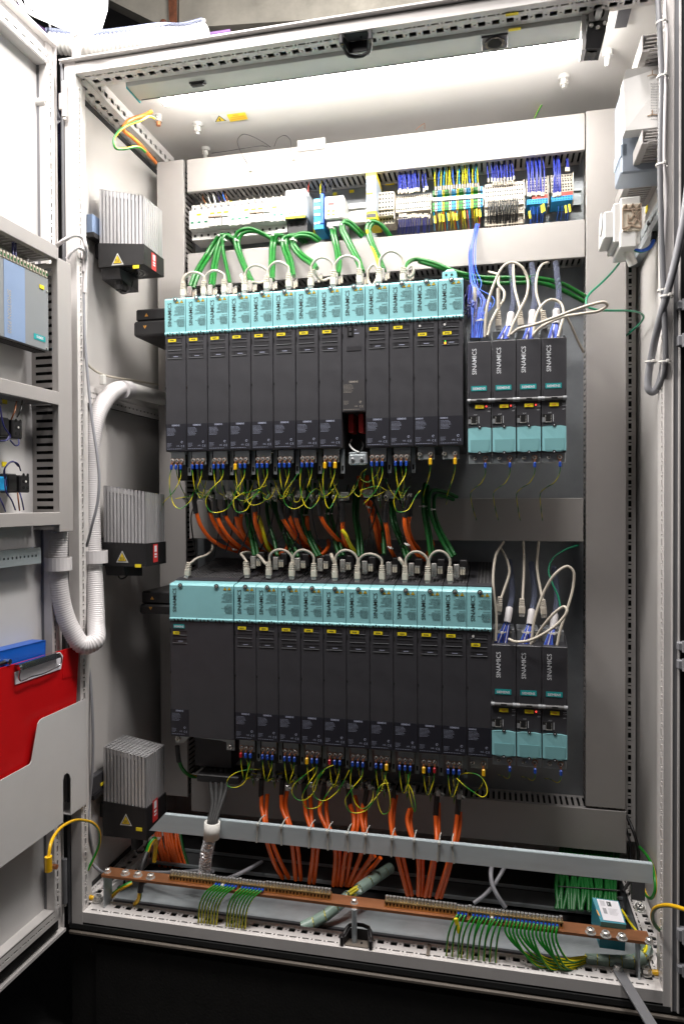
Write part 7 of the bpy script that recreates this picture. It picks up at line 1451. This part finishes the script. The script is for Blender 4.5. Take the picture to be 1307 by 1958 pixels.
# ================================================================== HEATERS ON THE LEFT WALL
def heater(lab, F, B_, tri_, red, yt, yel, low, wedge):
    """F: fin block px corners (top front left, top front right, top back right, bottom front left, bottom front right, bottom back right)"""
    Y0, Y2 = .100, .188; TL, TR, TB, BL, BR, BB = P(*F[0], Y0), P(*F[1], Y0), P(*F[2], Y2), P(*F[3], Y0), P(*F[4], Y0), P(*F[5], Y2)
    xl, xr = TL.x, (TR.x+BR.x)/2; t = thing('enclosure_heater', lab, 'heater', ((xl+xr)/2, (Y0+Y2)/2, BL.z-.05), 'black and silver heaters on the left wall')
    def zz(a, b_, c_, x, y): u = (x-xl)/(xr-xl); v = (y-Y0)/(Y2-Y0); return a.z+(b_.z-a.z)*u+(c_.z-b_.z)*v
    plan = []; nf, ns = 12, 10
    for i in range(nf):
        for f, d in ((.0, .0), (.62, .0), (.72, .006), (.9, .006)): plan.append((xl+(xr-xl)*(i+f)/nf, Y0+d))
    plan.append((xr, Y0))
    for i in range(ns):
        for f, d in ((.0, .0), (.6, .0), (.7, .005), (.9, .005)): plan.append((xr-d, Y0+(Y2-Y0)*(i+f)/ns))
    plan += [(xr, Y2), (xl, Y2)]
    m = MB(); n = len(plan); top = [V((x, y, zz(TL, TR, TB, x, y))) for x, y in plan]; bot = [V((x, y, zz(BL, BR, BB, x, y)+.0)) for x, y in plan]
    m.add(top+bot, [(i, (i+1) % n, (i+1) % n+n, i+n) for i in range(n)], 'alu'); 
    u = (V((xr, Y0, TR.z))-V((xl, Y0, TL.z))); v = (V((xr, Y2, TB.z))-V((xr, Y0, TR.z))); Lu, Lv = u.length, v.length
    hs = [(i*Lu/11+.0015, (i+1)*Lu/11-.0015) for i in range(11)]; m.perf(V((xl, Y0, TL.z)), u.normalized(), v.normalized(), Lu, Lv, [(j*Lv/10+.0015, (j+1)*Lv/10-.0015, hs) for j in range(10)], 'alu', -.012, None)
    m.add([V((xl+.002, Y0+.007, TL.z-.013)), V((xr-.007, Y0+.007, TR.z-.013)), V((xr-.007, Y2, TB.z-.013)), V((xl+.002, Y2, TL.z+TB.z-TR.z-.013))], [(0, 1, 2, 3)], 'void'); m.build('finned_profile', t)
    zb0 = P(*B_, Y0).z; m = MB()
    f4 = [V((xl-.002, Y0-.002, BL.z+.002)), V((xr+.002, Y0-.002, BR.z+.002)), V((xr+.002, Y2+.002, BB.z+.002)), V((xl-.002, Y2+.002, BL.z+BB.z-BR.z+.002))]; b4 = [V((p.x, p.y, zb0)) for p in f4]
    m.add(f4+b4, [(0, 1, 2, 3), (7, 6, 5, 4), (0, 4, 5, 1), (1, 5, 6, 2), (2, 6, 7, 3), (3, 7, 4, 0)], 'black')
    if wedge: m.prism([V((xl-.002, Y0+.006, zb0)), V((xl-.002, Y2, zb0)), V((xl-.002, Y2, zb0-.03)), V((xl-.002, Y0+.012, zb0-.022))], (.045, 0, 0), 'charcoal_edge')
    m.build('fan_housing', t)
    m = MB(); m.cyl(((xl+xr)/2, (Y0+Y2)/2, zb0-.0006), ((xl+xr)/2, (Y0+Y2)/2, zb0+.004), .036, 'black_gloss', 28)
    for k in range(1, 5): 
        r_ = .008*k
        for i in range(24):
            t0, t1 = 2*PI*i/24, 2*PI*(i+1)/24; cx, cy = (xl+xr)/2, (Y0+Y2)/2
            m.quad(V((cx+r_*math.cos(t0), cy+r_*math.sin(t0), zb0-.0012)), V((cx+r_*math.cos(t1), cy+r_*math.sin(t1), zb0-.0012)), V((cx+(r_+.002)*math.cos(t1), cy+(r_+.002)*math.sin(t1), zb0-.0012)), V((cx+(r_+.002)*math.cos(t0), cy+(r_+.002)*math.sin(t0), zb0-.0012)), 'charcoal')
    m.build('fan_grille', t)
    c = P(*tri_, Y0-.0024); s = .0125; m = MB()
    for k, (sc_, mt, dy) in enumerate(((1.15, 'white_plastic', 0), (.88, 'print_black', -.0004), (.74, 'yellow_warn', -.0008))):
        m.poly([c+V((-s*sc_, dy, -s*.75*sc_)), c+V((s*sc_, dy, -s*.75*sc_)), c+V((0, dy, s*1.05*sc_))], mt)
    for k in (-1, 0, 1): x = c.x+k*.0032; m.add([V((x-.0007+.0007*math.sin(j*1.6), c.y-.0012, c.z-.0055+j*.0018)) for j in range(5)]+[V((x+.0005+.0007*math.sin(j*1.6), c.y-.0012, c.z-.0055+j*.0018)) for j in range(5)], [(j, j+5, j+6, j+1) for j in range(4)], 'print_black')
    m.build('hot_surface_sign', t)
    a = PX(*red[0], xr+.0026); e = PX(*red[1], xr+.0026); m = MB(); m.add([V((a.x, a.y, a.z)), V((a.x, e.y, a.z)), V((a.x, e.y, e.z)), V((a.x, a.y, e.z))], [(0, 1, 2, 3)], 'red_label')
    yy0, yy1 = a.y+(e.y-a.y)*.25, a.y+(e.y-a.y)*.75
    for f0, f1 in ((.08, .42), (.50, .60), (.66, .74)): z0_, z1_ = a.z+(e.z-a.z)*f0, a.z+(e.z-a.z)*f1; m.add([V((a.x+.0004, yy0, z0_)), V((a.x+.0004, yy1, z0_)), V((a.x+.0004, yy1, z1_)), V((a.x+.0004, yy0, z1_))], [(0, 1, 2, 3)], 'print_white')
    m.build('red_label', t)
    c = P(*yel, Y0-.003); m = MB(); m.box(c.x-.007, c.x+.007, Y0-.0032, Y0-.002, c.z-.0035, c.z+.0035, 'yellow_tag'); m.build('tag', t)
    c = P(low[0], low[1], .13); m = MB(); m.box(c.x-.010, c.x+.006, .12, .15, c.z-.006, zb0+.002, 'black', .003); m.tube([c+V((-.004, 0, 0)), c+V((.004, -.004, -.012)), c+V((.016, -.002, -.010)), c+V((.020, .01, .006)), c+V((.016, .02, .02))], .0016, 'black', 6, 4); m.build('connector', t)
    m = MB(); m.box(-.86, xl, .12, .18, zb0+.03, zb0+.06, 'charcoal_edge'); m.build('mount', t)
heater('topmost heater, silver fins over a black fan box, brightly lit', ((190, 361), (274, 374), (311, 403), (192, 467), (274, 469), (311, 497)), (193, 512), (225, 497), ((290, 482), (299, 520)), 0, (260, 510), (232, 552), True)
heater('middle heater, silver fins over a black box, beside the white hose', ((198, 928), (278, 940), (314, 946), (201, 1038), (279, 1041), (314, 1037)), (203, 1082), (234, 1066), ((293, 1041), (302, 1074)), 0, (264, 1082), (228, 1095), True)
heater('lowest heater, seen from above with its honeycomb top, dimly lit', ((198, 1428), (279, 1449), (312, 1424), (201, 1533), (279, 1547), (313, 1517)), (204, 1598), (241, 1569), ((292, 1532), (302, 1565)), 0, (266, 1586), (262, 1618), False)
for i, (y0, y1) in enumerate(((408, 452), (1478, 1520))):
    a, e = PX(172, y1, -.855), PX(172, y0, -.855); t = thing('wall_terminal', 'small dark terminal on the left wall behind the %s heater' % ('topmost', 'lowest')[i], 'terminal', a); m = MB(); m.box(-.857, -.842, a.y-.01, .14, a.z+.004, e.z-.006, 'box_blue' if i == 0 else 'charcoal', .001); m.box(-.857, -.838, a.y-.012, .14, a.z-.006, a.z+.004, 'black'); m.build('body', t)
    m = MB(); m.box(-.8425, -.8405, a.y+.02, a.y+.032, a.z+.012, a.z+.018, 'yellow_tag'); m.build('tag', t)
# ================================================================== RIGHT WALL
def rduct(lab, zb4, y0, y1, h=.06, x0=.245):
    t = thing('side_duct', lab, 'cable duct', (.28, y0, zb4), 'grey ducts on the right wall'); m = MB(); m.box(x0, x0+.0025, y0, y1, zb4, zb4+h, 'duct', .001); m.box(x0+.0025, x0+.012, y0, y1, zb4+.0005, zb4+.0025, 'duct'); m.build('cover', t)
    m = MB(); slots_face(m, (.308, y0, zb4+.003), Y1, -X1, y1-y0, .308-x0-.003, .0105, .0045); slots_face(m, (.308, y0, zb4+h-.003), Y1, -X1, y1-y0, .308-x0-.003, .0105, .0045); o = m.build('slotted_wall', t); o['kind'] = 'stuff'
    m = MB(); m.box(.27, .308, y0+.004, y1, zb4+.010, zb4+h-.010, 'duct_dark'); m.build('dark_core', t)  # added dark box, shade painted inside the side duct
z_a = PX(1223, 255, .245).z; z_b = PX(1175, 246, .245).z
rduct('slotted duct on the right wall below the white box', P(1223, 276, .02).z, .02, .30, .024)
rduct('slotted duct on the right wall above the white box, running to the roof', P(1226, 100, .02).z, .02, .30, .030)
t = thing('power_supply', 'white boxy power supply on the right wall near the top', 'power supply', P(1228, 262, .05)); a, e = P(1194, 250, .055), P(1262, 124, .055)
m = MB(); m.prism([(a.x-.002, .062, a.z+.012), (a.x, .055, a.z+.0), (.306, .055, a.z), (.306, .055, e.z), (a.x+.002, .055, e.z), (a.x-.002, .062, e.z-.014)], (0, .028, 0), 'white_plastic'); m.build('case', t)
for py in (143, 219):
    c = P(1246, py, .054); m = MB()
    for an in (90, 190, -10): d = V((math.cos(math.radians(an)), 0, math.sin(math.radians(an)))); m.obox(c+d*.004, d, Y1, d.cross(Y1), .0042, .0006, .0008, 'beige_dark')
    m.build('vent_star', t)
m = MB()
for i in range(7):
    for j in range(14): c = P(1244+i*3.4, 160+j*5.2, .0545); m.box(c.x-.0006, c.x+.0006, .0543, .055, c.z-.0006, c.z+.0006, 'grey_cable')
o = m.build('vent_holes', t); o['kind'] = 'stuff'
b0, b1 = P(1186, 332, .10), P(1200, 170, .10); m = MB(); m.box(b0.x, .306, .10, .17, b0.z, b1.z, 'grey_blue', .003); m.box(b0.x-.002, b0.x+.012, .10, .168, b0.z+.03, b0.z+.055, 'pale_blue', .002); tag(m.build('blue_module', None, b0), 'blue grey module half hidden behind the white power supply', 'module')
# rail mounted socket outlet, turned sideways
t = thing('rail_socket', 'white stepped power outlet with a beige latticed side, on the right wall', 'socket outlet', P(1190, 470, .14))
def pb(px0, px1, y0, y1, Ya, Yb, mt, b_=.002):
    a_, e_ = P(px0, y1, Ya), P(px1, y0, Ya); m.box(a_.x, e_.x, Ya, Yb, a_.z, e_.z, mt, b_)
m = MB(); pb(1154, 1180, 402, 456, .130, .205, 'white_plastic'); pb(1172, 1192, 387, 464, .127, .207, 'white_plastic'); pb(1185, 1224, 374, 470, .124, .208, 'white_plastic'); pb(1184, 1216, 440, 474, .120, .206, 'white_plastic'); m.build('body', t)
m = MB(); c = P(1154, 429, .168); x = P(1154, 429, .130).x-.0005; m.cyl((x, .168, c.z), (x-.0008, .168, c.z), .022, 'grey_cable', 24); m.cyl((x-.0008, .168, c.z), (x-.001, .168, c.z), .019, 'white_tie', 24); m.build('socket_ring', t)
m = MB(); a_, e_ = P(1189, 443, .118), P(1224, 388, .118); m.box(a_.x, e_.x, .118, .124, a_.z, e_.z, 'beige', .001)
w_, h_ = e_.x-a_.x, e_.z-a_.z
def lat(u0, v0, u1, v1, th=.0009): p0, p1 = V((a_.x+w_*u0, .1165, a_.z+h_*v0)), V((a_.x+w_*u1, .1165, a_.z+h_*v1)); d = (p1-p0); m.obox((p0+p1)/2, d.normalized(), Y1, d.cross(Y1).normalized(), d.length/2, .0014, th, 'beige_dark')
for q in ((0, .85, .2, .98), (.2, .98, .35, .8), (.35, .8, .55, .98), (.55, .98, .75, .8), (.75, .8, 1, .98), (0, .78, 1, .78), (.5, .2, 1, .75), (1, .2, .5, .75), (.5, .48, .75, .75), (.55, .2, .95, .55), (.3, .3, .5, .3), (.3, .45, .5, .45), (.3, .3, .3, .6), (0, .1, .5, .18), (.5, .18, 1, .08), (.1, .02, .4, .12), (0, .1, 0, .85), (1, .05, 1, .95)): lat(*q)
m.build('lattice_side', t)
m = MB(); c = P(1198, 482, .15); m.cyl(c+V((-.012, 0, .006)), c+V((.004, 0, .004)), .0038, 'nickel', 10); m.cyl(c+V((0, 0, .005)), c+V((.012, .01, -.022)), .0085, 'white_tie', 12); m.build('cable_entry', t)
wire('earth_cable', 'blue and green cable with black sleeve looping beside the white outlet', 'cable', [(1208, 466, .15), (1212, 476, .15), (1224, 480, .15), (1240, 474, .16), (1248, 460, .17), (1250, 445, .18), (1248, 430, .19), (1240, 426, .2)], .0038, 'wire_bright', None, 'green_teal', extra=[('sleeve', lambda e, q: e.tube(q[4:], .0055, 'black', 10, 5))], spin=.05)
t = thing('socket_rail', 'zinc rail running back along the right wall behind the outlet', 'rail', P(1240, 420, .15)); z5 = PX(1262, 385, .296).z; m = MB(); m.perf((.292, .06, z5-.03), Y1, Z1, .33, .034, [(.014, .020, mix(.33, .010, .004, .022))], 'zinc', .002); m.box(.297, .302, .06, .39, z5-.03, z5+.004, 'void'); m.box(.292, .31, .06, .39, z5-.032, z5-.03, 'zinc'); m.build('strip', t); m = MB(); c = PX(1236, 400, .291); m.box(.2895, .2915, c.y-.006, c.y+.008, c.z-.006, c.z+.006, 'yellow_tag'); m.build('tag', t)
GC = 'grey cables hanging at the right front post'
wire('grey_cable', 'thick grey cable sweeping down to the lowest point of the loop at the right post', 'cable', [(1318, 330, -.03), (1304, 430, -.03), (1290, 500, -.025), (1274, 562, -.018), (1258, 620, .0), (1245, 680, .03), (1238, 725, .04), (1239, 745, .04), (1247, 750, .04), (1257, 738, .035), (1265, 712, .03), (1269, 690, .02)], .0062, 'grey_cable', GC, n=12)
wire('grey_cable', 'thick dark grey cable running straight down the right post', 'cable', [(1256, -10, .0), (1260, 60, -.008), (1264, 150, -.01), (1262, 250, -.01), (1261, 330, -.01), (1263, 430, -.01), (1266, 520, -.01), (1269, 600, -.01), (1271, 690, -.008), (1268, 720, .0), (1258, 742, .02)], .0046, 'grey_dark', GC, n=12)
wire('grey_cable', 'pale cable beside the right post near the top', 'cable', [(1272, -10, -.01), (1270, 25, -.012), (1274, 60, -.014), (1272, 150, -.015), (1269, 300, -.015), (1272, 380, -.012), (1268, 470, -.01)], .0028, 'hose', GC, n=8)
for i, (px, py, Y, R) in enumerate(((1264, 45, -.01, .009), (1266, 148, -.01, .009), (1264, 316, -.01, .009), (1267, 556, -.01, .009), (1274, 567, -.018, .010), (1243, 692, .03, .009), (1270, 692, -.008, .009))):
    tie('white cable tie on the grey cables at the right post, %s from the top' % ['first', 'second', 'third', 'fourth', 'fifth', 'sixth', 'seventh'][i], P(px, py, Y), R, V((.1, 0, 1)))
for i, (y0, y1) in enumerate(((574, 592), (640, 662), (1228, 1244), (1262, 1280), (1778, 1800), (1848, 1862))):
    a_, e_ = P(1294, y1, -.012), P(1312, y0, -.012); m = MB(); m.box(a_.x, e_.x, -.014, .0, a_.z, e_.z, 'grey_cable', .002); m.cyl((e_.x-.004, -.014, a_.z-.002), (e_.x-.004, -.014, e_.z+.002), .004, 'grey_cable', 10); tag(m.build('hinge_knuckle', None, a_), 'grey hinge knuckle at the right edge, %s from the top' % ['first', 'second', 'third', 'fourth', 'fifth', 'sixth'][i], 'hinge', 'hinge knuckles on the right post')
# ================================================================== ON TOP OF THE CABINET
m = MB(); rr = random.Random(2)
t = thing('wrapped_bundle', 'clear spiral wrapped cables lying on top of the cabinet at the left', 'cable bundle', P(150, 90, .05))
q = [P(95, 82, .03), P(170, 88, .05), (P(250, 80, .08)), P(310, 72, .1), P(350, 72, .14), P(390, 62, .18)]
m.corrug(q, .020, 'white_tie', pitch=.009, amp=.20, n=14); m.build('spiral_wrap', t)
m = MB()
for k in range(5): m.tube([p+V((0, .012*math.cos(k*1.3), .016*math.sin(k*1.3)+.012)) for p in q], .005, ('green_dark', 'white_plastic', 'clear_wrap', 'white_plastic', 'violet')[k], 6, 6)
m.build('wires', t)
wire('violet_cable', 'violet cable arching behind the top left of the cabinet', 'cable', [(30, 5, .3), (60, 40, .28), (100, 65, .25), (150, 76, .22), (230, 78, .2), (330, 70, .2), (400, 66, .2), (440, 60, .22)], .0045, 'violet')
t = thing('lifting_eye', 'white painted lifting eye on the top left corner of the cabinet', 'lifting eye', P(145, 85, .0)); m = MB(); c = P(146, 80, .01); m.tube([c+V((math.cos(a_*PI/8)*.013, 0, math.sin(a_*PI/8)*.017)) for a_ in range(-3, 12)], .0055, 'paint_rail', 10, 2); m.cyl(c-V((0, 0, .045)), c-V((0, 0, .012)), .009, 'paint_rail', 12); m.build('ring', t)
m = MB(); m.tube([P(85, 35, .1), P(95, 45, .1), P(98, 60, .1), P(108, 68, .1), P(109, 90, .1)], .003, 'steel', 8, 2); m.tube([P(28, -5, .1), P(31, 14, .1)], .004, 'steel', 8, 1); o = tag(m.build('wire_hook', None, P(95, 45, .1)), 'bent steel wire hook under the hall lamp', 'hook')
# loose thin wires in front of the top duct
for i, (lab, q) in enumerate((('left thin black lead curling over the top duct to a bare plug', [(517, 281, .36), (500, 270, .33), (480, 260, .32), (464, 257, .32), (454, 268, .325), (460, 290, .325), (474, 316, .325)]), ('right thin black lead curling over the top duct to a bare plug', [(524, 280, .36), (531, 265, .34), (545, 259, .33), (555, 268, .33), (556, 285, .325), (556, 294, .325)]), ('thin black lead lying on the edge of the top duct', [(405, 293, .37), (440, 288, .35), (470, 283, .34), (500, 279, .345), (512, 281, .36)]))):
    wire('thin_lead', lab, 'wire', q, .0008, 'wire_black', 'thin leads over the top duct', n=6, extra=[('plug', lambda e, q_: e.cyl(q_[-1]+V((0, 0, .002)), q_[-1]+V((.006, -.001, -.016)), .004, 'patch', 8))] if i < 2 else None)
wire('thin_lead', 'short green and yellow wire end sticking up behind the top duct', 'wire', [(1021, 226, .40), (1028, 212, .39), (1036, 198, .38), (1038, 190, .38)], .0018, 'wire_green', None, 'wire_yellow', extra=[('ferrule', lambda e, q_: (e.cyl(q_[-1], q_[-1]+V((-.001, 0, .006)), .0024, 'red_label', 8), e.cyl(q_[-1]+V((-.001, 0, .006)), q_[-1]+V((-.004, 0, .016)), .0016, 'nickel', 6))[0])], spin=.05)
wire('thin_lead', 'bare copper wire end bent above the top duct', 'wire', [(794, 249, .40), (800, 243, .39), (811, 236, .39), (811, 247, .40)], .0007, 'copper', n=6, res=2)
wire('orange_lead', 'orange cable of the cabinet light crossing the top left corner', 'cable', [(291, 213, .13), (275, 221, .12), (255, 227, .10), (241, 236, .08), (236, 247, .08), (252, 262, .12), (268, 277, .17), (282, 293, .24), (298, 311, .32)], .0042, 'orange_lamp', n=10)
wire('earth_wire', 'green and yellow wire looping from the light to the top left rail', 'wire', [(296, 226, .13), (286, 222, .12), (270, 230, .09), (245, 239, .06), (227, 252, .03), (218, 268, .02), (221, 283, .02), (236, 285, .04), (258, 281, .07), (270, 284, .10), (278, 291, .12)], .0026, 'wire_green', None, 'wire_yellow', n=9, spin=.05)
c = PZ(303, 232, 1.985); t = thing('earth_screw', 'copper tipped earthing screw under the roof beside the light', 'screw', c); m = MB(); m.cyl(c+V((0, 0, .014)), c+V((0, 0, -.002)), .0085, 'nickel', 8); m.cyl(c-V((0, 0, .002)), c-V((0, 0, .010)), .0055, 'copper', 8); m.build('screw', t)
